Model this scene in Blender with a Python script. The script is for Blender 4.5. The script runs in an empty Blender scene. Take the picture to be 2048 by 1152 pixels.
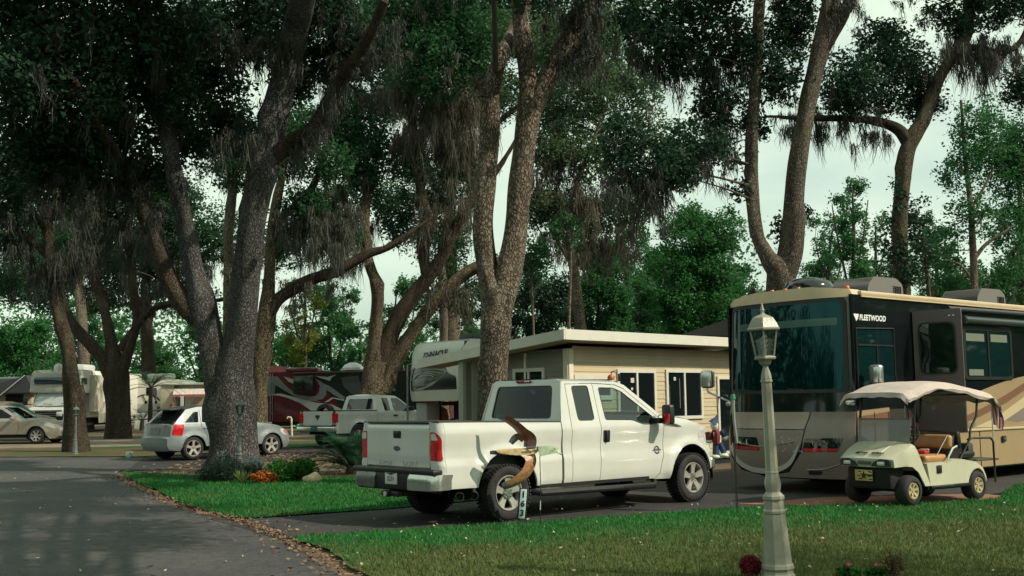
import bpy, bmesh, math, random
import numpy as np
from mathutils import Vector, Matrix
from mathutils.geometry import delaunay_2d_cdt
random.seed(7); rng = np.random.default_rng(11)
SC = bpy.context.scene
COL = SC.collection
PI = math.pi
# ---------------------------------------------------------------- camera
F = 2200.0; PITCH = .1035; ROLL = .014; CH = 1.65          # focal length in 2048-px units, tilt, roll, eye height
cam_d = bpy.data.cameras.new('camera'); cam = bpy.data.objects.new('camera', cam_d); COL.objects.link(cam)
cam_d.sensor_width = 36; cam_d.lens = 36 * F / 2048; cam_d.clip_end = 3000; cam_d.clip_start = .05
cam.matrix_world = Matrix.Translation((0, 0, CH)) @ Matrix.Rotation(PI/2 + PITCH, 4, 'X') @ Matrix.Rotation(-ROLL, 4, 'Z')
SC.camera = cam
# ---------------------------------------------------------------- light
SUN_EL = math.radians(42); SUN_V = Vector((.935, -.355, 0)).normalized()
SUN_DIR = Vector((SUN_V.x*math.cos(SUN_EL), SUN_V.y*math.cos(SUN_EL), math.sin(SUN_EL)))
w = bpy.data.worlds.new('World'); SC.world = w; w.use_nodes = True
nt = w.node_tree; nt.nodes.clear()
def _n(t, **k):
    n = nt.nodes.new(t)
    for a, b in k.items(): setattr(n, a, b)
    return n
sky = _n('ShaderNodeTexSky', sky_type='NISHITA', sun_disc=False, sun_elevation=SUN_EL, air_density=1.1, dust_density=3.5, ozone_density=1.0)
sky.sun_rotation = math.atan2(SUN_DIR.x, SUN_DIR.y)
tc = _n('ShaderNodeTexCoord'); mp = _n('ShaderNodeMapping'); mp.inputs['Scale'].default_value = (1.2, 1.2, 3.2)
nz = _n('ShaderNodeTexNoise'); nz.inputs['Scale'].default_value = 2.3; nz.inputs['Detail'].default_value = 7; nz.inputs['Roughness'].default_value = .55
rp = _n('ShaderNodeValToRGB'); rp.color_ramp.elements[0].position = .22; rp.color_ramp.elements[1].position = .60; rp.color_ramp.elements[0].color = (.34, .34, .34, 1)
mx = _n('ShaderNodeMix', data_type='RGBA'); mx.inputs[7].default_value = (7.9, 7.35, 6.5, 1)
tint = _n('ShaderNodeMix', data_type='RGBA', blend_type='MULTIPLY'); tint.inputs[0].default_value = 1; tint.inputs[7].default_value = (.80, 1.02, .93, 1)
bg = _n('ShaderNodeBackground'); bg.inputs['Strength'].default_value = .140
out = _n('ShaderNodeOutputWorld')
L = nt.links.new
L(tc.outputs['Generated'], mp.inputs[0]); L(mp.outputs[0], nz.inputs[0]); L(nz.outputs[0], rp.inputs[0])
L(rp.outputs[0], mx.inputs[0]); L(sky.outputs[0], mx.inputs[6]); L(mx.outputs[2], tint.inputs[6]); L(tint.outputs[2], bg.inputs[0]); L(bg.outputs[0], out.inputs[0])
sd = bpy.data.lights.new('sun', 'SUN'); sd.energy = 5.0; sd.angle = math.radians(.55); sd.color = (1, .90, .72)
so = bpy.data.objects.new('sun', sd); COL.objects.link(so)
so.rotation_euler = (-SUN_DIR).to_track_quat('-Z', 'Y').to_euler(); so.location = (30, -8, 30)
SC.view_settings.view_transform = 'Standard'; SC.view_settings.look = 'None'
SC.view_settings.exposure = -.05; SC.view_settings.gamma = 1
SC.cycles.max_bounces = 6; SC.cycles.transparent_max_bounces = 12; SC.cycles.diffuse_bounces = 3; SC.cycles.glossy_bounces = 3
SC.cycles.transmission_bounces = 4; SC.cycles.sample_clamp_indirect = 6
# ---------------------------------------------------------------- photo geometry: pixel -> place
def ray(px, py):
    xr, yr = px-1024, py-576; c, s = math.cos(ROLL), math.sin(ROLL)
    x = c*xr - s*yr; y = s*xr + c*yr
    r, u = x/F, -y/F
    cp, sp = math.cos(PITCH), math.sin(PITCH)
    return (r, cp-u*sp, sp+u*cp)
def P(px, py, D):
    d = ray(px, py); t = D/d[1]; return (d[0]*t, D, CH+d[2]*t)
TERR = [(-300, 0), (20, 0), (31, .12), (36, .22), (46, .36), (55, .5), (80, .6), (900, .6)]
def terr(y):
    for (a, za), (b, zb) in zip(TERR, TERR[1:]):
        if y <= b: return za + (zb-za)*(y-a)/(b-a)
    return TERR[-1][1]
def G(px, py):
    d = ray(px, py); lo, hi = 1.0, 300.0
    if d[2] >= -1e-4: return P(px, py, 300)
    for _ in range(50):
        m = (lo+hi)/2
        if CH + d[2]*m/d[1] - terr(m) > 0: lo = m
        else: hi = m
    return P(px, py, lo)
class Frame:
    def __init__(s, x, y, a, z=0): s.x, s.y, s.a, s.z = x, y, a, z; s.c, s.s = math.cos(a), math.sin(a)
    def loc(s, p): dx, dy = p[0]-s.x, p[1]-s.y; return (s.c*dx+s.s*dy, -s.s*dx+s.c*dy, p[2]-s.z)
    def _on(s, px, py, o, n):
        d = ray(px, py); t = sum((o[i]-(0, 0, CH)[i])*n[i] for i in range(3))/sum(d[i]*n[i] for i in range(3))
        return s.loc((d[0]*t, d[1]*t, CH+d[2]*t))
    def side(s, px, py, v): return s._on(px, py, (s.x-s.s*v, s.y+s.c*v, 0), (-s.s, s.c, 0))
    def cross(s, px, py, u): return s._on(px, py, (s.x+s.c*u, s.y+s.s*u, 0), (s.c, s.s, 0))
    def world(s, u, v, z=0): return (s.x+s.c*u-s.s*v, s.y+s.s*u+s.c*v, s.z+z)
# ---------------------------------------------------------------- objects
def props(o, label=None, cat=None, group=None, kind=None):
    for k, v in (('label', label), ('category', cat), ('group', group), ('kind', kind)):
        if v: o[k] = v
    return o
def thing(name, label, cat, loc=(0, 0, 0), rz=0, group=None):
    o = bpy.data.objects.new(name, None); COL.objects.link(o); o.empty_display_size = .2
    o.location = loc; o.rotation_euler = (0, 0, rz)
    return props(o, label, cat, group)
def copy_tree(o, parent=None):
    c = o.copy(); COL.objects.link(c); c.parent = parent
    for ch in list(o.children): copy_tree(ch, c)
    return c
def sm(x): x = min(1, max(0, x)); return x*x*(3-2*x)
def dens(pts, step, closed=True):
    o = []; n = len(pts)
    for i in range(n if closed else n-1):
        a, b = pts[i], pts[(i+1) % n]
        k = max(1, int(math.dist(a, b)/step+.5))
        for j in range(k): o.append(tuple(a[q]+(b[q]-a[q])*j/k for q in range(len(a))))
    if not closed: o.append(tuple(pts[-1]))
    return o
def rnd(pts, r, n=4):
    """polygon with rounded corners; r may be a list"""
    o = []; N = len(pts)
    for i in range(N):
        rr = r[i] if isinstance(r, (list, tuple)) else r
        p, a, b = Vector(pts[i]), Vector(pts[i-1]), Vector(pts[(i+1) % N])
        la, lb = (a-p).length, (b-p).length
        if rr <= 0: o.append(tuple(p)); continue
        d = min(rr, la*.48, lb*.48); A = p+(a-p).normalized()*d; B = p+(b-p).normalized()*d
        for k in range(n+1):
            t = k/n; o.append(tuple(A*(1-t)**2 + p*2*t*(1-t) + B*t*t))
    return o
def rect(x0, y0, x1, y1, r=0): q = [(x0, y0), (x1, y0), (x1, y1), (x0, y1)]; return rnd(q, r) if r else q
def arc(cx, cy, r, a0, a1, n=14, ry=None):
    ry = ry or r
    return [(cx+r*math.cos(math.radians(a0+(a1-a0)*i/n)), cy+ry*math.sin(math.radians(a0+(a1-a0)*i/n))) for i in range(n+1)]
def inside(p, poly):
    x, y = p; c = False; j = len(poly)-1
    for i in range(len(poly)):
        xi, yi = poly[i]; xj, yj = poly[j]
        if (yi > y) != (yj > y) and x < (xj-xi)*(y-yi)/(yj-yi)+xi: c = not c
        j = i
    return c
def cr(pts, n=6):
    """Catmull-Rom through points of any dimension"""
    pts = [np.array(p, float) for p in pts]; o = []
    for i in range(len(pts)-1):
        p0 = pts[max(0, i-1)]; p1 = pts[i]; p2 = pts[i+1]; p3 = pts[min(len(pts)-1, i+2)]
        for k in range(n):
            t = k/n
            o.append(.5*((2*p1)+(-p0+p2)*t+(2*p0-5*p1+4*p2-p3)*t*t+(-p0+3*p1-3*p2+p3)*t**3))
    o.append(pts[-1]); return o
def fill(outer, holes=(), step=.1):
    """constrained triangulation with inner grid points -> verts2d, tris, loops"""
    loops = [dens(outer, step)] + [dens(h, step) for h in holes]
    vs = []; es = []; lid = []
    for lp in loops:
        b = len(vs); vs += lp; es += [(b+i, b+(i+1) % len(lp)) for i in range(len(lp))]
    xs = [p[0] for p in outer]; ys = [p[1] for p in outer]
    x = min(xs)+step*.5
    while x < max(xs):
        y = min(ys)+step*.5
        while y < max(ys):
            if inside((x, y), outer) and not any(inside((x, y), h) for h in holes):
                vs.append((x, y))
            y += step
        x += step
    r = delaunay_2d_cdt([Vector(v) for v in vs], es, [], 0, 1e-6)
    V = [tuple(v) for v in r[0]]; T = []
    for f in r[2]:
        c = (sum(V[i][0] for i in f)/len(f), sum(V[i][1] for i in f)/len(f))
        if inside(c, outer) and not any(inside(c, h) for h in holes): T.append(tuple(f))
    cnt = {}
    for f in T:
        for i in range(len(f)):
            e = (f[i], f[(i+1) % len(f)]); cnt[e] = 1
    bd = [e for e in cnt if (e[1], e[0]) not in cnt]
    return V, T, bd
class MB:
    def __init__(s): s.v = []; s.f = []; s.m = []
    def add(s, vs, fs, mat=0, T=None):
        b = len(s.v)
        s.v += [tuple(T @ Vector(q)) for q in vs] if T is not None else [tuple(q) for q in vs]
        s.f += [tuple(b+i for i in f) for f in fs]; s.m += [mat]*len(fs)
        return s
    def box(s, c, d, rot=None, mat=0, bev=0, seg=2):
        bm = bmesh.new(); bmesh.ops.create_cube(bm, size=1)
        for q in bm.verts: q.co = Vector((q.co.x*d[0], q.co.y*d[1], q.co.z*d[2]))
        if bev: bmesh.ops.bevel(bm, geom=bm.edges[:], offset=min(bev, min(d)*.49), segments=seg, affect='EDGES', profile=.5)
        bm.verts.index_update()
        R = Matrix.Translation(c)
        if rot is not None: R = R @ (rot if isinstance(rot, Matrix) else Matrix.Rotation(rot, 4, 'Z'))
        s.add([q.co.copy() for q in bm.verts], [[q.index for q in f.verts] for f in bm.faces], mat, R); bm.free(); return s
    def tube(s, path, r, n=8, mat=0, cap=True, flat=None):
        pts = [Vector(p[:3]) for p in path]; R = r if isinstance(r, (list, tuple)) else [r]*len(pts)
        t = (pts[1]-pts[0]).normalized(); up = Vector((0, 0, 1)) if abs(t.z) < .9 else Vector((1, 0, 0))
        a = t.cross(up).normalized(); vs = []
        for i, p in enumerate(pts):
            t = (pts[min(i+1, len(pts)-1)]-pts[max(i-1, 0)]).normalized()
            a = (a-t*a.dot(t)).normalized(); b = t.cross(a)
            for k in range(n):
                th = 2*PI*k/n; vs.append(p+(a*math.cos(th)+b*math.sin(th)*(flat or 1))*R[i])
        fs = [(i*n+k, i*n+(k+1) % n, (i+1)*n+(k+1) % n, (i+1)*n+k) for i in range(len(pts)-1) for k in range(n)]
        if cap: fs += [tuple(range(n))[::-1], tuple((len(pts)-1)*n+k for k in range(n))]
        return s.add(vs, fs, mat)
    def lathe(s, prof, o=(0, 0, 0), ax=(0, 0, 1), n=24, mat=0, a0=0, cap=False):
        """prof: (radius, height along ax)"""
        z = Vector(ax).normalized(); x = z.orthogonal().normalized(); 
        if abs(z.z) > .99: x = Vector((1, 0, 0))
        y = z.cross(x); o = Vector(o)
        vs = [o+z*h+(x*math.cos(2*PI*k/n+a0)+y*math.sin(2*PI*k/n+a0))*r for r, h in prof for k in range(n)]
        fs = [(i*n+k, i*n+(k+1) % n, (i+1)*n+(k+1) % n, (i+1)*n+k) for i in range(len(prof)-1) for k in range(n)]
        if cap: fs += [tuple(range(n))[::-1], tuple((len(prof)-1)*n+k for k in range(n))]
        return s.add(vs, fs, mat)
    def grid(s, fn, nu, nv, mat=0):
        vs = [fn(i/nu, j/nv) for i in range(nu+1) for j in range(nv+1)]
        fs = [(i*(nv+1)+j, (i+1)*(nv+1)+j, (i+1)*(nv+1)+j+1, i*(nv+1)+j+1) for i in range(nu) for j in range(nv)]
        return s.add(vs, fs, mat)
    def panel(s, outer, fm, back, thick=.02, holes=(), step=.1, mat=0, skirt=None):
        """sheet on the surface fm(a,b) with edges turned back by thick along back"""
        V, T, bd = fill(outer, holes, step); B = Vector(back).normalized()
        p3 = [Vector(fm(*q)) for q in V]
        nrm = Vector()
        for f in T:
            nrm += (p3[f[1]]-p3[f[0]]).cross(p3[f[2]]-p3[f[0]])
        flip = nrm.dot(B) > 0
        if flip: T = [f[::-1] for f in T]; bd = [(b, a) for a, b in bd]
        n = len(p3); s_v = p3+[q+B*thick for q in p3]
        b0 = len(s.v); s.add(s_v, T, mat)
        s.f += [(b0+b, b0+a, b0+a+n, b0+b+n) for a, b in bd]; s.m += [mat if skirt is None else skirt]*len(bd)
        return s
    def prism(s, poly, fm, d, mat=0):
        """solid: poly in (a,b) mapped by fm, extruded by the 3D vector d"""
        n = len(poly); D = Vector(d); A = [Vector(fm(*q)) for q in poly]
        V, T, bd = fill(poly, (), 1e9)
        p = [Vector(fm(*q)) for q in V]; m = len(p)
        nr = Vector()
        for f in T: nr += (p[f[1]]-p[f[0]]).cross(p[f[2]]-p[f[0]])
        if nr.dot(D) > 0: T = [f[::-1] for f in T]; bd = [(b, a) for a, b in bd]
        return s.add(p+[q+D for q in p], list(T)+[tuple(i+m for i in f[::-1]) for f in T]+[(b, a, a+m, b+m) for a, b in bd], mat)
    def band(s, line, Y, n=12, bulge=.05, p=4, mat=0, t0=-1, t1=1):
        """surface across the car between the two copies of a side line (u,z)"""
        N = len(line); vs = []
        for i, (u, z) in enumerate(line):
            a, b = line[max(0, i-1)], line[min(N-1, i+1)]; du, dz = b[0]-a[0], b[1]-a[1]; l = math.hypot(du, dz) or 1
            nx, nz_ = -dz/l, du/l; yw = Y(u, z)
            for j in range(n+1):
                q = t0+(t1-t0)*j/n; t = math.sin(q*PI/2); k = bulge*(1-abs(t)**p)
                vs.append((u+nx*k, yw*t, z+nz_*k))
        fs = [(i*(n+1)+j, i*(n+1)+j+1, (i+1)*(n+1)+j+1, (i+1)*(n+1)+j) for i in range(N-1) for j in range(n)]
        return s.add(vs, fs, mat)
    def build(s, name, mats, parent=None, smooth=35, label=None):
        me = bpy.data.meshes.new(name); me.from_pydata([tuple(q) for q in s.v], [], s.f)
        if not isinstance(mats, (list, tuple)): mats = [mats]
        for m in mats: me.materials.append(m)
        me.polygons.foreach_set('material_index', s.m)
        if smooth:
            me.polygons.foreach_set('use_smooth', [True]*len(s.f)); me.set_sharp_from_angle(angle=math.radians(smooth))
        me.update()
        o = bpy.data.objects.new(name, me); COL.objects.link(o); o.parent = parent
        if label: o['label'] = label
        return o
def text_mesh(mb, txt, size, fm, mat=0, depth=.004, sx=1, bold=0, align='CENTER'):
    c = bpy.data.curves.new('t', 'FONT'); c.body = txt; c.size = size; c.align_x = align; c.align_y = 'CENTER'; c.extrude = depth/2; c.offset = bold
    c.resolution_u = 3
    o = bpy.data.objects.new('t', c); COL.objects.link(o)
    bpy.context.view_layer.update()
    me = bpy.data.meshes.new_from_object(o.evaluated_get(bpy.context.evaluated_depsgraph_get()))
    mb.add([fm(q.co.x*sx, q.co.y, q.co.z) for q in me.vertices], [tuple(p.vertices) for p in me.polygons], mat)
    bpy.data.objects.remove(o); bpy.data.meshes.remove(me); bpy.data.curves.remove(c)
# ---------------------------------------------------------------- materials
def M(name, col, rough=.5, metal=0, var=0, vs=4, bump=0, bs=60, spec=.5, coat=0, col2=None, stretch=None, detail=5, vramp=(.35, .65)):
    m = bpy.data.materials.new(name); m.use_nodes = True; t = m.node_tree; b = t.nodes['Principled BSDF']
    b.inputs['Base Color'].default_value = (*col, 1); b.inputs['Roughness'].default_value = rough; b.inputs['Metallic'].default_value = metal
    b.inputs['Specular IOR Level'].default_value = spec
    if coat: b.inputs['Coat Weight'].default_value = coat; b.inputs['Coat Roughness'].default_value = .04
    if var or bump or col2:
        g = t.nodes.new('ShaderNodeTexCoord'); mpn = t.nodes.new('ShaderNodeMapping')
        if stretch: mpn.inputs['Scale'].default_value = stretch
        t.links.new(g.outputs['Object'], mpn.inputs[0])
        if var or col2:
            n = t.nodes.new('ShaderNodeTexNoise'); n.inputs['Scale'].default_value = vs; n.inputs['Detail'].default_value = detail; n.inputs['Roughness'].default_value = .6
            t.links.new(mpn.outputs[0], n.inputs[0])
            r = t.nodes.new('ShaderNodeValToRGB'); r.color_ramp.elements[0].position, r.color_ramp.elements[1].position = vramp
            c2 = col2 or tuple(min(1, q*(1+var)) for q in col); c1 = col if col2 else tuple(q*(1-var) for q in col)
            r.color_ramp.elements[0].color = (*c1, 1); r.color_ramp.elements[1].color = (*c2, 1)
            t.links.new(n.outputs[0], r.inputs[0]); t.links.new(r.outputs[0], b.inputs['Base Color'])
        if bump:
            n2 = t.nodes.new('ShaderNodeTexNoise'); n2.inputs['Scale'].default_value = bs; n2.inputs['Detail'].default_value = 4
            t.links.new(mpn.outputs[0], n2.inputs[0]); bn = t.nodes.new('ShaderNodeBump'); bn.inputs['Strength'].default_value = bump; bn.inputs['Distance'].default_value = .02
            t.links.new(n2.outputs[0], bn.inputs['Height']); t.links.new(bn.outputs[0], b.inputs['Normal'])
    return m
def leaf_mat(name, c1, c2, trans=.35, vs=1.2):
    m = bpy.data.materials.new(name); m.use_nodes = True; t = m.node_tree; b = t.nodes['Principled BSDF']; o = t.nodes['Material Output']
    g = t.nodes.new('ShaderNodeTexCoord'); n = t.nodes.new('ShaderNodeTexNoise'); n.inputs['Scale'].default_value = vs; n.inputs['Detail'].default_value = 8; n.inputs['Roughness'].default_value = .75
    t.links.new(g.outputs['Object'], n.inputs[0]); r = t.nodes.new('ShaderNodeValToRGB')
    r.color_ramp.elements[0].position = .32; r.color_ramp.elements[1].position = .68
    r.color_ramp.elements[0].color = (*c1, 1); r.color_ramp.elements[1].color = (*c2, 1); e3 = r.color_ramp.elements.new(.78); e3.color = (*[min(.6, q*1.5) for q in c2], 1); t.links.new(n.outputs[0], r.inputs[0])
    t.links.new(r.outputs[0], b.inputs['Base Color']); b.inputs['Roughness'].default_value = .6; b.inputs['Specular IOR Level'].default_value = .25
    tr = t.nodes.new('ShaderNodeBsdfTranslucent'); t.links.new(r.outputs[0], tr.inputs[0]); ms = t.nodes.new('ShaderNodeMixShader'); ms.inputs[0].default_value = trans
    t.links.new(b.outputs[0], ms.inputs[1]); t.links.new(tr.outputs[0], ms.inputs[2]); t.links.new(ms.outputs[0], o.inputs[0])
    return m
def pane_mat(name, tint, gloss=.12):
    m = bpy.data.materials.new(name); m.use_nodes = True; t = m.node_tree; t.nodes.remove(t.nodes['Principled BSDF']); o = t.nodes['Material Output']
    a = t.nodes.new('ShaderNodeBsdfTransparent'); a.inputs[0].default_value = (*tint, 1); g = t.nodes.new('ShaderNodeBsdfGlossy'); g.inputs['Roughness'].default_value = .03
    fr = t.nodes.new('ShaderNodeFresnel'); fr.inputs[0].default_value = 1.45; ad = t.nodes.new('ShaderNodeMath'); ad.operation = 'ADD'; ad.inputs[1].default_value = gloss-.04
    t.links.new(fr.outputs[0], ad.inputs[0]); ms = t.nodes.new('ShaderNodeMixShader'); t.links.new(ad.outputs[0], ms.inputs[0])
    t.links.new(a.outputs[0], ms.inputs[1]); t.links.new(g.outputs[0], ms.inputs[2]); t.links.new(ms.outputs[0], o.inputs[0]); return m
def bark_mat(name, c1, c2, sc=9, moss=None):
    """plated live-oak bark: pale scales split by dark cracks"""
    m = bpy.data.materials.new(name); m.use_nodes = True; t = m.node_tree; b = t.nodes['Principled BSDF']; N = t.nodes.new; K = t.links.new
    g = N('ShaderNodeTexCoord'); mpn = N('ShaderNodeMapping'); mpn.inputs['Scale'].default_value = (1, 1, .5); K(g.outputs['Object'], mpn.inputs[0])
    wn = N('ShaderNodeTexNoise'); wn.inputs['Scale'].default_value = sc*.8; wn.inputs['Detail'].default_value = 3; K(mpn.outputs[0], wn.inputs[0])
    ad = N('ShaderNodeMix'); ad.data_type = 'RGBA'; ad.blend_type = 'LINEAR_LIGHT'; ad.inputs[0].default_value = .09; K(mpn.outputs[0], ad.inputs[6]); K(wn.outputs['Color'], ad.inputs[7])
    v = N('ShaderNodeTexVoronoi'); v.feature = 'DISTANCE_TO_EDGE'; v.inputs['Scale'].default_value = sc*1.7; K(ad.outputs[2], v.inputs[0])
    r = N('ShaderNodeValToRGB'); r.color_ramp.elements[0].position = .01; r.color_ramp.elements[1].position = .20; K(v.outputs[0], r.inputs[0])
    n = N('ShaderNodeTexNoise'); n.inputs['Scale'].default_value = sc*2.5; n.inputs['Detail'].default_value = 6; K(g.outputs['Object'], n.inputs[0])
    n3 = N('ShaderNodeTexNoise'); n3.inputs['Scale'].default_value = 1.3; n3.inputs['Detail'].default_value = 5; K(g.outputs['Object'], n3.inputs[0])
    mA = N('ShaderNodeMix'); mA.data_type = 'RGBA'; mA.inputs[6].default_value = (*[q*.6 for q in c2], 1); mA.inputs[7].default_value = (*c2, 1); K(n.outputs[0], mA.inputs[0])
    mB = N('ShaderNodeMix'); mB.data_type = 'RGBA'; mB.inputs[6].default_value = (*c1, 1); K(r.outputs[0], mB.inputs[0]); K(mA.outputs[2], mB.inputs[7])
    r3 = N('ShaderNodeValToRGB'); r3.color_ramp.elements[0].position = .5; r3.color_ramp.elements[1].position = .72; K(n3.outputs[0], r3.inputs[0])
    mC = N('ShaderNodeMix'); mC.data_type = 'RGBA'; mC.inputs[7].default_value = (*(moss or c2), 1); K(mB.outputs[2], mC.inputs[6])
    mm = N('ShaderNodeMath'); mm.operation = 'MULTIPLY'; mm.inputs[1].default_value = .55; K(r3.outputs[0], mm.inputs[0]); K(mm.outputs[0], mC.inputs[0])
    mp2 = N('ShaderNodeMapping'); mp2.inputs['Scale'].default_value = (2.2, 2.2, .5); K(g.outputs['Object'], mp2.inputs[0])
    n4 = N('ShaderNodeTexNoise'); n4.inputs['Scale'].default_value = 1.1; n4.inputs['Detail'].default_value = 6; n4.inputs['Roughness'].default_value = .65; K(mp2.outputs[0], n4.inputs[0])
    r4 = N('ShaderNodeMapRange'); r4.inputs[1].default_value = .3; r4.inputs[2].default_value = .7; r4.inputs[3].default_value = .45; r4.inputs[4].default_value = 1.3; K(n4.outputs[0], r4.inputs[0])
    mD = N('ShaderNodeMix'); mD.data_type = 'RGBA'; mD.blend_type = 'MULTIPLY'; mD.inputs[0].default_value = 1; K(mC.outputs[2], mD.inputs[6]); K(r4.outputs[0], mD.inputs[7])
    K(mD.outputs[2], b.inputs['Base Color']); b.inputs['Roughness'].default_value = .9; b.inputs['Specular IOR Level'].default_value = .15
    bn = N('ShaderNodeBump'); bn.inputs['Strength'].default_value = .9; bn.inputs['Distance'].default_value = .03; K(r.outputs[0], bn.inputs['Height']); K(bn.outputs[0], b.inputs['Normal'])
    return m
WHITE = M('white_paint', (.55, .56, .525), .25, var=.06, vs=1.1, coat=.8)
WHITE2 = M('white_paint_older', (.50, .52, .50), .35, var=.05, vs=2, coat=.3)
SILVER = M('silver_paint', (.21, .24, .25), .35, .2, var=.04, coat=.5)
TANP = M('tan_paint', (.34, .28, .22), .3, .3, var=.04, coat=.5)
CHAMP = M('champagne_paint', (.33, .30, .25), .3, .3, var=.04, coat=.5)
BLACKP = M('black_plastic', (.012, .013, .014), .45, var=.3, vs=8)
DARK = M('dark_underbody', (.006, .0065, .007), .8)
RUBBER = M('tyre_rubber', (.018, .018, .019), .85, var=.35, vs=9, bump=.3, bs=80)
CHROME = M('chrome', (.60, .60, .58), .22, .85, var=.1, vs=6)
ALLOY = M('alloy', (.42, .41, .38), .35, .35, var=.15, vs=7)
STEEL = M('dull_steel', (.2, .2, .2), .4, .8, var=.2, vs=6)
GLASS_D = M('dark_glass', (.006, .01, .011), .03, spec=.9)
GLASS_T = pane_mat('tinted_pane', (.55, .70, .66), .09)
GLASS_C = pane_mat('clear_pane', (.72, .86, .80), .10)
GLASS_P = pane_mat('dark_tinted_pane', (.05, .065, .065), .045)
RED = M('red_lens', (.48, .012, .015), .12, coat=.6, var=.25, vs=14)
AMBER = M('amber_lens', (.65, .13, .03), .2, coat=.5)
LENSW = M('clear_lens', (.6, .62, .6), .12, .2, var=.2, vs=20)
SEATG = M('grey_seat', (.07, .07, .07), .8)
# ================================================================ wheels and road vehicles
def wheel(parent, u, v, side, R=.39, W=.26, rr=.235, spokes=5, sw=.085, hub=.075, rimmat=None, hubmat=None, tread=0, z=None, dish=.05, nuts=0, taper=.75):
    """v: y of the outer face; side: -1 right, +1 left. hub mesh with tyre and rim as children"""
    rimmat = rimmat or ALLOY; ax = (0, side, 0)
    h = MB(); h.lathe([(.001, -.012), (hub*.55, -.014), (hub*.6, -.03), (hub, -.034), (hub, -.1)], ax=ax, n=18)
    for k in range(nuts):
        a = 2*PI*k/nuts; h.lathe([(.011, -.03), (.011, -.012), (.001, -.01)], (hub*.8*math.cos(a), 0, hub*.8*math.sin(a)), ax, 6)
    o = h.build('wheel', [hubmat or CHROME], parent); o.location = (u, v, R if z is None else z)
    t = MB(); t.lathe([(rr-.01, -W+.03), (rr+.01, -W), (R-.06, -W), (R-.02, -W+.015), (R-.004, -W+.05), (R, -W/2), (R-.004, -.05), (R-.02, -.015), (R-.05, .004), (R-.09, .006), (rr+.02, -.004), (rr, -.02), (rr-.012, -.03)], ax=ax, n=44)
    if tread:
        for k in range(tread):
            for q, (hh, off) in enumerate(((-.03, 0), (-.09, .5), (-.17, 0), (-W+.03, .5))):
                a = 2*PI*(k+off)/tread
                T = Matrix.Rotation(-a, 4, 'Y') @ Matrix.Translation((R-.006, side*hh, 0)); 
                t.box((0, 0, 0), (.02, .045 if q % 3 else .06, 2*PI*R/tread*.6), T @ Matrix.Rotation(.3*(1 if q % 2 else -1), 4, 'X'))
    t.build('tyre', [RUBBER], o)
    r = MB(); r.lathe([(rr, -.022), (rr-.004, -.006), (rr-.014, -.006), (rr-.026, -.03), (rr-.03, -.13)], ax=ax, n=40)
    r.lathe([(rr-.03, -.125), (.01, -.125)], ax=ax, n=24, mat=1)
    for k in range(spokes):
        a = 2*PI*(k+.25)/spokes; c, s_ = math.cos(a), math.sin(a)
        def fm(x, y): return (x*c-y*s_, side*(-dish+.028*(x/rr)), x*s_+y*c)
        pl = [(hub*.7, -sw*taper/2), (rr*.62, -sw*.42), (rr-.022, -sw*.62), (rr-.022, sw*.62), (rr*.62, sw*.42), (hub*.7, sw*taper/2)]
        r.prism(pl, fm, (0, -side*.035, 0))
        # raised rib down the middle of the spoke
    r.build('rim', [rimmat, DARK], o)
    return o
def lamp_box(name, parent, outline, fm, back, mat, thick=.02, inner=None, step=.05):
    m = MB(); m.panel(outline, fm, back, thick, step=step)
    o = m.build(name, [mat], parent); return o
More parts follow.
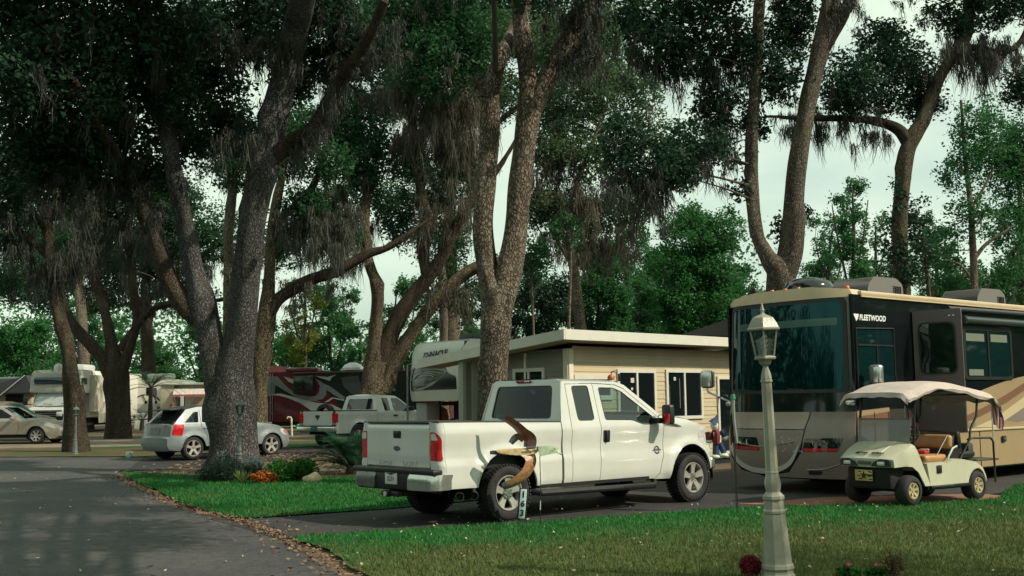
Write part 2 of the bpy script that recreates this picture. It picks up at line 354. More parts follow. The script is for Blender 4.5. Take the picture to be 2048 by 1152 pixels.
# ---------------------------------------------------------------- big white pickup
TR = Frame(-.712, 16.273, .706)
def Yt(u, z):
    y = .968 + .022*sm((.87-z)/.035) - .035*sm((.54-z)/.14)
    y -= .012*math.exp(-((z-1.02)/.09)**2)
    if z > 1.27: y -= .010*sm((z-1.27)/.03) + (z-1.27)*.25
    for uc, zc in ((-.05, .42), (3.88, .40)):
        d = math.hypot(u-uc, z-zc); y += .045*math.exp(-((d-.565)/.075)**2)*sm((z-.3)/.2)
    if u > 3.5: y -= .11*((u-3.5)/1.0)**2
    return y
def big_pickup():
    t = thing('pickup_truck', 'large white extended-cab pickup with chrome-ended black rear bumper and its tailgate towards us', 'pickup truck', (TR.x, TR.y, 0), TR.a)
    bed = MB(); cab = MB()
    for s in (-1, 1):
        fm = lambda u, z, s=s: (u, s*Yt(u, z), z); bk = (0, -s, 0)
        arch1 = arc(-.05, .42, .545, 171, 6, 22); arch2 = arc(3.88, .40, .54, 178, 12, 22)
        bed.panel([(-1.1, .505)]+arch1+[(.5, .465), (1.0, .468), (1.005, .84), (1.03, 1.29), (1.03, 1.348), (-.5, 1.38), (-1.1, 1.388)], fm, bk, .03, step=.055)
        # wrapped rear corner
        def fc(q, z, s=s):
            Y0 = Yt(-1.1, z)
            if q < 0: return (-1.1-q, s*Y0, z)
            if q < .157: a = q/.1; return (-1.1-.1*math.sin(a), s*(Y0-.1*(1-math.cos(a))), z)
            return (-1.2, s*(Y0-.1-(q-.157)), z)
        lo = rnd([(.03, .885), (.252, .885), (.252, 1.265), (.14, 1.265), (.05, 1.19)], [.03, .01, .01, .05, .05])
        bed.panel([(.004, .505), (.268, .78), (.268, 1.385), (.004, 1.388)], fc, (.5, -s*.5, 0), .03, [lo], step=.035)
        lt = MB(); fo = lambda q, z, s=s, fc=fc: tuple(Vector(fc(q, z))+Vector((-.6, s*.6, 0)).normalized()*.006)
        lt.panel(lo, fo, (.6, -s*.6, 0), .03, step=.03)
        tl = lt.build('tail_light', [RED], t)
        wl = MB(); fw = lambda q, z, fo=fo, s=s: tuple(Vector(fo(q, z))+Vector((-.003, s*.003, 0)))
        wl.panel(rnd([(.10, 1.155), (.235, 1.155), (.235, 1.245), (.15, 1.245)], .02), fw, (.6, -s*.6, 0), .004, step=.03); wl.build('reverse_lens', [LENSW], tl)
        cab.panel([(1.045, .47), (1.203, .47), (1.238, 1.3), (1.253, 1.915), (1.83, 1.927), (2.30, 1.907), (2.48, 1.85), (3.14, 1.395), (3.21, 1.425), (2.52, 1.895), (2.36, 1.94), (1.22, 1.957), (1.17, 1.93), (1.05, 1.36)], fm, bk, .03, step=.07)
        # extended-cab door
        qw = rnd([(1.375, 1.885), (1.73, 1.89), (1.745, 1.36), (1.395, 1.36)], .06)
        d = MB(); d.panel([(1.214, .47), (1.773, .47), (1.843, 1.24), (1.82, 1.917), (1.264, 1.907), (1.249, 1.3)], fm, bk, .03, [qw], step=.08)
        rd = d.build('rear_door', [WHITE], t)
        g = MB(); fi = lambda u, z, s=s: (u, s*(Yt(u, z)-.012), z); g.panel(qw, fi, bk, .006, step=.12); g.build('window', [GLASS_D], rd)
        dw = rnd([(1.935, 1.862), (2.26, 1.856), (2.43, 1.80), (3.03, 1.40), (3.01, 1.27), (2.77, 1.272), (2.56, 1.345), (1.965, 1.36)], [.05, .05, .04, .03, .02, .06, .06, .05])
        d = MB(); d.panel([(1.784, .47), (3.0, .43), (3.10, .52), (3.195, .8), (3.243, 1.25), (3.155, 1.375), (2.475, 1.838), (2.296, 1.895), (1.832, 1.916), (1.854, 1.24)], fm, bk, .03, [dw], step=.08)
        fd = d.build('front_door', [WHITE], t)
        g = MB(); g.panel(dw, fi, bk, .006, step=.12); g.build('window', [GLASS_T], fd)
        fr = MB()
        fp = lambda u, z, s=s: (u, s*(Yt(u, z)-.004), z)
        fr.panel(dw, fp, bk, .01, [[((u-2.45)*.955+2.45, (z-1.56)*.93+1.565) for u, z in dw]], step=.12)
        fr.panel([(1.95, 1.352), (2.56, 1.338), (2.78, 1.266), (3.01, 1.262), (3.02, 1.41), (2.55, 1.43), (1.96, 1.45)], lambda u, z, s=s: (u, s*(Yt(u, z)-.02), z), bk, .004, step=.12)
        fr.build('window_seal', [BLACKP], fd)
        # handle with black recess, badge
        hd = MB(); hp = lambda u, z, s=s: (u, s*(Yt(u, z)+.004), z)
        hd.panel(rnd([(1.885, 1.21), (2.025, 1.21), (2.03, 1.03), (1.89, 1.03)], .025), hp, bk, .006, step=.05)
        hd.box((1.955, s*(Yt(1.95, 1.12)+.016), 1.12), (.04, .02, .17), bev=.008); hd.build('handle', [BLACKP], fd)
        b = MB(); bp = lambda u, z, s=s: (u, s*(Yt(u, z)+.005), z)
        b.panel(arc(3.06, .877, .062, 0, 352, 20), bp, bk, .006, [arc(3.06, .877, .040, 0, 350, 14)], step=.03)
        b.panel(rnd([(2.95, .868), (3.0, .892), (3.12, .892), (3.17, .868), (3.12, .862), (3.0, .862)], .005), lambda u, z, s=s: (u, s*(Yt(u, z)+.007), z), bk, .006, step=.03)
        b.build('badge', [STEEL], fd)
        # front fender
        f = MB(); f.panel([(3.256, 1.25), (3.207, .8), (3.11, .51), (3.01, .42), (3.34, .415)]+arch2+[(4.42, .55), (4.46, .72), (4.46, .98), (4.36, 1.2), (3.85, 1.335), (3.3, 1.40), (3.215, 1.41), (3.17, 1.38)], fm, bk, .03, step=.055)
        fe = f.build('fender', [WHITE], t)
        vt = MB(); vt.panel(rnd([(3.25, 1.325), (3.45, 1.30), (3.68, 1.225), (3.6, 1.215), (3.262, 1.245)], .015), hp, bk, .008, step=.05); vt.panel(rnd([(3.27, 1.30), (3.44, 1.28), (3.58, 1.235), (3.28, 1.262)], .01), lambda u, z, s=s: (u, s*(Yt(u, z)+.008), z), bk, .006, step=.05, mat=1)
        vt.build('vent', [CHROME, BLACKP], fe)
        hl = MB(); hl.panel(rnd([(4.12, .98), (4.44, .9), (4.45, 1.06), (4.34, 1.19), (4.16, 1.17)], .03), hp, bk, .01, step=.06); hl.build('headlight', [LENSW], t)
        # mirror
        mm = MB(); mm.box((3.13, s*1.17, 1.425), (.13, .20, .31), Matrix.Rotation(s*.12, 4, 'Z'), bev=.04, seg=3); mm.box((3.06, s*.97, 1.33), (.10, .22, .09), bev=.02)
        mo = mm.build('mirror', [BLACKP], t)
        rm = MB(); rm.box((3.06, s*1.205, 1.36), (.02, .10, .15), bev=.006); rm.build('marker_light', [RED], mo)  # red patch on the rear face of the mirror housing
        st = MB(); st.tube([(.46, s*.90, .40), (.56, s*1.0, .36), (1.8, s*1.01, .345), (2.95, s*1.0, .33), (3.06, s*.9, .38)], .048, 10); st.box((1.7, s*.93, .45), (2.3, .12, .05)); st.build('step_bar', [BLACKP], t)
        wheel(t, 0, s*.985, s, .395, .27, .245, 5, .10, .085, tread=46, nuts=8, dish=.055)
        wheel(t, 3.93, s*.975, s, .395, .27, .245, 5, .10, .085, tread=46, nuts=8, dish=.03)
    bed.box((-.03, 0, .72), (2.1, 1.5, .04), mat=1)
    for s in (-1, 1):
        bed.box((-.03, s*.82, 1.05), (2.1, .03, .62), mat=1)
        bed.tube([(-1.17, s*.885, 1.392), (-.5, s*.905, 1.388), (1.03, s*.905, 1.356)], .03, 8, mat=1, flat=.5)
    bed.box((1.01, 0, 1.03), (.03, 1.7, .60), mat=0)
    bo = bed.build('bed', [WHITE, BLACKP], t)
    tg = MB(); ft = lambda v, z: (-1.2-.012*sm((z-.86)/.03)+.05*sm((z-1.34)/.06), v, z)
    ho = rnd([(-.10, 1.17), (.10, 1.17), (.10, 1.275), (-.10, 1.275)], .025)
    tg.panel(rnd([(-.755, .79), (.755, .79), (.755, 1.375), (-.755, 1.375)], .02), ft, (1, 0, 0), .06, [ho], step=.05)
    to = tg.build('tailgate', [WHITE], t)
    q = MB(); q.box((-1.19, 0, 1.225), (.02, .21, .115), bev=.004); q.box((-1.208, 0, 1.245), (.02, .16, .05), bev=.008); q.box((-1.17, 0, 1.388), (.09, 1.50, .025), bev=.01); q.build('handle', [BLACKP], to)
    q = MB(); q.panel(arc(0, 1.033, .085, 0, 352, 28, .037), lambda v, z: (-1.216, v, z), (1, 0, 0), .012, step=.05); q.panel(arc(0, 1.033, .075, 0, 352, 28, .030), lambda v, z: (-1.219, v, z), (1, 0, 0), .004, step=.05, mat=1)
    text_mesh(q, 'Ford', .045, lambda x, y, z: (-1.2205-z, -x, 1.033+y), sx=1.25)
    q.build('emblem', [CHROME, M('emblem_blue', (.02, .05, .12), .3)], to)
    LE = M('embossed_letter', (.43, .455, .44), .4)
    for wd_, v0 in (('SUPER', .30), ('DUTY', -.30)): q = MB(); text_mesh(q, wd_, .09, lambda x, y, z, v0=v0: (-1.203-z, v0-x, .832+y), depth=.010, sx=1.45); q.build('lettering', [LE], to)
    # bumper
    bm = MB(); bm.box((-1.24, 0, .735), (.16, 1.98, .07), bev=.02); bm.box((-1.24, 0, .60), (.12, .92, .24), bev=.02); bm.box((-1.2, 0, .50), (.1, 1.9, .08), bev=.02)
    bu = bm.build('rear_bumper', [BLACKP], t)
    for s in (-1, 1):
        m = MB()
        def fb(q, z, s=s):
            k = .03*sm((z-.64)/.05)
            if q < .45: return (-1.325+k, s*(.40+q), z)
            a = (q-.45)/.15
            if a < PI/2: return (-1.325+k+.15*(1-math.cos(a)), s*(.85+.15*math.sin(a)), z)
            return (-1.175+k+(q-.45-.2356), s*1.0, z)
        m.panel(rnd([(0, .485), (.80, .50), (.80, .70), (0, .71)], .03), fb, (1, 0, 0), .04, step=.05); m.build('chrome_end', [STEEL if s > 0 else CHROME], bu)
    p = MB(); p.box((-1.312, 0, .625), (.012, .29, .155), bev=.003); p.box((-1.3165, .0, .695), (.004, .22, .012), mat=1)
    text_mesh(p, '2231', .085, lambda x, y, z: (-1.3195-z, -x, .62+y), mat=1); text_mesh(p, 'FLORIDA', .025, lambda x, y, z: (-1.3195-z, -x, .68+y), mat=1)
    p.build('number_plate', [M('plate_white', (.5, .52, .5), .5), BLACKP], bu)
    h = MB(); h.box((-1.22, 0, .42), (.26, .42, .07), bev=.015); h.box((-1.37, 0, .42), (.06, .08, .08), bev=.01); h.lathe([(.001, .012), (.034, .008), (.034, 0)], (-1.40, .02, .42), (-1, 0, 0), 14, mat=1); h.build('tow_hitch', [BLACKP, LENSW], bu)
    # cab shell
    roof = [(1.195, 1.955)]+dens([(1.3, 1.957), (2.36, 1.938), (2.44, 1.92)], .2, False)
    cab.band(roof, Yt, 14, .045, 6)
    hz = rnd([(-.70, 1.40), (.70, 1.40), (.635, 1.895), (-.635, 1.895)], .07)
    fr_ = lambda v, z: (1.05+max(0, z-1.3)*.215-.03*(1-(v/.95)**2), v, z)
    cab.panel([(-.945, .9), (.945, .9), (.94, 1.3), (.80, 1.94), (.70, 1.985), (-.70, 1.985), (-.80, 1.94), (-.94, 1.3)], fr_, (1, 0, 0), .03, [hz], step=.08)
    co = cab.build('cab', [WHITE], t)
    g = MB(); fg = lambda v, z: (fr_(v, z)[0]+.008, v, z); g.panel(hz, fg, (1, 0, 0), .006, step=.12)
    g.build('rear_window', [GLASS_P], t)
    s_ = MB(); s_.panel([(v*1.0, z) for v, z in hz], lambda v, z: (fr_(v, z)[0]-.002, v, z), (1, 0, 0), .008, [[(v*.965, (z-1.648)*.95+1.648) for v, z in hz]], step=.2); s_.build('window_seal', [BLACKP], co)
    b = MB(); b.box((1.145, 0, 1.962), (.03, .33, .042), bev=.01); bl = b.build('brake_light', [BLACKP], t); b = MB(); b.box((1.128, .04, 1.962), (.02, .13, .026), bev=.004); b.build('lens', [RED], bl); b = MB(); b.box((1.128, -.09, 1.962), (.02, .11, .026), bev=.004); b.build('cargo_lens', [LENSW], bl)
    ws = MB(); ws.band(dens([(2.45, 1.915), (3.2, 1.425)], .12, False), lambda u, z: Yt(u, z)-.03, 14, .05, 3); ws.build('windscreen', [GLASS_T], t)
    hd = MB(); hd.band(dens([(3.19, 1.418), (3.3, 1.405), (3.85, 1.337), (4.36, 1.20), (4.46, 1.0)], .1, False), Yt, 16, .055, 5); hd.build('bonnet', [WHITE], t)
    gr = MB(); gr.band([(4.46, 1.0), (4.47, .72)], Yt, 10, .06, 3); gr.box((4.51, 0, .87), (.04, 1.3, .25), mat=1, bev=.02)
    for k in range(3): gr.box((4.54, 0, .79+.08*k), (.03, 1.28, .035), mat=1, bev=.01)
    gr.build('grille', [BLACKP, CHROME], t)
    fb = MB(); fb.box((4.48, 0, .60), (.16, 1.86, .22), bev=.06, seg=3); fb.box((4.45, 0, .40), (.16, 1.8, .18), bev=.04, mat=1); fb.build('front_bumper', [CHROME, BLACKP], t)
    # underside, wheel wells, exhaust
    ub = MB(); ub.box((1.6, 0, .60), (5.4, .7, .22)); ub.box((1.75, 0, .58), (2.0, 1.84, .22)); ub.box((-.9, 0, .62), (.45, 1.7, .2)); ub.box((0, 0, .4), (.12, 1.5, .12)); ub.box((3.93, 0, .4), (.12, 1.5, .12)); ub.lathe([(.001, -.15), (.14, -.1), (.16, 0), (.14, .1), (.001, .15)], (0, 0, .4), (1, 0, 0), 12)
    ub.box((2.2, 0, .95), (1.9, 1.86, .55)); ub.box((3.75, 0, .95), (.9, .8, .5))
    for uc in (-.05, 3.88):
        for s in (-1, 1):
            ub.add([(uc+.57*math.cos(a), s*y, .42+.57*math.sin(a)) for a in np.linspace(-.1, PI+.1, 15) for y in (.5, .94)], [(i*2, i*2+1, i*2+3, i*2+2) for i in range(14)])
    for k, (u, v) in enumerate(((-.74, -.86), (-.52, -.9))):
        pass
    ub.tube([(1.2, -.5, .42), (-.2, -.62, .5), (-.62, -.8, .40)], .045, 8)
    ub.build('underbody', [DARK], t)
    for u, v in ((-.78, -.86), (-.56, -.90)):
        e = MB(); e.lathe([(.05, -.16), (.058, -.02), (.060, 0), (.052, .002), (.048, -.05)], (u, v, .385), (-.62, -.78, -.05), 18); e.lathe([(.048, -.05), (.001, -.055)], (u, v, .385), (-.62, -.78, -.05), 18, mat=1); e.build('exhaust_tip', [STEEL, DARK], t)
    # interior
    it = MB()
    for v in (-.42, .42):
        it.box((2.15, v, 1.2), (.5, .52, .16), bev=.05); it.box((1.92, v, 1.45), (.15, .5, .55), Matrix.Rotation(-.15, 4, 'Y'), bev=.06); it.box((1.9, v, 1.76), (.1, .26, .18), bev=.04)
    it.build('seat', [SEATG], t)
    di = MB(); di.box((2.98, 0, 1.32), (.34, 1.75, .16), bev=.05); di.tube([(2.68+.05*math.sin(a), .42+.19*math.cos(a), 1.42+.17*math.sin(a)) for a in np.linspace(0, 2*PI, 18)], .016, 6); di.tube([(2.95, .42, 1.35), (2.68, .42, 1.42)], .025, 6); di.build('dashboard', [BLACKP], t)
    return t
# ---------------------------------------------------------------- generic smaller vehicle
def car(t, paint, Y, body, gh, win, arches, glass=None, roofmat=None, bulge=.05, hood=None, step=.09, seams=(), wheels=(), trunk_glass=None, R=.32, rr=.21, spokes=5, sw=.06, tyreW=.21, rimmat=None, wy=None, roofparts=None):
    """body: list of (tag,(u,z)) round the side silhouette below the belt, clockwise from rear bottom over the top to the front bottom.
    gh: greenhouse polyline [(u,z)...] rear base -> roof -> windscreen base with tags on segments. win: side window outlines."""
    glass = glass or GLASS_D; b = MB()
    top = body
    bottom = []
    for (uc, zc, r) in arches[::-1]:
        bottom += arc(uc, zc, r, 8, 172, 16)
    side = top+bottom
    for s in (-1, 1):
        fm = lambda u, z, s=s: (u, s*Y(u, z), z)
        b.panel(side, fm, (0, -s, 0), .03, step=step)
        pts = [p for p, _ in gh]
        b.panel(pts, fm, (0, -s, 0), .02, [rnd(w, .035) for w in win], step=step)
    b.band(dens(top, .1, False), Y, 14, bulge, 6)
    # belt deck under the glass
    o = b.build('body', [paint], t, smooth=40)
    gs = MB()
    for s in (-1, 1):
        for wn in win:
            gs = MB(); gs.panel(rnd(wn, .035), lambda u, z, s=s: (u, s*(Y(u, z)-.010), z), (0, -s, 0), .005, step=.15); gs.build('window', [glass], t)
    # greenhouse top, split by tag
    parts = {}
    for (p, tg), (p2, _) in zip(gh, gh[1:]): parts.setdefault(tg, []).append((p, p2))
    for tg, segs in parts.items():
        line = dens([segs[0][0]]+[q for _, q in segs], .12, False); m = MB()
        if tg == 'roof': m.band(line, Y, 14, .035, 5); m.build('roof', [roofmat or paint], t)
        elif tg in ('windscreen', 'rear_window'):
            m.band(line, Y, 14, .035, 5); m.build('roof_frame', [paint if tg == 'windscreen' else (roofmat or paint)], t)
            g = MB(); n = (line[-1][0]-line[0][0], line[-1][1]-line[0][1]); l = math.hypot(*n); off = (-n[1]/l*.006, n[0]/l*.006)
            ln = [(line[0][0]+(line[-1][0]-line[0][0])*q+off[0], line[0][1]+(line[-1][1]-line[0][1])*q+off[1]) for q in np.linspace(.05, .96, 6)]
            g.band(ln, Y, 14, .035, 5, t0=-.80, t1=.80); g.build(tg, [glass], t)
    u = MB(); us = [p[0] for p in body]
    u.box(((min(us)+max(us))/2, 0, .38), (max(us)-min(us)-.35, 1.35, .26)); u.box(((min(us)+max(us))/2, 0, .62), (max(us)-min(us)-.5, 1.0, .3))
    for (uc, zc, r) in arches:
        for s in (-1, 1):
            yo = Y(uc, .7)-.03
            u.add([(uc+(r+.02)*math.cos(a), s*y, zc+(r+.02)*math.sin(a)) for a in np.linspace(-.1, PI+.1, 13) for y in (.45, yo)], [(i*2, i*2+1, i*2+3, i*2+2) for i in range(12)])
    u.build('underbody', [DARK], t)
    sl = MB()
    for ln in seams:
        for s in (-1, 1): sl.tube([(p[0], s*(Y(*p)+.001), p[1]) for p in dens(ln, .08, False)], .006, 4)
    if seams: sl.build('door_seam', [DARK], t)
    for uc in wheels:
        for s in (-1, 1): wheel(t, uc, s*(wy or .84), s, R, tyreW, rr, spokes, sw, .04, rimmat=rimmat, hubmat=rimmat, dish=.02, taper=1.1)
    return o
# ---------------------------------------------------------------- silver hatchback
def hatchback():
    a = .80; x, y, _ = G(386, 921); cx = x + .83*-math.sin(a)*1; cy = y+.83*math.cos(a)
    t = thing('hatchback_car', 'silver five-door hatchback with a black roof edge parked behind the big left oak trunk', 'car', (cx, cy, terr(cy)), a)
    def Y(u, z):
        v = .865-.05*sm((.42-z)/.2) + .012*sm((.72-z)/.05)
        if z > .93: v -= (z-.93)*.36
        for uc in (0, 2.6):
            d = math.hypot(u-uc, z-.33); v += .035*math.exp(-((d-.40)/.07)**2)
        if u > 2.5: v -= .16*((u-2.5)/.9)**2
        if u < -.3: v -= .13*((-.3-u)/.5)**2
        return v
    body = [(-.42, .27), (-.70, .30), (-.77, .42), (-.77, .62), (-.70, .66), (-.66, .98), (-.5, 1.02), (.6, 1.01), (2.0, .99), (2.15, .99), (2.5, .955), (2.9, .88), (3.18, .76), (3.28, .62), (3.30, .40), (3.2, .26), (3.04, .25)]
    gh = [((-.62, 1.0), 'rear_window'), ((-.18, 1.43), 'roof'), ((.2, 1.50), 'roof'), ((.8, 1.52), 'roof'), ((1.25, 1.47), 'windscreen'), ((2.15, .99), 'base')]
    win = [[(-.28, 1.06), (.16, 1.06), (.20, 1.37), (.06, 1.36)], [(.27, 1.06), (1.02, 1.055), (.98, 1.43), (.33, 1.40)], [(1.10, 1.055), (1.86, 1.045), (1.34, 1.40), (1.08, 1.43)]]
    car(t, SILVER, Y, body, gh, win, [(0, .33, .375), (2.6, .33, .375)], roofmat=BLACKP, wheels=(0, 2.6), wy=.86, R=.335, rr=.235, spokes=5, sw=.075, tyreW=.22, step=.07,
        seams=[[(.24, 1.42), (.24, .95), (.42, .70), (.46, .36)], [(1.05, 1.43), (1.07, .36)], [(2.05, .98), (2.02, .36)], [(.46, .36), (2.02, .36)]])
    for s in (-1, 1):
        m = MB(); m.panel(rnd([(-.655, .72), (-.37, .70), (-.30, 1.0), (-.33, 1.02), (-.60, 1.02)], .03), lambda u, z, s=s: (u, s*(Y(u, z)+.008), z), (0, -s, 0), .02, step=.05)
        f = [(s*.50, .74), (s*.71, .72), (s*.76, 1.0), (s*.52, 1.0)]
        m.panel(rnd(f, .02), lambda v, z: (-.745+(z-.7)*.12+max(0, abs(v)-.5)*.22, v, z), (1, 0, 0), .02, step=.05); m.build('tail_light', [RED], t)
        m = MB(); m.panel(rnd([(2.98, .66), (3.17, .60), (3.14, .74), (3.0, .82), (2.88, .80)], .03), lambda u, z, s=s: (u, s*(Y(u, z)+.008), z), (0, -s, 0), .01, step=.05); m.build('headlight', [LENSW], t)
        m = MB(); m.panel(rnd([(3.05, .70), (3.16, .64), (3.13, .74), (3.04, .79)], .02), lambda u, z, s=s: (u, s*(Y(u, z)+.014), z), (0, -s, 0), .01, step=.05); m.build('indicator', [AMBER], t)
        m = MB(); m.box((1.82, s*.95, 1.05), (.10, .17, .12), bev=.03); m.build('mirror', [SILVER], t)
        for u in (.40, 1.22):
            m = MB(); m.box((u, s*(Y(u, .9)+.01), .90), (.17, .025, .03), bev=.008); m.build('handle', [SILVER], t)
        m = MB(); m.tube([(.5, s*(Y(.5, .55)+.004), .55), (1.95, s*(Y(1.9, .55)+.004), .55)], .018, 6); m.build('side_moulding', [SILVER], t)
    m = MB(); m.panel(rect(-.27, .74, .27, .92, .02), lambda v, z: (-.757+(z-.7)*.12, v, z), (1, 0, 0), .01, step=.1); m.build('plate_recess', [STEEL], t)
    m = MB(); m.box((-.42, 0, 1.435), (.34, 1.12, .03), Matrix.Rotation(-.1, 4, 'Y'), bev=.012); m.build('spoiler', [BLACKP], t)
    m = MB(); m.tube([(-.78, -.66, .40), (-.79, 0, .40), (-.78, .66, .40)], .012, 6); m.build('bumper_strip', [WHITE2], t)
# ---------------------------------------------------------------- smaller pickup behind
def small_pickup():
    a = .90; t = thing('pickup_truck', 'smaller white club-cab pickup parked beyond the palm clump, half hidden by the big pickup', 'pickup truck', (-5.84, 37.3, terr(37.3)), a)
    def Y(u, z):
        v = .90+.02*sm((.86-z)/.04)-.05*sm((.5-z)/.15)
        if z > 1.13: v -= (z-1.13)*.30
        for uc in (0, 3.3):
            d = math.hypot(u-uc, z-.38); v += .04*math.exp(-((d-.47)/.07)**2)
        if u > 3.0: v -= .16*((u-3.0)/1.0)**2
        return v
    b = MB(); c = MB()
    for s in (-1, 1):
        fm = lambda u, z, s=s: (u, s*Y(u, z), z); bk = (0, -s, 0)
        b.panel([(-1.0, .48)]+arc(0, .38, .45, 168, 10, 16)+[(.85, .44), (.86, 1.13), (.84, 1.19), (-1.0, 1.21)], fm, bk, .03, step=.09)
        w1 = rnd([(1.17, 1.62), (1.45, 1.63), (1.5, 1.19), (1.22, 1.19)], .03); w2 = rnd([(1.62, 1.62), (1.95, 1.60), (2.55, 1.22), (2.5, 1.16), (1.65, 1.17)], .04)
        c.panel([(.88, .44), (2.62, .42), (2.75, 1.14), (2.62, 1.21), (2.0, 1.62), (1.85, 1.69), (1.1, 1.71), (.95, 1.62), (.88, 1.2)], fm, bk, .03, [w1, w2], step=.09)
        c.panel([(2.65, .42), (2.85, .42)]+arc(3.3, .38, .45, 172, 12, 16)+[(3.85, .5), (3.95, .8), (3.86, .98), (3.5, 1.09), (2.8, 1.16), (2.75, 1.1)], fm, bk, .03, step=.09)
        for wn in (w1, w2): g = MB(); g.panel(wn, lambda u, z, s=s: (u, s*(Y(u, z)-.01), z), bk, .005, step=.15); g.build('window', [GLASS_D if wn is w1 else GLASS_T], t)
        m = MB(); m.panel(rnd([(-1.0, .84), (-.93, .84), (-.93, 1.12), (-1.0, 1.14)], .01), lambda u, z, s=s: (u, s*(Y(u, z)+.006), z), bk, .02, step=.05)
        m.panel(rnd([(s*.71, .90), (s*.80, .80), (s*.915, .84), (s*.90, 1.14), (s*.71, 1.14)], .015), lambda v, z: (-1.022, v, z), (1, 0, 0), .03, step=.05); m.build('tail_light', [RED], t)
        m = MB(); m.box((2.42, s*1.0, 1.25), (.09, .18, .16), bev=.03); m.build('mirror', [BLACKP], t)
        m = MB(); m.box((1.72, s*(Y(1.72, 1.0)+.008), 1.02), (.2, .02, .06), bev=.008); m.build('handle', [BLACKP], t)
        for uc in (0, 3.3): wheel(t, uc, s*.91, s, .36, .24, .22, 5, .08, .05, dish=.02)
        m = MB(); m.panel(rnd([(3.7, .80), (3.92, .76), (3.9, .93), (3.72, .97)], .02), lambda u, z, s=s: (u, s*(Y(u, z)+.006), z), bk, .01, step=.05); m.build('headlight', [LENSW], t)
    b.box((-.08, 0, .72), (1.8, 1.5, .04), mat=1)
    for s in (-1, 1): b.tube([(-1.0, s*.865, 1.212), (.84, s*.865, 1.195)], .025, 6, mat=1)
    b.build('bed', [WHITE, BLACKP], t)
    tg = MB(); tg.panel(rnd([(-.70, .74), (.70, .74), (.70, 1.20), (-.70, 1.20)], .02), lambda v, z: (-1.01-.012*sm((z-1.08)/.03), v, z), (1, 0, 0), .05, step=.07); to = tg.build('tailgate', [WHITE], t)
    q = MB(); q.box((-1.024, 0, 1.035), (.02, .19, .09), bev=.01); q.panel([(-.04, .955), (0, .90), (.04, .955), (.03, .98), (-.03, .98)], lambda v, z: (-1.022, v, z), (1, 0, 0), .008, step=.1); q.build('handle', [BLACKP], to)
    m = MB(); m.box((-1.06, 0, .62), (.14, 1.84, .17), bev=.03); m.box((-1.04, 0, .715), (.16, 1.7, .03), mat=1); bu = m.build('rear_bumper', [CHROME, BLACKP], t)
    m = MB(); m.box((-1.135, .05, .625), (.012, .32, .14), bev=.003); m.build('number_plate', [M('plate_blue', (.03, .10, .12), .5, var=.6, vs=25)], bu)
    hz = rnd([(-.66, 1.24), (.66, 1.24), (.58, 1.60), (-.58, 1.60)], .05); fr = lambda v, z: (.88+max(0, z-1.2)*.2-.03*(1-(v/.9)**2), v, z)
    c.panel([(-.88, .9), (.88, .9), (.88, 1.18), (.74, 1.67), (.6, 1.72), (-.6, 1.72), (-.74, 1.67), (-.88, 1.18)], fr, (1, 0, 0), .03, [hz], step=.1)
    c.band(dens([(.97, 1.66), (1.1, 1.705), (1.85, 1.685), (2.0, 1.615)], .15, False), Y, 12, .04, 5)
    c.band(dens([(2.72, 1.155), (2.8, 1.16), (3.5, 1.09), (3.86, .98), (3.95, .8), (3.95, .5)], .1, False), Y, 12, .05, 5)
    c.build('cab', [WHITE], t)
    g = MB(); g.panel(hz, lambda v, z: (fr(v, z)[0]+.008, v, z), (1, 0, 0), .006, step=.15); g.build('rear_window', [GLASS_D], t)
    g = MB(); g.band(dens([(2.0, 1.617), (2.72, 1.155)], .12, False), lambda u, z: Y(u, z)-.02, 12, .04, 4); g.build('windscreen', [GLASS_T], t)
    u = MB(); u.box((1.5, 0, .55), (4.4, 1.5, .24)); u.box((1.9, 0, .86), (1.5, 1.7, .5)); u.box((0, 0, .38), (.1, 1.5, .1)); u.box((3.3, 0, .8), (.8, .9, .4)); u.build('underbody', [DARK], t)
    # spare tyre carried upright in the bed
    s = MB(); s.lathe([(.22, -.1), (.34, -.1), (.36, 0), (.34, .1), (.22, .1)], (-.35, .35, 1.10), (1, .15, 0), 28); s.build('spare_tyre', [RUBBER], t)
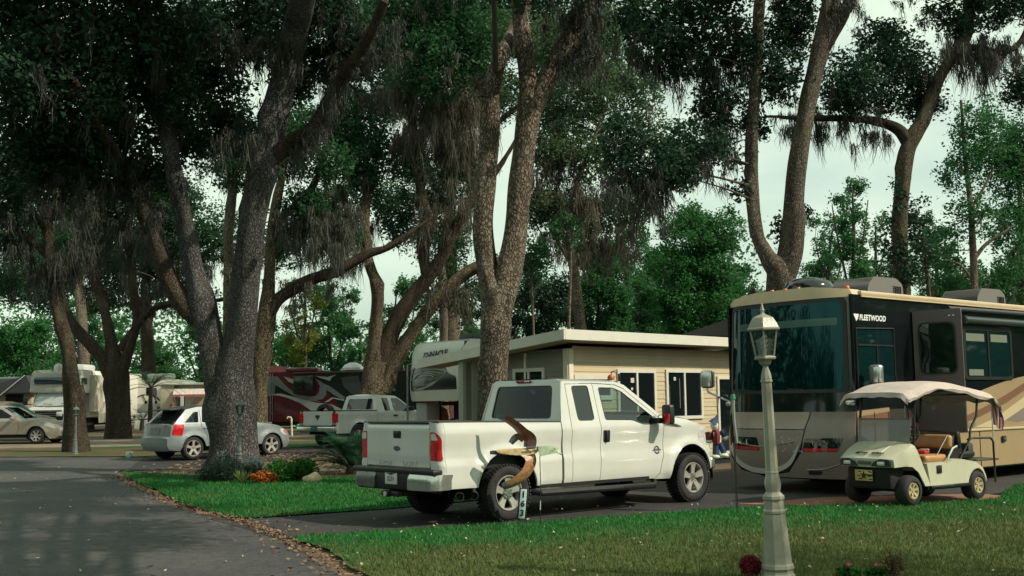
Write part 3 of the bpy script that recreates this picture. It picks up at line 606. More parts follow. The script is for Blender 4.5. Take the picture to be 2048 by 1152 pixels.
# ---------------------------------------------------------------- champagne saloon (cut by the left frame edge) and rounded tan car
def saloon():
    x, y, z = G(79, 888); a = -.06
    t = thing('saloon_car', 'champagne saloon at the left edge with its window down, beside the rounded tan car', 'car', (x-2.72, y+.8, terr(y)), a)
    def Y(u, z):
        v = .88-.06*sm((.42-z)/.2)
        if z > .90: v -= (z-.90)*.40
        for uc in (0, 2.72):
            d = math.hypot(u-uc, z-.33); v += .02*math.exp(-((d-.39)/.06)**2)
        if u > 2.6: v -= .17*((u-2.6)/1.0)**2
        if u < -.5: v -= .13*((-.5-u)/.6)**2
        return v
    body = [(-.45, .25), (-1.0, .30), (-1.08, .55), (-1.02, .92), (-.5, .97), (.2, .96), (1.9, .92), (2.15, .93), (2.6, .885), (3.1, .80), (3.45, .68), (3.58, .52), (3.57, .32), (3.4, .22), (3.2, .21)]
    gh = [((-.62, .95), 'rear_window'), ((.15, 1.36), 'roof'), ((.5, 1.45), 'roof'), ((1.0, 1.45), 'roof'), ((1.3, 1.40), 'windscreen'), ((2.18, .92), 'base')]
    win = [[(-.25, 1.0), (.52, 1.0), (.52, 1.37), (.12, 1.29)], [(.62, 1.0), (1.90, .985), (1.25, 1.34), (.62, 1.38)]]
    car(t, CHAMP, Y, body, gh, win, [(0, .33, .365), (2.72, .33, .365)], glass=GLASS_P, wheels=(0, 2.72), wy=.86, R=.32, rr=.215, spokes=7, sw=.05,
        seams=[[(.57, 1.38), (.57, .95), (.52, .34)], [(2.0, .92), (2.05, .6), (1.95, .34)], [(.52, .34), (1.95, .34)]])
    for s in (-1, 1):
        m = MB(); m.panel(rnd([(3.03, .70), (3.42, .58), (3.44, .66), (3.2, .77), (3.04, .79)], .02), lambda u, z, s=s: (u, s*(Y(u, z)+.008), z), (0, -s, 0), .01, step=.05); m.build('headlight', [LENSW], t)
        m = MB(); m.box((1.82, s*.95, 1.0), (.12, .18, .11), bev=.03); m.build('mirror', [CHAMP], t)
        m = MB(); m.box((.66, s*(Y(.66, .8)+.008), .82), (.18, .02, .03), bev=.008); m.build('handle', [CHAMP], t)
    m = MB(); m.box((1.2, -.36, .72), (.5, .5, .15), bev=.05); m.box((.95, -.36, 1.0), (.14, .48, .6), Matrix.Rotation(-.2, 4, 'Y'), bev=.05); m.box((.9, -.36, 1.28), (.08, .22, .14), bev=.03); m.build('seat', [SEATG], t)
    return t, x-2.72, y+.8, a
def round_car():
    p = P(60, 842, 46.5); z = terr(46.5)
    t = thing('round_roofed_car', 'rounded tan retro car with a tan soft roof parked behind the champagne saloon', 'car', (p[0]-2.0, 46.5, z), -.08)
    def Y(u, z):
        v = .84-.05*sm((.42-z)/.2)
        if z > 1.0: v -= (z-1.0)*.30
        for uc in (0, 2.6):
            d = math.hypot(u-uc, z-.34); v += .06*math.exp(-((d-.42)/.09)**2)
        if u > 2.2: v -= .22*((u-2.2)/1.1)**2
        if u < -.3: v -= .12*((-.3-u)/.5)**2
        return v
    body = [(-.45, .28), (-.68, .35), (-.72, .7), (-.6, 1.0), (.3, 1.03), (1.6, 1.02), (1.95, 1.02), (2.4, .97), (2.8, .85), (3.1, .66), (3.14, .38), (3.04, .28)]
    gh = [((-.55, 1.0), 'rear_window'), ((-.15, 1.48), 'roof'), ((.4, 1.58), 'roof'), ((1.0, 1.58), 'roof'), ((1.35, 1.50), 'windscreen'), ((1.95, 1.01), 'base')]
    win = [[(-.05, 1.08), (.55, 1.08), (.55, 1.44), (.12, 1.40)], [(.66, 1.08), (1.72, 1.06), (1.33, 1.42), (.66, 1.46)]]
    car(t, TANP, Y, body, gh, win, [(0, .34, .39), (2.6, .34, .39)], glass=M('green_glass', (.05, .16, .14), .05, spec=.8), roofmat=M('tan_cloth', (.24, .17, .12), .8, var=.1), wheels=(0, 2.6), wy=.86, R=.33, rr=.21, spokes=5, sw=.06, seams=[[(.6, 1.46), (.6, .36)], [(1.85, 1.0), (1.8, .36)]])
    for s in (-1, 1):
        m = MB(); m.box((1.7, s*.95, 1.12), (.1, .18, .13), bev=.035); m.build('mirror', [WHITE2], t)
        m = MB(); m.lathe([(.09, -.03), (.085, .01), (.05, .03), (.001, .035)], (3.0, s*.52, .70), (1, s*.2, .2), 14); m.build('headlight', [LENSW], t)
big_pickup(); hatchback(); small_pickup(); SAL = saloon(); round_car()
# ================================================================ ground, paving, lawns
def ground_mat():
    m = M('ground_soil', (.05, .045, .028), .95, col2=(.12, .085, .05), vs=.9, bump=.5, bs=25, detail=8); return m
def nfac(t, scale, p0, p1, detail=6, vec=None):
    n = t.nodes.new('ShaderNodeTexNoise'); n.inputs['Scale'].default_value = scale; n.inputs['Detail'].default_value = detail; n.inputs['Roughness'].default_value = .62
    g = t.nodes.new('ShaderNodeTexCoord'); t.links.new(g.outputs['Object'], n.inputs[0])
    r = t.nodes.new('ShaderNodeMapRange'); r.inputs[1].default_value = p0; r.inputs[2].default_value = p1; t.links.new(n.outputs[0], r.inputs[0]); return r.outputs[0]
def mixc(t, f, a, b):
    m = t.nodes.new('ShaderNodeMix'); m.data_type = 'RGBA'
    if hasattr(f, 'node'): t.links.new(f, m.inputs[0])
    else: m.inputs[0].default_value = f
    for i, c in ((6, a), (7, b)):
        if hasattr(c, 'node'): t.links.new(c, m.inputs[i])
        else: m.inputs[i].default_value = (*c, 1)
    return m.outputs[2]
def asphalt(name, c1, c2, grit=.5):
    m = bpy.data.materials.new(name); m.use_nodes = True; t = m.node_tree; b = t.nodes['Principled BSDF']
    c = mixc(t, nfac(t, .55, .35, .65), c1, c2)
    c = mixc(t, nfac(t, 7, .45, .75), c, tuple(q*.72 for q in c1))
    v = t.nodes.new('ShaderNodeTexVoronoi'); v.inputs['Scale'].default_value = 85; g = t.nodes.new('ShaderNodeTexCoord'); t.links.new(g.outputs['Object'], v.inputs[0])
    r = t.nodes.new('ShaderNodeMapRange'); r.inputs[1].default_value = 0; r.inputs[2].default_value = 1; r.inputs[3].default_value = .55; r.inputs[4].default_value = 1.5
    sp = t.nodes.new('ShaderNodeSeparateColor'); t.links.new(v.outputs['Color'], sp.inputs[0]); t.links.new(sp.outputs[0], r.inputs[0])
    mu = t.nodes.new('ShaderNodeMix'); mu.data_type = 'RGBA'; mu.blend_type = 'MULTIPLY'; mu.inputs[0].default_value = grit; t.links.new(c, mu.inputs[6]); t.links.new(r.outputs[0], mu.inputs[7])
    t.links.new(mu.outputs[2], b.inputs['Base Color']); b.inputs['Roughness'].default_value = .85; b.inputs['Specular IOR Level'].default_value = .3
    bn = t.nodes.new('ShaderNodeBump'); bn.inputs['Strength'].default_value = .5; bn.inputs['Distance'].default_value = .006; t.links.new(v.outputs['Distance'], bn.inputs['Height']); t.links.new(bn.outputs[0], b.inputs['Normal'])
    return m
def drygrad(t, n0=.5, n1=2.9):
    """less watered, browner grass away from the driveway edge"""
    g = t.nodes.new('ShaderNodeTexCoord'); d = t.nodes.new('ShaderNodeVectorMath'); d.operation = 'DOT_PRODUCT'; d.inputs[1].default_value = (-.327, .945, 0); t.links.new(g.outputs['Object'], d.inputs[0])
    n = t.nodes.new('ShaderNodeTexNoise'); n.inputs['Scale'].default_value = .7; n.inputs['Detail'].default_value = 6; t.links.new(g.outputs['Object'], n.inputs[0])
    a = t.nodes.new('ShaderNodeMath'); a.operation = 'MULTIPLY_ADD'; a.inputs[1].default_value = 5.0; t.links.new(n.outputs[0], a.inputs[0]); t.links.new(d.outputs['Value'], a.inputs[2])
    r = t.nodes.new('ShaderNodeMapRange'); r.inputs[1].default_value = 14.1+2.5-n0; r.inputs[2].default_value = 14.1+2.5-n1; t.links.new(a.outputs[0], r.inputs[0])
    m = t.nodes.new('ShaderNodeMath'); m.operation = 'MULTIPLY'; m.inputs[1].default_value = .72; t.links.new(r.outputs[0], m.inputs[0]); return m.outputs[0]
def turf(name, green, green2, dry, p0, p1, grad=False):
    m = bpy.data.materials.new(name); m.use_nodes = True; t = m.node_tree; b = t.nodes['Principled BSDF']
    c = mixc(t, nfac(t, 3.5, .35, .65), green, green2); c = mixc(t, drygrad(t) if grad else nfac(t, .33, p0, p1, 5), c, dry); c = mixc(t, nfac(t, 30, .42, .7), c, tuple(q*.35 for q in green))
    t.links.new(c, b.inputs['Base Color']); b.inputs['Roughness'].default_value = .95; b.inputs['Specular IOR Level'].default_value = .1; return m
def sheet(name, poly, dz, mat, step=1.2, wob=0):
    if wob:
        q = dens(poly, .35); R = random.Random(len(poly)); poly = [(x+R.uniform(-wob, wob), y+R.uniform(-wob, wob)) for x, y in q]
    V, T, bd = fill(poly, (), step); m = MB(); m.add([(x, y, terr(y)+dz) for x, y in V], T)
    o = m.build(name, [mat], smooth=30); o['kind'] = 'structure'; return o
g2 = lambda *p: [G(*q)[:2] for q in p]
m = MB(); xs = np.concatenate([np.linspace(-240, -40, 11), np.linspace(-36, 36, 37), np.linspace(40, 240, 11)]); ys = [-60, -20, 0, 20, 24, 28, 31, 33, 36, 40, 46, 50, 55, 60, 70, 80, 120, 200, 500, 1400]
n = len(ys); m.add([(x*(1+max(0, y-80)/150), y, terr(y)-.02) for x in xs for y in ys], [(i*n+j, (i+1)*n+j, (i+1)*n+j+1, i*n+j+1) for i in range(len(xs)-1) for j in range(n-1)])
o = m.build('ground', [ground_mat()]); o['kind'] = 'structure'
ROAD = [(1.0, 2), (-.9, 9), (-1.7, 10.9), (-2.35, 12.6), (-3.05, 14.2), (-4.0, 16.1), (-4.82, 17.2), (-6.0, 19.3), (-7.1, 21.6), (-8.3, 23.9), (-9.5, 26.4), (-10.0, 28.4), (-9.0, 31.0), (-10.8, 33.2), (-13, 33.7), (-15.8, 34.1), (-24, 35), (-60, 40), (-60, 2)]
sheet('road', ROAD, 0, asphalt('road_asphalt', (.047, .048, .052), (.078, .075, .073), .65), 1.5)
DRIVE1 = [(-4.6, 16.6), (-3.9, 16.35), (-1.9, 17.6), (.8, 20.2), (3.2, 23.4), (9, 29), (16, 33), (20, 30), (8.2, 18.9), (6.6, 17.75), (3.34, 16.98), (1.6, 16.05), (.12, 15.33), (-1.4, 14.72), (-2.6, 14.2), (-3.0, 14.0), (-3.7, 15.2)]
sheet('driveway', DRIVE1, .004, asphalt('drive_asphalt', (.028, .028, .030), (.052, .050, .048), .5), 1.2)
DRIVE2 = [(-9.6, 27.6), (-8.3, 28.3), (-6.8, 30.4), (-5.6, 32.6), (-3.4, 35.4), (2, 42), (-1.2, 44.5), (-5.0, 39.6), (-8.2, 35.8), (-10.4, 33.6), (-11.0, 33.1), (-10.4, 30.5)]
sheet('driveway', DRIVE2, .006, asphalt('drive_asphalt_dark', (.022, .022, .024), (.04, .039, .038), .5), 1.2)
LANE = g2((-80, 899), (120, 891), (300, 880), (480, 872), (470, 868), (300, 874), (120, 881), (-80, 887))
sheet('path', [(-34, 38.4), (-14, 39.6), (-8.8, 43), (-9.4, 47), (-16, 45.8), (-34, 47)], .006, M('lane_sand', (.12, .095, .07), .95, col2=(.22, .17, .125), vs=1.2, bump=.3, bs=30), 1.5)
TURF1 = turf('lawn_turf', (.006, .085, .020), (.018, .15, .035), (.105, .085, .032), .56, .74)
LAWN_A = [(-9.4, 26.5), (-8.2, 24.1), (-7.0, 21.8), (-5.9, 19.5), (-4.75, 17.4), (-4.2, 16.62), (-3.9, 16.4), (-1.9, 17.65), (.6, 20.1), (-1.0, 22.5), (-2.0, 24.6), (-3.6, 24.3), (-6.2, 24.6), (-8.2, 26.2)]
sheet('lawn', LAWN_A, .02, TURF1, .8, .05)
LAWN_B = [(1.3, 2), (-.65, 9), (-1.5, 10.95), (-2.1, 12.65), (-2.75, 13.8), (-2.7, 14.02), (-1.3, 14.62), (.16, 15.24), (1.6, 15.95), (3.34, 16.88), (5.0, 17.05), (6.6, 17.3), (7.75, 17.75), (8.1, 18.6), (9.1, 20.3), (13, 23.4), (20, 26), (20, 2)]
TURF2 = turf('lawn_turf_mixed', (.008, .085, .020), (.020, .15, .035), (.10, .095, .035), .50, .70, True)
sheet('lawn', LAWN_B, .02, TURF2, .8, .04)
sheet('verge', [(-26, 36.0), (-15.8, 34.25), (-13, 33.9), (-10.9, 33.4), (-8.6, 35.7), (-5.6, 39.4), (-6.6, 41), (-9.2, 42.0), (-14, 39.4), (-34, 38.2)], .012, turf('verge_turf', (.02, .075, .02), (.04, .11, .03), (.12, .09, .05), .36, .55), 1.2, .1)
sheet('leaf_bed', [(-9.4, 27.3), (-8.4, 26.5), (-6.2, 24.8), (-3.4, 24.6), (-1, 27), (.5, 31), (1.8, 38), (-3, 35.3), (-5.5, 32.4), (-6.7, 30.2), (-8.2, 28.1)], .012, M('leaf_litter', (.06, .045, .025), .95, col2=(.19, .125, .07), vs=2.2, bump=.6, bs=40), 1.2, .08)
def brick_mat():
    m = bpy.data.materials.new('brick_pavers'); m.use_nodes = True; t = m.node_tree; b = t.nodes['Principled BSDF']; g = t.nodes.new('ShaderNodeTexCoord'); mp_ = t.nodes.new('ShaderNodeMapping'); mp_.inputs['Rotation'].default_value = (0, 0, .9)
    t.links.new(g.outputs['Object'], mp_.inputs[0]); k = t.nodes.new('ShaderNodeTexBrick'); k.inputs['Scale'].default_value = 4.5; k.inputs['Color1'].default_value = (.30, .13, .085, 1); k.inputs['Color2'].default_value = (.22, .095, .065, 1); k.inputs['Mortar'].default_value = (.10, .08, .07, 1); k.inputs['Mortar Size'].default_value = .012
    t.links.new(mp_.outputs[0], k.inputs[0]); t.links.new(k.outputs[0], b.inputs['Base Color']); b.inputs['Roughness'].default_value = .9; return m
sheet('patio', g2((1478, 1009), (1700, 1013), (1860, 1012), (2022, 1002), (2040, 996), (1960, 988), (1640, 996)), .009, brick_mat(), .5)
# ---- grass blades and fallen leaves
def blades(name, poly, n, hmin, hmax, mat, dzb=.02, wid=.008, keep=None):
    xs = [p[0] for p in poly]; ys = [p[1] for p in poly]; pts = []
    R = np.random.default_rng(len(poly)+n)
    while len(pts) < n:
        x = R.uniform(min(xs), max(xs)); y = R.uniform(min(ys), max(ys))
        if inside((x, y), poly) and (keep is None or keep(x, y)): pts.append((x, y))
    p = np.array(pts); k = len(p); z = np.array([terr(y)+dzb-.005 for y in p[:, 1]])
    a = R.uniform(0, 2*PI, k); h = R.uniform(hmin, hmax, k); ln = h*R.uniform(.1, .8, k); b = R.uniform(0, 2*PI, k); w_ = wid*R.uniform(.6, 1.4, k)
    v = np.zeros((k, 3, 3)); v[:, 0] = np.c_[p[:, 0]-np.cos(a)*w_, p[:, 1]-np.sin(a)*w_, z]; v[:, 1] = np.c_[p[:, 0]+np.cos(a)*w_, p[:, 1]+np.sin(a)*w_, z]; v[:, 2] = np.c_[p[:, 0]+np.cos(b)*ln, p[:, 1]+np.sin(b)*ln, z+h]
    me = bpy.data.meshes.new(name); me.from_pydata(v.reshape(-1, 3), [], np.arange(k*3).reshape(-1, 3)); me.materials.append(mat)
    o = bpy.data.objects.new(name, me); COL.objects.link(o); o['kind'] = 'stuff'; o['label'] = 'short green lawn grass with drier brownish patches'; o['category'] = 'grass'; return o
def turf_leaf(name, g1, g2_, dry, p0, p1, grad=False):
    m = leaf_mat(name, g1, g2_, .3, 3.5); t = m.node_tree; b = t.nodes['Principled BSDF']; src = b.inputs['Base Color'].links[0].from_socket
    c = mixc(t, drygrad(t) if grad else nfac(t, .33, p0, p1, 5), src, dry); c = mixc(t, nfac(t, 40, .5, .75), c, (.16, .15, .07))
    t.links.new(c, b.inputs['Base Color']); tr = [q for q in t.nodes if q.bl_idname == 'ShaderNodeBsdfTranslucent'][0]; t.links.new(c, tr.inputs[0]); return m
VIS_B = [(-1.5, 10.95), (-2.1, 12.65), (-2.72, 13.8), (-2.7, 14.05), (-1.3, 14.66), (.16, 15.28), (1.6, 16.0), (3.34, 16.92), (5.0, 17.1), (6.6, 17.35), (7.75, 17.8), (8.1, 18.6), (9.1, 20.3), (10.5, 21.4), (11, 20), (7, 13), (4.6, 8.5), (-.4, 8.5)]
GR2 = turf_leaf('grass_blade_mixed', (.008, .105, .024), (.036, .21, .045), (.14, .118, .042), .50, .70, True)
GR1 = turf_leaf('grass_blade', (.007, .105, .024), (.036, .22, .046), (.14, .12, .05), .56, .74)
blades('grass', VIS_B, 62000, .025, .065, GR2)
blades('grass', LAWN_A, 36000, .03, .075, GR1, wid=.011)
def litter(name, pts_fn, n, mat, label, size=.035, lift=.014):
    v = []; f = []; R = random.Random(n)
    for i in range(n):
        x, y = pts_fn(R); z = terr(y)+lift; a = R.uniform(0, 2*PI); s = size*R.uniform(.6, 1.5); tl = [R.uniform(-.012, .02) for _ in range(4)]
        c, d = math.cos(a)*s, math.sin(a)*s; b = len(v)
        v += [(x-c, y-d, z+tl[0]), (x+d*.45, y-c*.45, z+tl[1]), (x+c, y+d, z+tl[2]), (x-d*.45, y+c*.45, z+tl[3])]; f.append((b, b+1, b+2, b+3))
    me = bpy.data.meshes.new(name); me.from_pydata(v, [], f); me.materials.append(mat); o = bpy.data.objects.new(name, me); COL.objects.link(o)
    props(o, label, 'fallen leaves', kind='stuff'); return o
LIT = M('dry_leaf', (.10, .05, .028), .8, col2=(.28, .17, .095), vs=9); LITP = M('pale_leaf', (.30, .26, .17), .8, col2=(.5, .44, .3), vs=9)
EDGE = [(-.9, 9), (-1.7, 10.9), (-2.35, 12.6), (-3.05, 14.2), (-3.7, 15.6), (-4.2, 16.5), (-4.82, 17.2), (-6.0, 19.3), (-7.1, 21.6), (-8.3, 23.9), (-9.4, 26.2)]
def on_edge(R, E=EDGE, s0=.02, s1=.22):
    i = R.randrange(len(E)-1); t = R.random(); x = E[i][0]+(E[i+1][0]-E[i][0])*t; y = E[i][1]+(E[i+1][1]-E[i][1])*t; o_ = R.gauss(0.02, .07 if R.random() < .75 else .22); return x+o_, y+o_*.4
litter('fallen_leaves', on_edge, 1700, LIT, 'brown leaf litter gathered along the road edge', .026, .022)
litter('fallen_leaves', lambda R: (R.uniform(-12, 1), R.uniform(9.5, 30)), 380, LITP, 'pale leaves scattered over the paving', .03, .012)
litter('fallen_leaves', lambda R: (R.uniform(-2, 9), R.uniform(10, 17.3)), 260, LITP, 'pale leaves lying in the front lawn', .018, .06)
litter('fallen_leaves', lambda R: (-9+R.random()*9, 25+R.random()*10), 3000, LIT, 'brown leaf litter under the oaks behind the lawn', .05, .026)
# ================================================================ big dark motorhome
RV = Frame(4.93, 19.83, .687)
RVB = M('rv_black', (.006, .008, .010), .10, coat=.5, var=.2, vs=1.5); RVG = M('rv_grey_brown', (.225, .185, .16), .40, .1, coat=.4, var=.06, vs=1); RVG2 = M('rv_taupe', (.34, .275, .225), .40, .1, coat=.4)
RVT = M('rv_tan', (.36, .26, .155), .3, .1, coat=.3, var=.04, vs=1); RVBR = M('rv_brown', (.20, .11, .07), .3, .1, coat=.3); RVC = M('rv_cream', (.55, .45, .29), .3, .05, coat=.3); ROOFT = M('rv_roof_tan', (.50, .40, .26), .5, var=.05)
WSG = M('windscreen_teal', (.001, .010, .013), .03, spec=.45); WSG.node_tree.nodes['Principled BSDF'].inputs['Specular Tint'].default_value = (.35, .95, 1, 1)
SIGNW = M('sign_white', (.7, .72, .7), .5)
def front_u(v, z):
    a = min(1, abs(v)/1.36); return -.22+.25*a**3.4+max(0, z-1.35)*.05-.06*math.sin(min(1, max(0, (1.3-z)/1.1))*PI)
def big_motorhome():
    t = thing('motorhome', 'huge black and tan coach motorhome with a wide teal windscreen behind the golf cart', 'motorhome', (RV.x, RV.y, 0), RV.a)
    W = 1.358; LEN = 10.8
    def fm(v, z): return (front_u(v, z), v, z)
    bk = (1, 0, 0)
    b = MB()
    b.panel(rnd([(-1.355, .27), (1.355, .27), (1.355, 3.36), (1.2, 3.46), (-1.2, 3.46), (-1.355, 3.36)], [.12, .12, .05, .1, .1, .05]), fm, bk, .05, step=.14)
    for s in (-1, 1): b.panel(rect(.032, .27, LEN, 3.42), lambda u, z, s=s: (u, s*W, z), (0, -s, 0), .05, step=.9)
    b.box((LEN, 0, 1.85), (.06, 2*W, 3.15)); b.box((5.6, 0, .5), (10.2, 2.5, .5))
    b.panel(rect(-W, .3, W, LEN, .05), lambda v, u: (u, v, 3.43+.09*(1-(v/W)**2)), (0, 0, -1), .05, step=.5)
    bo = b.build('body', [RVB], t)
    # lower front fascia, metal taupe, split by seams
    c = MB(); fo = lambda v, z: (front_u(v, z)-.012, v, z)
    c.panel(rnd([(-.60, 1.41), (-.49, 1.115), (1.17, 1.115), (1.30, 1.41)], .02), fo, bk, .02, step=.1, mat=1)
    c.panel(rnd([(-.49, 1.095), (1.17, 1.095), (1.22, .60), (.95, .42), (.42, .34), (-.12, .42), (-.40, .75)], [.02, .02, .15, .2, .2, .2, .1]), fo, bk, .02, step=.08)
    c.panel(rnd([(-.63, 1.41), (-1.355, 1.41), (-1.355, .27), (1.355, .27), (1.355, 1.41), (1.33, 1.41), (1.27, .58), (.98, .36), (.42, .27), (-.15, .36), (-.44, .72), (-.52, 1.12)], .02), fo, bk, .02, step=.1)
    fa = c.build('front_fascia', [RVG, RVG2], t)
    # smile: pale arc round the hood
    c = MB(); sp = cr([(1.24, .80), (1.10, .56), (.80, .41), (.42, .36), (.05, .41), (-.22, .56), (-.40, .86)], 8)
    wd = [.055, .05, .045, .045, .045, .035, .008]
    L_ = []; R_ = []
    for i, q in enumerate(sp):
        a, b_ = sp[max(0, i-1)], sp[min(len(sp)-1, i+1)]; d = (b_-a)/np.linalg.norm(b_-a); wv = np.interp(i/(len(sp)-1)*6, range(7), wd); nn = np.array([-d[1], d[0]]); L_.append(tuple(q+nn*wv)); R_.append(tuple(q-nn*wv))
    c.panel(L_+R_[::-1], lambda v, z: (front_u(v, z)-.022, v, z), bk, .012, step=.08); c.build('front_trim', [M('trim_grey', (.50, .48, .44), .4)], fa)
    c = MB()
    for pth in ([(1.0, .86), (.42, .80), (-.30, .90)], [(-.52, .42), (-.8, .43), (-1.05, .50), (-1.30, .60)]):
        q = cr(pth, 6); c.tube([(front_u(a, z)-.02, a, z) for a, z in q], .010, 5)
    c.build('chrome_line', [RVG2], fa)
    c = MB(); R = random.Random(4)   # splashes on the paint
    for k in range(16):
        v, z = R.uniform(-.55, .0), R.uniform(.70, 1.03); c.box((front_u(v, z)-.028, v, z), (.004, .022*R.uniform(.5, 1.3), .014), bev=.002)
    c.build('bug_splash', [SIGNW], fa)
    # windscreen with frame
    w_ = rnd([(-1.20, 1.80), (1.22, 1.80), (1.20, 3.30), (-1.17, 3.32)], [.05, .05, .12, .12])
    c = MB(); c.panel(w_, lambda v, z: (front_u(v, z)-.012, v, z), bk, .01, step=.12); ws = c.build('windscreen', [WSG], t)
    c = MB(); c.panel(rnd([(-1.27, 1.74), (1.29, 1.74), (1.27, 3.37), (-1.24, 3.38)], .12), lambda v, z: (front_u(v, z)-.018, v, z), bk, .02, [w_], step=.12); c.build('windscreen_seal', [BLACKP], ws)
    c = MB(); c.panel(rect(-1.1, 2.90, 1.05, 3.03, .03), lambda v, z: (front_u(v, z)-.0145, v, z), bk, .002, step=.15); c.build('sun_visor_band', [M('visor_teal', (.03, .10, .085), .15)], ws)
    for v in (-.75, .35):
        c = MB(); c.tube([(front_u(v, 1.70)-.05, v, 1.70), (front_u(v, 1.78)-.05, v+.28, 1.80), (front_u(v, 1.8)-.03, v+.75, 1.83)], .010, 5); c.build('wiper', [BLACKP], t)
    # head lights
    for s in (-1, 1):
        hp = rnd([(s*.52, .96), (s*1.19, .965), (s*1.10, .735), (s*.46, .725)], .03)
        c = MB(); c.panel(hp, lambda v, z: (front_u(v, z)-.018, v, z), bk, .012, step=.07); hl = c.build('headlight', [GLASS_D], t)
        c = MB()
        for v, r in ((.72, .055), (.90, .06), (1.05, .045)): c.lathe([(r, 0), (r*.8, -.02), (.001, -.03)], (front_u(v, .88)-.03, s*v, .88), (-1, 0, 0), 14)
        c.build('reflector', [CHROME], hl)
        c = MB(); c.panel(rnd([(s*.49, .79), (s*1.12, .79), (s*1.10, .745), (s*.48, .735)], .015), lambda v, z: (front_u(v, z)-.023, v, z), bk, .01, step=.07); c.build('reflector_strip', [RED], hl)
        c = MB(); c.lathe([(.05, 0), (.045, -.02), (.001, -.02)], (front_u(.66, .37)-.02, s*.66, .37), (-1, 0, 0), 14); c.panel(rnd([(s*.55, .40), (s*.82, .40), (s*.78, .34), (s*.55, .33)], .02), lambda v, z: (front_u(v, z)-.018, v, z), bk, .006, step=.07, mat=1); c.build('fog_light', [CHROME, DARK], t)
    # side: pale belt, tan sweep, stripes (each colour its own sheet, a few mm proud)
    sd = lambda o: (lambda u, z: (u, -W-o, z)); sb = (0, 1, 0)
    c = MB(); c.panel([(.04, 1.42), (1.02, 1.47), (1.02, .27), (.04, .27)], sd(.006), sb, .008, step=.3)
    c.panel([(.04, 1.31), (1.02, 1.41), (1.02, 1.20), (.04, 1.12)], sd(.011), sb, .006, step=.3, mat=1); c.panel([(.04, 1.41), (1.02, 1.465), (1.02, 1.40), (.04, 1.32)], sd(.014), sb, .006, step=.3, mat=2)
    c.panel(rect(1.04, .27, 3.22, 1.44), sd(.005), sb, .008, step=.4, mat=3)
    c.panel([(3.25, .29), (3.25, 1.535)]+[(3.25+(6.6-3.25)*k/8, 1.535+.50*math.sin(k/8*1.35)+.06*k/8) for k in range(1, 9)]+[(8.5, 2.32), (10.78, 2.36), (10.78, .29)], sd(.006), sb, .008, step=.4, mat=2)
    c.panel([(3.27, 1.20), (4.2, 1.40), (5.2, 1.66), (6.1, 1.93), (7.2, 2.08), (7.2, 1.97), (6.1, 1.78), (5.2, 1.50), (4.2, 1.26), (3.27, 1.09)], sd(.011), sb, .006, step=.3, mat=1)
    c.panel([(3.95, 1.05), (4.8, 1.22), (6.0, 1.62), (7.2, 1.90), (7.2, 1.76), (6.2, 1.48), (5.0, 1.12), (4.9, 1.03)], sd(.012), sb, .006, step=.3, mat=4)
    c.panel([(3.27, 1.10), (3.9, 1.05), (4.0, 1.12), (3.3, 1.18)], sd(.013), sb, .005, step=.3, mat=0); c.panel([(4.85, 1.20), (6.2, 1.46), (7.2, 1.70), (7.2, 1.25), (5.6, 1.12)], sd(.010), sb, .005, step=.3, mat=0)
    c.build('side_paint', [RVG, RVBR, RVT, M('rv_dark_taupe', (.06, .054, .05), .3, .2, coat=.3), RVC], t)
    c = MB(); c.box((7.0, -W-.02, 1.0), (7.5, .025, .045), bev=.01); c.build('belt_trim', [RVC], t)
    c = MB(); c.box((5.0, -W-.03, .80), (.15, .03, .12), bev=.02); c.box((5.0, -W-.045, .80), (.10, .02, .07), mat=1); c.build('locker_latch', [BLACKP, STEEL], t)
    c = MB()
    for u in (4.1, 6.2, 8.3): c.box((u, -W-.009, .63), (.012, .012, .70))
    c.box((.98, -W-.012, .85), (.012, .012, 1.1)); c.box((.55, -W-.012, .85), (.010, .012, 1.1)); c.build('locker_seam', [DARK], t)
    # driver window, slide-out, long window and its awning
    c = MB(); c.panel(rnd([(.12, 1.80), (1.24, 1.80), (1.24, 2.84), (.12, 2.80)], .07), sd(.010), sb, .006, step=.3); dw = c.build('cab_window', [M('cab_glass', (.003, .016, .018), .03, spec=.9)], t)
    c = MB(); c.tube([(.10, -W-.02, 1.79), (.10, -W-.02, 2.83), (1.26, -W-.02, 2.86), (1.26, -W-.02, 1.78)], .014, 6); c.box((.68, -W-.02, 2.55), (1.1, .016, .03)); c.box((.72, -W-.02, 2.2), (.025, .014, .75)); c.build('window_frame', [BLACKP], dw)
    # entry door swung wide open, window in it
    hx, ox = Vector((1.90, -W-.02, 0)), Vector((2.06, -W-.88, 0)); dd = (ox-hx).normalized(); nn = Vector((dd.y, -dd.x, 0)); nn = nn if nn.x < 0 else -nn
    dm = lambda a, z: tuple(hx+dd*a+Vector((0, 0, z)))
    DWN = rnd([(.13, 2.07), (.74, 2.07), (.72, 2.95), (.12, 2.95)], .12)
    c = MB(); c.prism(rect(0, 1.02, .86, 3.20, .03), dm, -nn*.05); dr = c.build('entry_door', [M('door_taupe', (.105, .09, .088), .35, .1, coat=.2)], t)
    c = MB(); c.panel(DWN, lambda a, z: tuple(Vector(dm(a, z))+nn*.006), -nn, .005, step=.4); c.build('window', [GLASS_D], dr)
    c = MB(); c.panel(rnd([(.10, 2.04), (.77, 2.04), (.75, 2.98), (.09, 2.98)], .13), lambda a, z: tuple(Vector(dm(a, z))+nn*.010), -nn, .010, [DWN], step=.4); c.build('window_seal', [BLACKP], dr)
    for a_ in (.66, .73):
        c = MB(); p_ = Vector(dm(a_, 3.08))+nn*.01; c.box(tuple(p_), (.03, .03, .025), bev=.006); c.build('door_stud', [SIGNW], dr)
    c = MB(); c.box((2.45, -W-.006, 2.1), (1.0, .01, 2.1)); c.build('doorway', [DARK], t)
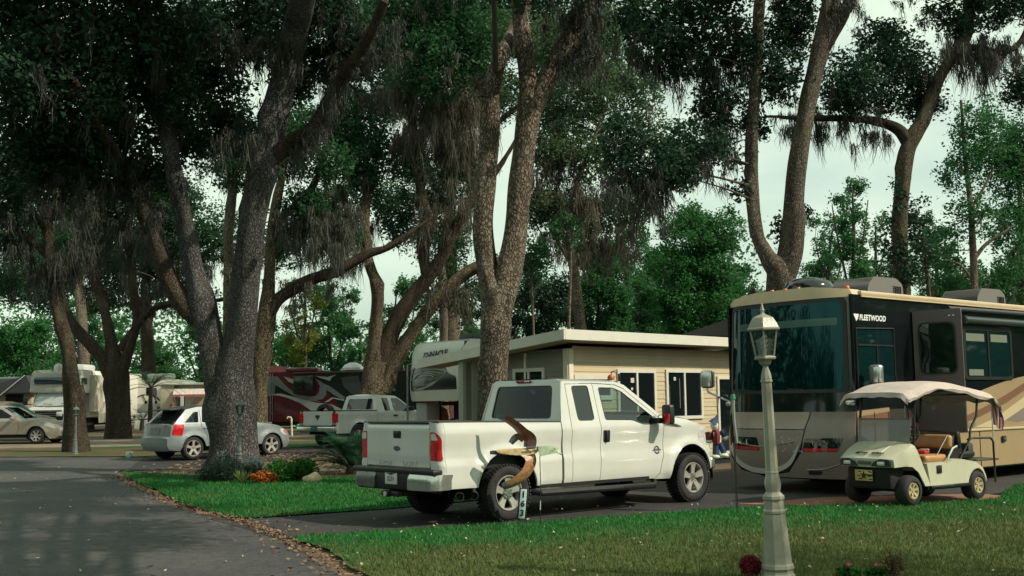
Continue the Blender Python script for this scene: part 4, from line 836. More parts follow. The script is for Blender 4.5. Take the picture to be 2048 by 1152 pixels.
    c = MB(); c.panel(rnd([(3.72, 2.0), (5.5, 2.0), (5.5, 2.93), (3.72, 2.93)], .08), sd(.012), sb, .006, step=.4); lw = c.build('window', [M('blind_glass', (.004, .016, .018), .04, spec=.9)], t)
    c = MB(); fr = rnd([(3.66, 1.96), (5.56, 1.96), (5.56, 2.99), (3.66, 2.99)], .1); c.panel(fr, sd(.025), sb, .03, [rnd([(3.73, 2.02), (5.49, 2.02), (5.49, 2.92), (3.73, 2.92)], .08)], step=.3); c.box((4.6, -W-.02, 2.46), (.05, .02, .9)); c.build('window_frame', [BLACKP], lw)
    BC = M('blind_cloth', (.14, .16, .12), .6)
    for bc, bd_ in (((4.12, -W-.0155, 2.78), (.70, .005, .15)), ((5.05, -W-.0155, 2.78), (.66, .005, .15)), ((4.1, -W-.0155, 2.10), (.55, .005, .12))): c = MB(); c.box(bc, bd_); c.build('blind', [BC], lw)
    c = MB(); c.tube([(3.60, -W-.10, 3.10), (9.4, -W-.10, 3.10)], .065, 12); c.box((3.60, -W-.07, 3.10), (.05, .16, .16), bev=.02); c.box((6.5, -W-.03, 3.17), (5.8, .05, .03)); c.build('window_awning', [M('awning_case', (.05, .062, .062), .35, .3)], t)
    c = MB(); c.tube([(3.1, -W-.05, 3.30), (10.6, -W-.05, 3.33)], .045, 10); c.build('side_awning', [M('awning_grey', (.035, .036, .04), .4)], t)
    # logo
    c = MB(); text_mesh(c, 'FLEETWOOD', .135, lambda x, y, z: (.235+x+y*.15, -W-.012-z, 3.02+y), sx=1.0, bold=.004, align='LEFT'); c.build('lettering', [SIGNW], t); c = MB(); c.panel([(.06, 3.08), (.22, 3.08), (.19, 3.0), (.14, 2.955)], sd(.012), sb, .004, step=.3); c.build('wing_logo', [SIGNW], t)
    # roof edge, lights, dome, air conditioners, horn
    c = MB()
    for s in (-1, 1): c.box((5.6, s*(W-.02), 3.45), (10.6, .10, .09), bev=.03); c.box((5.6, s*(W+.02), 3.395), (10.6, .03, .025))
    c.panel(rnd([(-1.36, 3.38), (1.36, 3.38), (1.28, 3.52), (.6, 3.60), (-.6, 3.60), (-1.28, 3.52)], .04), lambda v, z: (front_u(v, z)-.03+max(0, z-3.4)*.4, v, z), bk, .3, step=.15); c.build('roof_cap', [ROOFT], t)
    for v in (1.16, .39, .10, -.19, -1.13):
        c = MB(); z = 3.60-.05*(abs(v) > 1); c.lathe([(.05, 0), (.048, .03), (.03, .055), (.001, .06)], (.16+.1*(abs(v) > 1), v, z-.01), (0, 0, 1), 12); c.build('marker_light', [M('marker_orange', (.55, .10, .03), .3) if 'marker_orange' not in bpy.data.materials else bpy.data.materials['marker_orange']], t)
    c = MB(); c.lathe([(.46, 0), (.47, .12), (.42, .22), (.28, .30), (.1, .33), (.001, .335)], (.95, .15, 3.57), (0, 0, 1), 32); c.build('satellite_dome', [M('dome_black', (.008, .010, .011), .12, coat=.4)], t)
    for u0, v0 in ((1.75, -.15), (5.8, -.15)):
        c = MB(); c.panel(rnd([(0, 0), (1.25, 0), (1.22, .32), (1.0, .43), (.25, .42), (.05, .24)], .06), lambda a, z, u0=u0, v0=v0: (u0+a, v0-.42, 3.5+z), (0, 1, 0), .84, step=.5)
        c.prism(rnd([(0, 0), (1.25, 0), (1.22, .32), (1.0, .43), (.25, .42), (.05, .24)], .06), lambda a, z, u0=u0, v0=v0: (u0+a, v0-.41, 3.5+z), (0, .82, 0))
        for k in range(7): c.box((u0+1.0, v0-.426, 3.56+k*.034), (.24, .012, .012), mat=1)
        for k in range(4): c.box((u0+.96+.06*k, v0-.43, 3.66), (.012, .012, .22), mat=1)
        c.build('air_conditioner', [M('ac_grey', (.16, .15, .14), .5) if 'ac_grey' not in bpy.data.materials else bpy.data.materials['ac_grey'], DARK], t)
    c = MB(); c.tube([(.5, .98, 3.5), (.5, .98, 3.62)], .02, 6); c.lathe([(.03, -.1), (.06, -.08), (.085, .08), (.06, .085), (.001, .03)], (.42, .98, 3.66), (-1, .1, .05), 14); c.build('roof_camera', [BLACKP], t)
    # mirrors on arms, either side
    for s, (mu, mv, mz) in ((1, (-.30, 1.62, 2.03)), (-1, (.28, -1.62, 2.03))):
        c = MB(); base = (front_u(s*1.25, 1.62), s*1.30, 1.60)
        c.tube([base, (base[0]-.12, s*1.40, 1.66), (mu, mv, 1.80), (mu, mv, 1.90)], .022, 7); c.box((base[0]-.02, s*1.30, 1.56), (.14, .12, .09), bev=.02)
        arm = c.build('mirror_arm', [CHROME], t)
        c = MB(); c.box((mu, mv, mz), (.14, .24, .34), Matrix.Rotation(s*.2, 4, 'Z'), bev=.05, seg=3); mi = c.build('mirror', [CHROME], t)
        c = MB(); c.box((mu+.075, mv, mz), (.01, .20, .29), Matrix.Rotation(s*.2, 4, 'Z'), bev=.004); c.build('mirror_glass', [CHROME], mi)
    # wheels and underside
    c = MB(); c.box((5.5, 0, .42), (10.0, 2.2, .36)); c.box((.5, 0, .3), (.3, 1.8, .2)); c.build('underbody', [DARK], t)
    for u in (2.35, 8.0):
        for s in (-1, 1): wheel(t, u, s*1.25, s, .45, .28, .28, 8, .05, .09)
    # front window reflections are real; seats seen dimly
    return t
big_motorhome()
# ================================================================ beige cabin
HS = Frame(1.20, 24.0, .741)
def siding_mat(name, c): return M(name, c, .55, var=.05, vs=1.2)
SID = siding_mat('beige_siding', (.50, .415, .27)); SID_SHADE = siding_mat('beige_siding_shaded', (.20, .195, .155)); TRIM = M('cream_trim', (.68, .64, .52), .5, var=.04); WTRIM = M('white_trim', (.60, .59, .52), .45, var=.04)  # grey siding is the beige one darkened for the shaded side wall
def lap(m, fm, a0, a1, z0, z1, out, h=.205, d=.016, mat=0):
    z = z0
    while z < z1-.01:
        t = min(z1, z+h); o = Vector(out)
        A = [Vector(fm(a0, z))+o*d, Vector(fm(a1, z))+o*d, Vector(fm(a1, t))+o*.002, Vector(fm(a0, t))+o*.002, Vector(fm(a0, z)), Vector(fm(a1, z))]
        mid = [Vector(fm(a0, (z+t)/2))+o*(d*.55), Vector(fm(a1, (z+t)/2))+o*(d*.55), Vector(fm(a1, (z+t)/2+.012))+o*(d*.85), Vector(fm(a0, (z+t)/2+.012))+o*(d*.85)]
        m.add([A[0], A[1], mid[0+1], mid[0]], [(0, 1, 2, 3)], mat); m.add([mid[0], mid[1], mid[2], mid[3]], [(0, 1, 2, 3)], mat); m.add([mid[3], mid[2], A[2], A[3]], [(0, 1, 2, 3)], mat); m.add([A[4], A[5], A[1], A[0]], [(0, 1, 2, 3)], mat)
        z += h
def framed_window(par, fm, out, a0, z0, a1, z1, mull=1, fw=.075, glass=None, name='window', items=None, trim=None):
    o = Vector(out); c = MB()
    outl = rect(a0, z0, a1, z1); n = mull+1; wv = (a1-a0-2*fw-mull*fw*.8)/n
    holes = [rect(a0+fw+i*(wv+fw*.8), z0+fw, a0+fw+i*(wv+fw*.8)+wv, z1-fw) for i in range(n)]
    c.panel(outl, lambda a, z: tuple(Vector(fm(a, z))+o*.05), -o, .06, holes, step=2); f = c.build(name, [trim or WTRIM], par)
    c = MB()
    for h in holes: c.panel(h, lambda a, z: tuple(Vector(fm(a, z))+o*.022), -o, .004, step=2)
    c.build('pane', [glass or GLASS_D], f)
    for (b0, c0, b1, c1, mt) in (items or []):
        c = MB(); c.panel(rect(b0, c0, b1, c1), lambda a, z: tuple(Vector(fm(a, z))+o*.026), -o, .003, step=2); c.build('curtain' if c1-c0 > .3 else 'sticker', [mt], f)
    return f
def cabin():
    t = thing('cabin', 'beige lap-sided park cabin with a flat cream-edged roof behind the big white pickup', 'cabin', (HS.x, HS.y, 0), HS.a)
    Lf = 6.4; Ls = HS.cross(957, 790, 0)[1]; H = 2.86; WG = HS.side(926, 790, Ls)[0]; BK = HS.cross(835, 712, -.62)[1]
    w = MB(); front = lambda a, z: (a, 0, z); side = lambda a, z: (0, a, z)
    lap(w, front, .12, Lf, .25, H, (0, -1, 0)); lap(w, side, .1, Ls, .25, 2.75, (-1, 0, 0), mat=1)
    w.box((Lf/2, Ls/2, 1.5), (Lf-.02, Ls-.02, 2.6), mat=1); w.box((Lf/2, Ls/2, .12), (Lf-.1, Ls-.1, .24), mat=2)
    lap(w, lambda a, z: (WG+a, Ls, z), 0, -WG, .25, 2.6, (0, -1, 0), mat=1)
    wl = w.build('wall', [SID, SID_SHADE, DARK], t)
    c = MB(); c.box((.055, -.012, 1.5), (.13, .06, 2.6)); c.box((-.012, .055, 1.5), (.05, .14, 2.6)); c.build('corner_trim', [TRIM], t)
    c = MB(); c.box((Lf-.04, -.012, 1.5), (.12, .06, 2.6)); c.build('corner_trim', [TRIM], t); c = MB(); c.box((-.02, 1.35, 1.5), (.035, .06, 2.5)); c.build('wall_batten', [TRIM], t)
    # roof: slab that falls towards the back, thick cream fascia
    A, B = (-.62, -.50), (Lf+.45, -.50); zA, zB = 3.155, 2.70
    r = MB(); back = BK
    top = [(A[0], A[1], zA), (B[0], B[1], zA-.02), (B[0], back, zB), (A[0], back, zB)]
    V = top+[(x, y, z-.04) for x, y, z in top]
    r.add(V, [(0, 1, 2, 3), (7, 6, 5, 4), (0, 4, 5, 1), (1, 5, 6, 2), (2, 6, 7, 3), (3, 7, 4, 0)])
    ro = r.build('roof', [WTRIM], t, smooth=0)
    f = MB()
    def fas(p, q, zp, zq, o):
        o = Vector(o); a, b = Vector((*p, zp)), Vector((*q, zq)); d = Vector((0, 0, -.20))
        vs = [a+o*.03+Vector((0, 0, .02)), b+o*.03+Vector((0, 0, .02)), b+o*.03+d, a+o*.03+d, a-o*.02+d, b-o*.02+d, b-o*.02+Vector((0, 0, .02)), a-o*.02+Vector((0, 0, .02))]
        f.add(vs, [(0, 3, 2, 1), (3, 4, 5, 2), (0, 1, 6, 7), (4, 7, 6, 5), (0, 7, 4, 3), (1, 2, 5, 6)])
    fas(A, B, zA, zA-.02, (0, -1, 0)); fas((A[0], A[1]-.03), (A[0], back), zA, zB, (-1, 0, 0)); f.build('fascia', [WTRIM], ro, smooth=0)
    s_ = MB(); s_.add([(A[0], A[1], zA-.18), (B[0], B[1], zA-.20), (B[0], .05, zA-.235), (A[0], .05, zA-.235), (A[0], back, zB-.18), (.05, .05, zA-.235), (.05, back, zB-.20)], [(0, 1, 2, 3), (3, 5, 6, 4)]); s_.build('soffit', [M('soffit', (.42, .36, .26), .6)], ro, smooth=0)
    # front windows: traced from the photo onto the wall plane
    S = lambda px, py: (HS.side(px, py, 0)[0], HS.side(px, py, 0)[2])
    k = lambda x, y: S(1120+x/5.759, 650+y/5.759)
    CU = M('curtain', (.20, .19, .17), .8); ST = M('paper_note', (.5, .5, .42), .7)
    for (x0, y0, x1, y1, it) in ((645, 510, 1105, 1075, [(805, 610, 845, 665, ST), (810, 720, 832, 750, ST)]), (1205, 510, 1640, 1075, [(1300, 600, 1325, 640, ST), (1365, 615, 1380, 960, CU), (1252, 690, 1262, 960, CU)])):
        a0, z1 = k(x0, y0); a1, z0 = k(x1, y1); items = []
        for q in it: b0, c1 = k(q[0], q[1]); b1, c0 = k(q[2], q[3]); items.append((b0, c0, b1, c1, q[4]))
        framed_window(t, front, (0, -1, 0), a0, z0, a1, z1, 1, glass=GLASS_D, items=items)
    a0, z1 = k(150, 572); a1, z0 = k(600, 860); framed_window(t, front, (0, -1, 0), a0, z0, a1, z1, 0, fw=.10)
    a0, z1 = k(1795, 592); framed_window(t, front, (0, -1, 0), a0, .3, min(a0+.95, Lf-.15), z1, 0, fw=.07, name='door')
    C = lambda px, py: (HS.cross(px, py, 0)[1], HS.cross(px, py, 0)[2])
    a1, z1 = C(1028, 738); a0, z0 = C(1092, 790); framed_window(t, side, (-1, 0, 0), a0, z0, a1, z1, 1, fw=.08)
    # wing wall and post at the far left
    PS = M('post_sage', (.30, .32, .26), .55); c = MB(); c.box((WG, Ls+.02, 1.4), (.10, .16, 2.6)); c.build('porch_post', [PS], t); c = MB(); c.box((WG*.35, Ls-.05, 1.4), (.14, .08, 2.6)); c.build('porch_post', [PS], t)
    c = MB(); c.box((.9, -.09, 2.03), (.05, .10, .03)); c.build('lamp_bracket', [BLACKP], t)
cabin()
# small red and black ornament seen above the pickup roof, beside the window
# ================================================================ fifth-wheel trailer with black swirl
FW = Frame(-1.52, 32.1, .694, .12)
TRW = M('trailer_white', (.46, .48, .42), .35, var=.04, coat=.3)
def fifth_wheel():
    t = thing('fifth_wheel_trailer', 'white fifth-wheel trailer with a black swirl nose tucked behind the cabin', 'trailer', (FW.x, FW.y, FW.z), FW.a)
    W = 2.44
    fr = lambda v, z: (-.12+.10*(abs(v-1.22)/1.22)**3+max(0, z-2.95)**2*1.1-.10*math.exp(-((z-2.1)/.6)**2), v, z)
    cz = lambda px, py: FW.cross(px, py, -.12)[1:]
    _ = 0 and print('fw', [tuple(round(q, 2) for q in cz(*p)) for p in ((825, 795), (922, 797), (826, 735), (924, 690), (826, 712))])
    c = MB(); c.panel(rnd([(0, 1.60), (W, 1.60), (W, 3.35), (0, 3.35)], [.12, .12, .15, .15]), fr, (1, 0, 0), .05, step=.12)
    for v, s in ((0, 1), (W, -1)): c.panel([(.0, 1.62), (2.4, 1.62), (2.6, .85), (9.5, .85), (9.5, 3.42), (.30, 3.34), (0, 3.1)], lambda u, z, v=v: (u, v, z), (0, s, 0), .05, step=.8)
    c.box((5, W/2, 3.38), (9.3, W-.02, .06)); c.box((9.5, W/2, 2.1), (.05, W, 2.5)); c.box((1.2, W/2, 1.64), (2.4, W-.06, .06)); c.box((2.5, W/2, 1.25), (.06, W-.06, .8), mat=1); c.box((6, W/2, .8), (7, W-.1, .1)); c.build('body', [TRW, M('trailer_front_grey', (.16, .18, .17), .6)], t)
    g = MB(); fo = lambda v, z: (fr(v, z)[0]-.008, v, z)
    g.panel(rnd([(2.42, 2.60), (.55, 2.60), (.42, 2.42), (.06, 2.30), (.04, 1.93), (1.35, 1.93), (2.36, 1.90)], [.03, .05, .1, .1, .05, .05, .1]), fo, (1, 0, 0), .008, step=.1); gp = g.build('nose_graphic', [M('nose_black', (.012, .013, .013), .2, coat=.4)], t)
    s_ = MB(); ft = lambda v, z: (fr(v, z)[0]-.016, v, z)
    def ln(p, wv): q = cr(p, 8); s_.tube([Vector(ft(a, b)) for a, b in q], [wv*math.sin(PI*(.12+.8*i/(len(q)-1))) for i in range(len(q))], 5)
    ln([(2.40, 2.36), (1.9, 2.48), (1.2, 2.54), (.6, 2.50), (.50, 2.40), (.9, 2.20), (1.5, 2.08), (2.2, 2.10)], .012); ln([(2.40, 2.22), (2.0, 2.30), (1.5, 2.58)], .012); ln([(2.2, 2.24), (1.8, 2.42), (1.2, 2.46), (.75, 2.40), (.9, 2.28), (1.4, 2.2)], .012); ln([(1.9, 2.26), (1.6, 2.34), (1.2, 2.36), (1.1, 2.28), (1.5, 2.22), (1.9, 2.20)], .012); ln([(1.75, 2.40), (1.3, 2.42), (.9, 2.36)], .009)
    s_.panel([(.62, 2.30), (1.1, 2.08), (1.7, 1.93), (2.2, 1.93), (1.5, 2.02)], ft, (1, 0, 0), .008, step=.12); s_.build('swirl', [M('swirl_grey', (.30, .32, .29), .4)], gp)
    x = MB(); text_mesh(x, 'PINNACLE', .25, lambda a, b, z: (fr(1.24-a, 2.98+b)[0]-.010-z, 1.12-a, 2.98+b+a*.05), sx=1.05, bold=.012); x.build('lettering', [BLACKP], t)
    x = MB(); x.box((1.6, W/2, 3.52), (.95, .75, .26), bev=.06); x.build('air_conditioner', [BLACKP], t)
    x = MB(); x.tube([(-.2, W+.02, .0), (-.2, W+.02, 2.72), (.1, W+.02, 2.78)], .03, 8); x.build('awning_pole', [STEEL], t)
    x = MB(); x.box((.3, W-.35, .9), (.5, .55, 1.3), bev=.03); x.build('locker', [M('locker_grey', (.3, .32, .3), .6)], t)
    x = MB(); x.box((1.9, .6, .9), (.06, 1.0, 1.3)); x.lathe([(.06, 0), (.06, .02), (.001, .02)], (1.86, .75, 1.35), (-1, 0, 0), 12, mat=1); x.build('hitch_panel', [M('panel_grey', (.2, .22, .21), .6), DARK], t)
    x = MB(); x.box((.9, 1.2, 1.3), (.5, .12, .5), bev=.03); x.box((.9, 1.2, 1.52), (1.1, .5, .12)); x.tube([(.6, .9, 0), (.6, .9, 1.6)], .05, 8); x.tube([(.6, 1.9, 0), (.6, 1.9, 1.6)], .05, 8); x.build('hitch_frame', [DARK], t)
    for s in (0, W): wheel(t, 6.5, s, -1 if s == 0 else 1, .38, .24, .2, 6, .05, .05); wheel(t, 7.4, s, -1 if s == 0 else 1, .38, .24, .2, 6, .05, .05)
fifth_wheel()
def under_nose():
    DD = 34.6; p = P(876, 843, DD); z = terr(DD); h = P(876, 812, DD)[2]-z
    t = thing('covered_drum', 'orange and red ribbed cloth bundle standing under the black swirl trailer nose', 'cloth bundle', (p[0], DD, z))
    m = MB(); n = 24
    pr = [(.01, h), (.10, h-.01), (.20, h-.05), (.29, h-.14), (.32, h*.7), (.33, h*.38)]
    m.lathe([(r*(1), q) for r, q in pr], n=n); 
    m.v = [(x*(1+.05*math.cos(8*math.atan2(y, x))), y*(1+.05*math.cos(8*math.atan2(y, x))), q) for x, y, q in m.v]; m.build('upper_cover', [M('orange_cloth', (.42, .17, .03), .8, var=.3, vs=9, stretch=(6, 6, .5))], t)
    m = MB(); m.lathe([(.33, h*.38), (.34, h*.2), (.33, 0)], n=n); m.build('lower_cover', [M('red_cloth', (.38, .05, .06), .8, var=.3, vs=9)], t)
    p = P(897, 843, 34.0); t = thing('cone_broom', 'black flared bin with two yellow bands beside the orange bundle', 'bin', (p[0], 34.0, terr(34)))
    m = MB(); m.lathe([(.24, 0), (.20, .45), (.07, .62), (.06, .95), (.001, .98)], n=16); m.build('cone', [BLACKP], t)
    for q in (.68, .80):
        m = MB(); m.lathe([(.072, q), (.072, q+.075)], n=16); m.build('band', [M('yellow_band', (.7, .62, .22), .6)], t)
    p = P(915, 843, 33.0); t = thing('hanging_cloth', 'dusky pink cloth hanging in folds beside the cabin post', 'cloth', (p[0], 33.0, terr(33)))
    m = MB(); m.grid(lambda a, b: ((a-.5)*.5, .04*math.sin(a*22+b*2), b*(1.0-.15*abs(a-.5)+.05*math.sin(a*9))), 24, 6); m.grid(lambda a, b: ((a-.5)*.5, .05+.04*math.sin(a*22+b*2), b*(1.0-.15*abs(a-.5)+.05*math.sin(a*9))), 24, 6); m.build('cloth', [M('pink_cloth', (.36, .15, .14), .85, var=.15)], t)
under_nose()
# ================================================================ maroon motorhome
def maroon():
    Lp, Rp = P(533, 850, 56.5), P(842, 850, 54.5); a = math.atan2(Rp[1]-Lp[1], Rp[0]-Lp[0]); fr = Frame(Lp[0], Lp[1], a, terr(56)); LEN = math.dist(Lp[:2], Rp[:2])+1.5
    t = thing('motorhome', 'maroon and black motorhome with silver swooshes parked side-on beyond the small white pickup', 'motorhome', (fr.x, fr.y, fr.z), a)
    k = lambda x, y: (lambda q: (q[0], q[2]))(fr.side(520+x/5.758, 720+y/5.758, 0))
    MAR = M('maroon_paint', (.085, .008, .016), .25, .2, coat=.6, var=.1); SIL = M('silver_swoosh', (.34, .35, .34), .35, .2); GRY = M('grey_swoosh', (.13, .15, .16), .35, .2); NB = M('gloss_black', (.008, .009, .010), .2, coat=.3)
    top = k(700, 130)[1]; b = MB(); b.panel(rnd([(0, .32), (LEN, .32), (LEN, top), (0, top)], .06), lambda u, z: (u, 0, z), (0, 1, 0), .05, step=1); b.box((LEN/2, 1.28, top-.02), (LEN-.05, 2.5, .04)); b.box((.03, 1.28, 1.8), (.04, 2.5, 2.8)); b.box((LEN-.03, 1.28, 1.8), (.04, 2.5, 2.8)); b.box((LEN/2, 1.3, .3), (LEN-.4, 2.2, .4), mat=1); b.build('body', [MAR, DARK], t)
    m = MB(); off = lambda o: (lambda u, z: (u, -o, z)); bk = (0, 1, 0)
    def poly(pts, o, mat): m.panel([k(*p) for p in pts], off(o), bk, .006, step=.5, mat=mat)
    poly([(880, 165), (1190, 150), (1190, 400), (1300, 560), (940, 560), (640, 200)], .006, 3)
    poly([(1190, 150), (1800, 150), (1800, 640), (1190, 640)], .005, 3)
    poly([(72, 185), (200, 190), (300, 300), (420, 390), (560, 430), (700, 480), (560, 470), (420, 430), (280, 350), (180, 285), (165, 400), (72, 420)], .008, 1)
    poly([(175, 285), (260, 330), (420, 440), (600, 480), (720, 490), (560, 480), (400, 460), (250, 395), (175, 370)], .007, 3)
    poly([(75, 405), (240, 385), (480, 450), (640, 490), (820, 510), (960, 575), (700, 580), (590, 582), (470, 500), (330, 440), (220, 410)], .010, 0)
    poly([(275, 190), (400, 228), (400, 278), (330, 250)], .010, 0)
    poly([(640, 215), (710, 250), (765, 330), (765, 400), (720, 450), (640, 462), (540, 440), (440, 395), (560, 420), (640, 415), (680, 370), (690, 300)], .012, 1)
    poly([(640, 185), (780, 195), (880, 165), (820, 210), (810, 240), (720, 215)], .012, 0); poly([(690, 250), (800, 300), (980, 430), (960, 460), (880, 420), (760, 340)], .010, 1); poly([(740, 490), (830, 430), (970, 455), (970, 470), (840, 445), (790, 480)], .014, 0)
    poly([(930, 200), (1130, 180), (1190, 380), (1060, 400), (960, 300)], .012, 4)
    poly([(1240, 330), (1420, 450), (1560, 500), (1560, 530), (1400, 480), (1240, 400)], .012, 0); poly([(1240, 430), (1560, 560), (1560, 580), (1240, 470)], .012, 1); poly([(1240, 250), (1560, 330), (1560, 360), (1240, 300)], .012, 1)
    m.build('side_paint', [SIL, GRY, MAR, NB, M('smoke_panel', (.04, .045, .05), .3)], t)
    p0, p1 = k(405, 390), k(632, 178); m = MB(); m.box(((p0[0]+p1[0])/2, -.12, (p0[1]+p1[1])/2), (p1[0]-p0[0], .26, p1[1]-p0[1]), bev=.02); m.build('slide_out', [NB], t)
    m = MB(); p = k(760, 690); 
    for px, py in ((760, 600),):
        pass
    a0, a1 = k(150, 160), k(150, 700); m.tube([(a0[0], -.06, a0[1]), (a1[0], -.06, a1[1])], .02, 6); a0, a1 = k(125, 160), k(125, 700); m.tube([(a0[0], -.06, a0[1]), (a1[0], -.06, a1[1])], .02, 6)
    for q in (250, 370, 490, 615): c0, c1 = k(125, q), k(152, q); m.tube([(c0[0], -.06, c0[1]), (c1[0], -.06, c1[1])], .014, 5)
    m.build('ladder', [STEEL], t)
    m = MB(); u0 = k(415, 100)[0]; m.box((u0, 1.0, top+.12), (1.7, .8, .22), bev=.06); m.build('air_conditioner', [MAR], t)
    m = MB(); u1 = k(1000, 110)[0]; m.lathe([(.55, 0), (.55, .12), (.42, .28), (.2, .38), (.001, .4)], (u1, .8, top+.04), n=20); m.box((u1+.5, .8, top+.06), (2.2, .5, .1), bev=.03); m.build('roof_dome', [WHITE2], t)
    m = MB(); m.box((LEN*.55, -.03, k(700, 135)[1]-.06), (LEN*.8, .10, .10), bev=.03); m.build('awning', [BLACKP], t)
    for u in (2.6, LEN-2.2):
        wheel(t, u, -.02, -1, .46, .28, .26, 8, .05, .08, z=.44); wheel(t, u, 2.5, 1, .46, .28, .26, 8, .05, .08, z=.44)
maroon()
# ================================================================ white motorhome with sleeping cab over, seen nose-on
def class_c():
    y0 = 52.0; p = P(60, 850, y0); q = P(158, 850, y0); zg = terr(y0); fr = Frame((p[0]+q[0])/2, y0, PI/2, zg); W = (q[0]-p[0])/2
    t = thing('camper_van', 'white cab-over camper motorhome seen nose-on between the two forked oaks', 'motorhome', (fr.x, fr.y, fr.z), PI/2)
    CW = M('camper_white', (.66, .66, .58), .4, var=.04); CG = M('camper_grey', (.22, .24, .23), .5)
    # frame: u backwards (away), v: + is screen left
    zz = lambda px, py: fr.cross(px, py, 0)[2]
    top = zz(110, 740)
    b = MB(); L = 7.4
    b.box((1.3+L/2, 0, (top+.75)/2), (L, 2*W, top-.75), bev=.06); b.build('body', [CW], t)
    oc = MB(); zb = zz(100, 786); oc.panel(rnd([(-.15, zb+.02), (.05, zb), (1.5, zb), (1.5, top), (.35, top+.02), (.05, top-.15)], .12), lambda u, z: (u, -W, z), (0, 1, 0), 2*W, step=.5); oc.prism(rnd([(-.15, zb+.02), (.05, zb), (1.5, zb), (1.5, top), (.35, top+.02), (.05, top-.15)], .12), lambda u, z: (u, -W+.01, z), (0, 2*W-.02, 0)); oo = oc.build('cab_over', [CW], t)
    wz0, wz1 = zz(90, 768), zz(90, 755); m = MB(); m.box((-.07, .1, (wz0+wz1)/2), (.2, 1.75, wz1-wz0), bev=.06); m.build('window', [M('blue_glass', (.012, .03, .055), .06, spec=.8)], oo)
    for v in (.95, .2, -.1, -.7): m = MB(); m.box((.1, v, top-.03), (.08, .12, .05), bev=.02); m.build('marker_light', [AMBER], oo)
    m = MB(); hz = zz(90, 812); m.panel(rnd([(-.95, hz), (.95, hz), (.88, zb), (-.88, zb)], .05), lambda v, z: (.0+(z-hz)*.5-.25, v, z), (1, 0, 0), .05, step=.5); m.build('windscreen', [M('sun_screen', (.33, .37, .36), .5)], t)
    for v in (-.5, .35): m = MB(); m.tube([(-.30, v-.35, hz+.06), (-.28, v+.1, hz+.10)], .014, 5); m.build('wiper', [DARK], t)
    m = MB(); bz = .95; m.band([(-.28, hz), (-.75, hz-.10), (-1.25, hz-.22), (-1.32, bz)], lambda u, z: .95, 10, .05, 4)
    for s in (-1, 1): m.panel([(-.28, hz), (-.75, hz-.10), (-1.25, hz-.22), (-1.32, .55), (.8, .5), (.8, zb), (0, zb)], lambda u, z, s=s: (u, s*.95, z), (0, -s, 0), .03, step=.4)
    m.build('bonnet', [CG if False else WHITE2], t)
    m = MB(); m.box((-1.36, 0, bz-.02), (.06, 1.75, .40), bev=.02)
    for k in range(4): m.box((-1.40, 0, bz-.15+.09*k), (.03, 1.3, .03), mat=1)
    g = m.build('grille', [DARK, STEEL], t)
    for s in (-1, 1): m = MB(); m.box((-1.40, s*.78, bz), (.05, .26, .2), bev=.02); m.build('headlight', [LENSW], t)
    m = MB(); m.box((-1.42, 0, .56), (.2, 1.9, .22), bev=.04); m.build('bumper', [M('bumper_blue_grey', (.17, .20, .21), .4, .3)], t)
    for s in (-1, 1): m = MB(); m.box((-.2, s*1.32, hz+.22), (.14, .2, .34), bev=.03); m.tube([(-.1, s*.95, hz+.05), (-.18, s*1.3, hz+.1)], .02, 5); m.build('mirror', [BLACKP], t)
    # near side (screen right): v = -W
    S = lambda px, py: (lambda r: (r[0], r[2]))(fr.side(px, py, -W))
    def sp(pts, o, mat, name): m = MB(); m.panel([S(*q_) for q_ in pts], lambda u, z: (u, -W-o, z), (0, 1, 0), .01, step=.6); return m.build(name, [mat], t)
    sp(rnd([(163, 756), (174, 756), (174, 769), (162, 769)], 2), .01, GLASS_D, 'window'); sp(rnd([(203, 767), (217, 768), (217, 789), (203, 789)], 1.5), .01, GLASS_D, 'window'); sp(rnd([(252, 763), (256, 763), (256, 789), (252, 789)], 1), .01, GLASS_D, 'window')
    u0, z1 = S(180, 750); u1, z0 = S(196, 823); m = MB(); m.box(((u0+u1)/2, -W-.12, (z0+z1)/2), (u1-u0, .3, z1-z0), bev=.02); m.build('slide_out', [M('camper_beige', (.50, .47, .38), .5)], t)
    for pts in ([(196, 806), (210, 803), (208, 816), (196, 812)], [(252, 800), (263, 800), (263, 801.5), (252, 801.5)], [(252, 806), (263, 806), (263, 807.5), (252, 807.5)]): sp(pts, .012, CG, 'decal')
    sp([(197, 826), (266, 822), (266, 838), (197, 846)], .008, M('camper_skirt', (.40, .40, .34), .5), 'skirt')
    m = MB(); m.box((3.3, .15, top+.20), (1.5, 1.0, .32), bev=.12); m.build('air_conditioner', [WHITE2], t)
    m = MB(); m.lathe([(.2, 0), (.2, .2), (.12, .32), (.001, .36)], (1.0, .3, top), n=12); m.build('roof_vent', [WHITE2], t)
    m = MB(); m.box((4.5, 0, .55), (8.0, 1.7, .35)); m.box((-.3, 0, .6), (1.5, 1.5, .5)); m.build('underbody', [DARK], t)
    for u in (-.55, 5.8):
        for s in (-1, 1): wheel(t, u, s*(W-.05 if u > 0 else .93), s, .38, .24, .22, 6, .05, .06)
class_c()
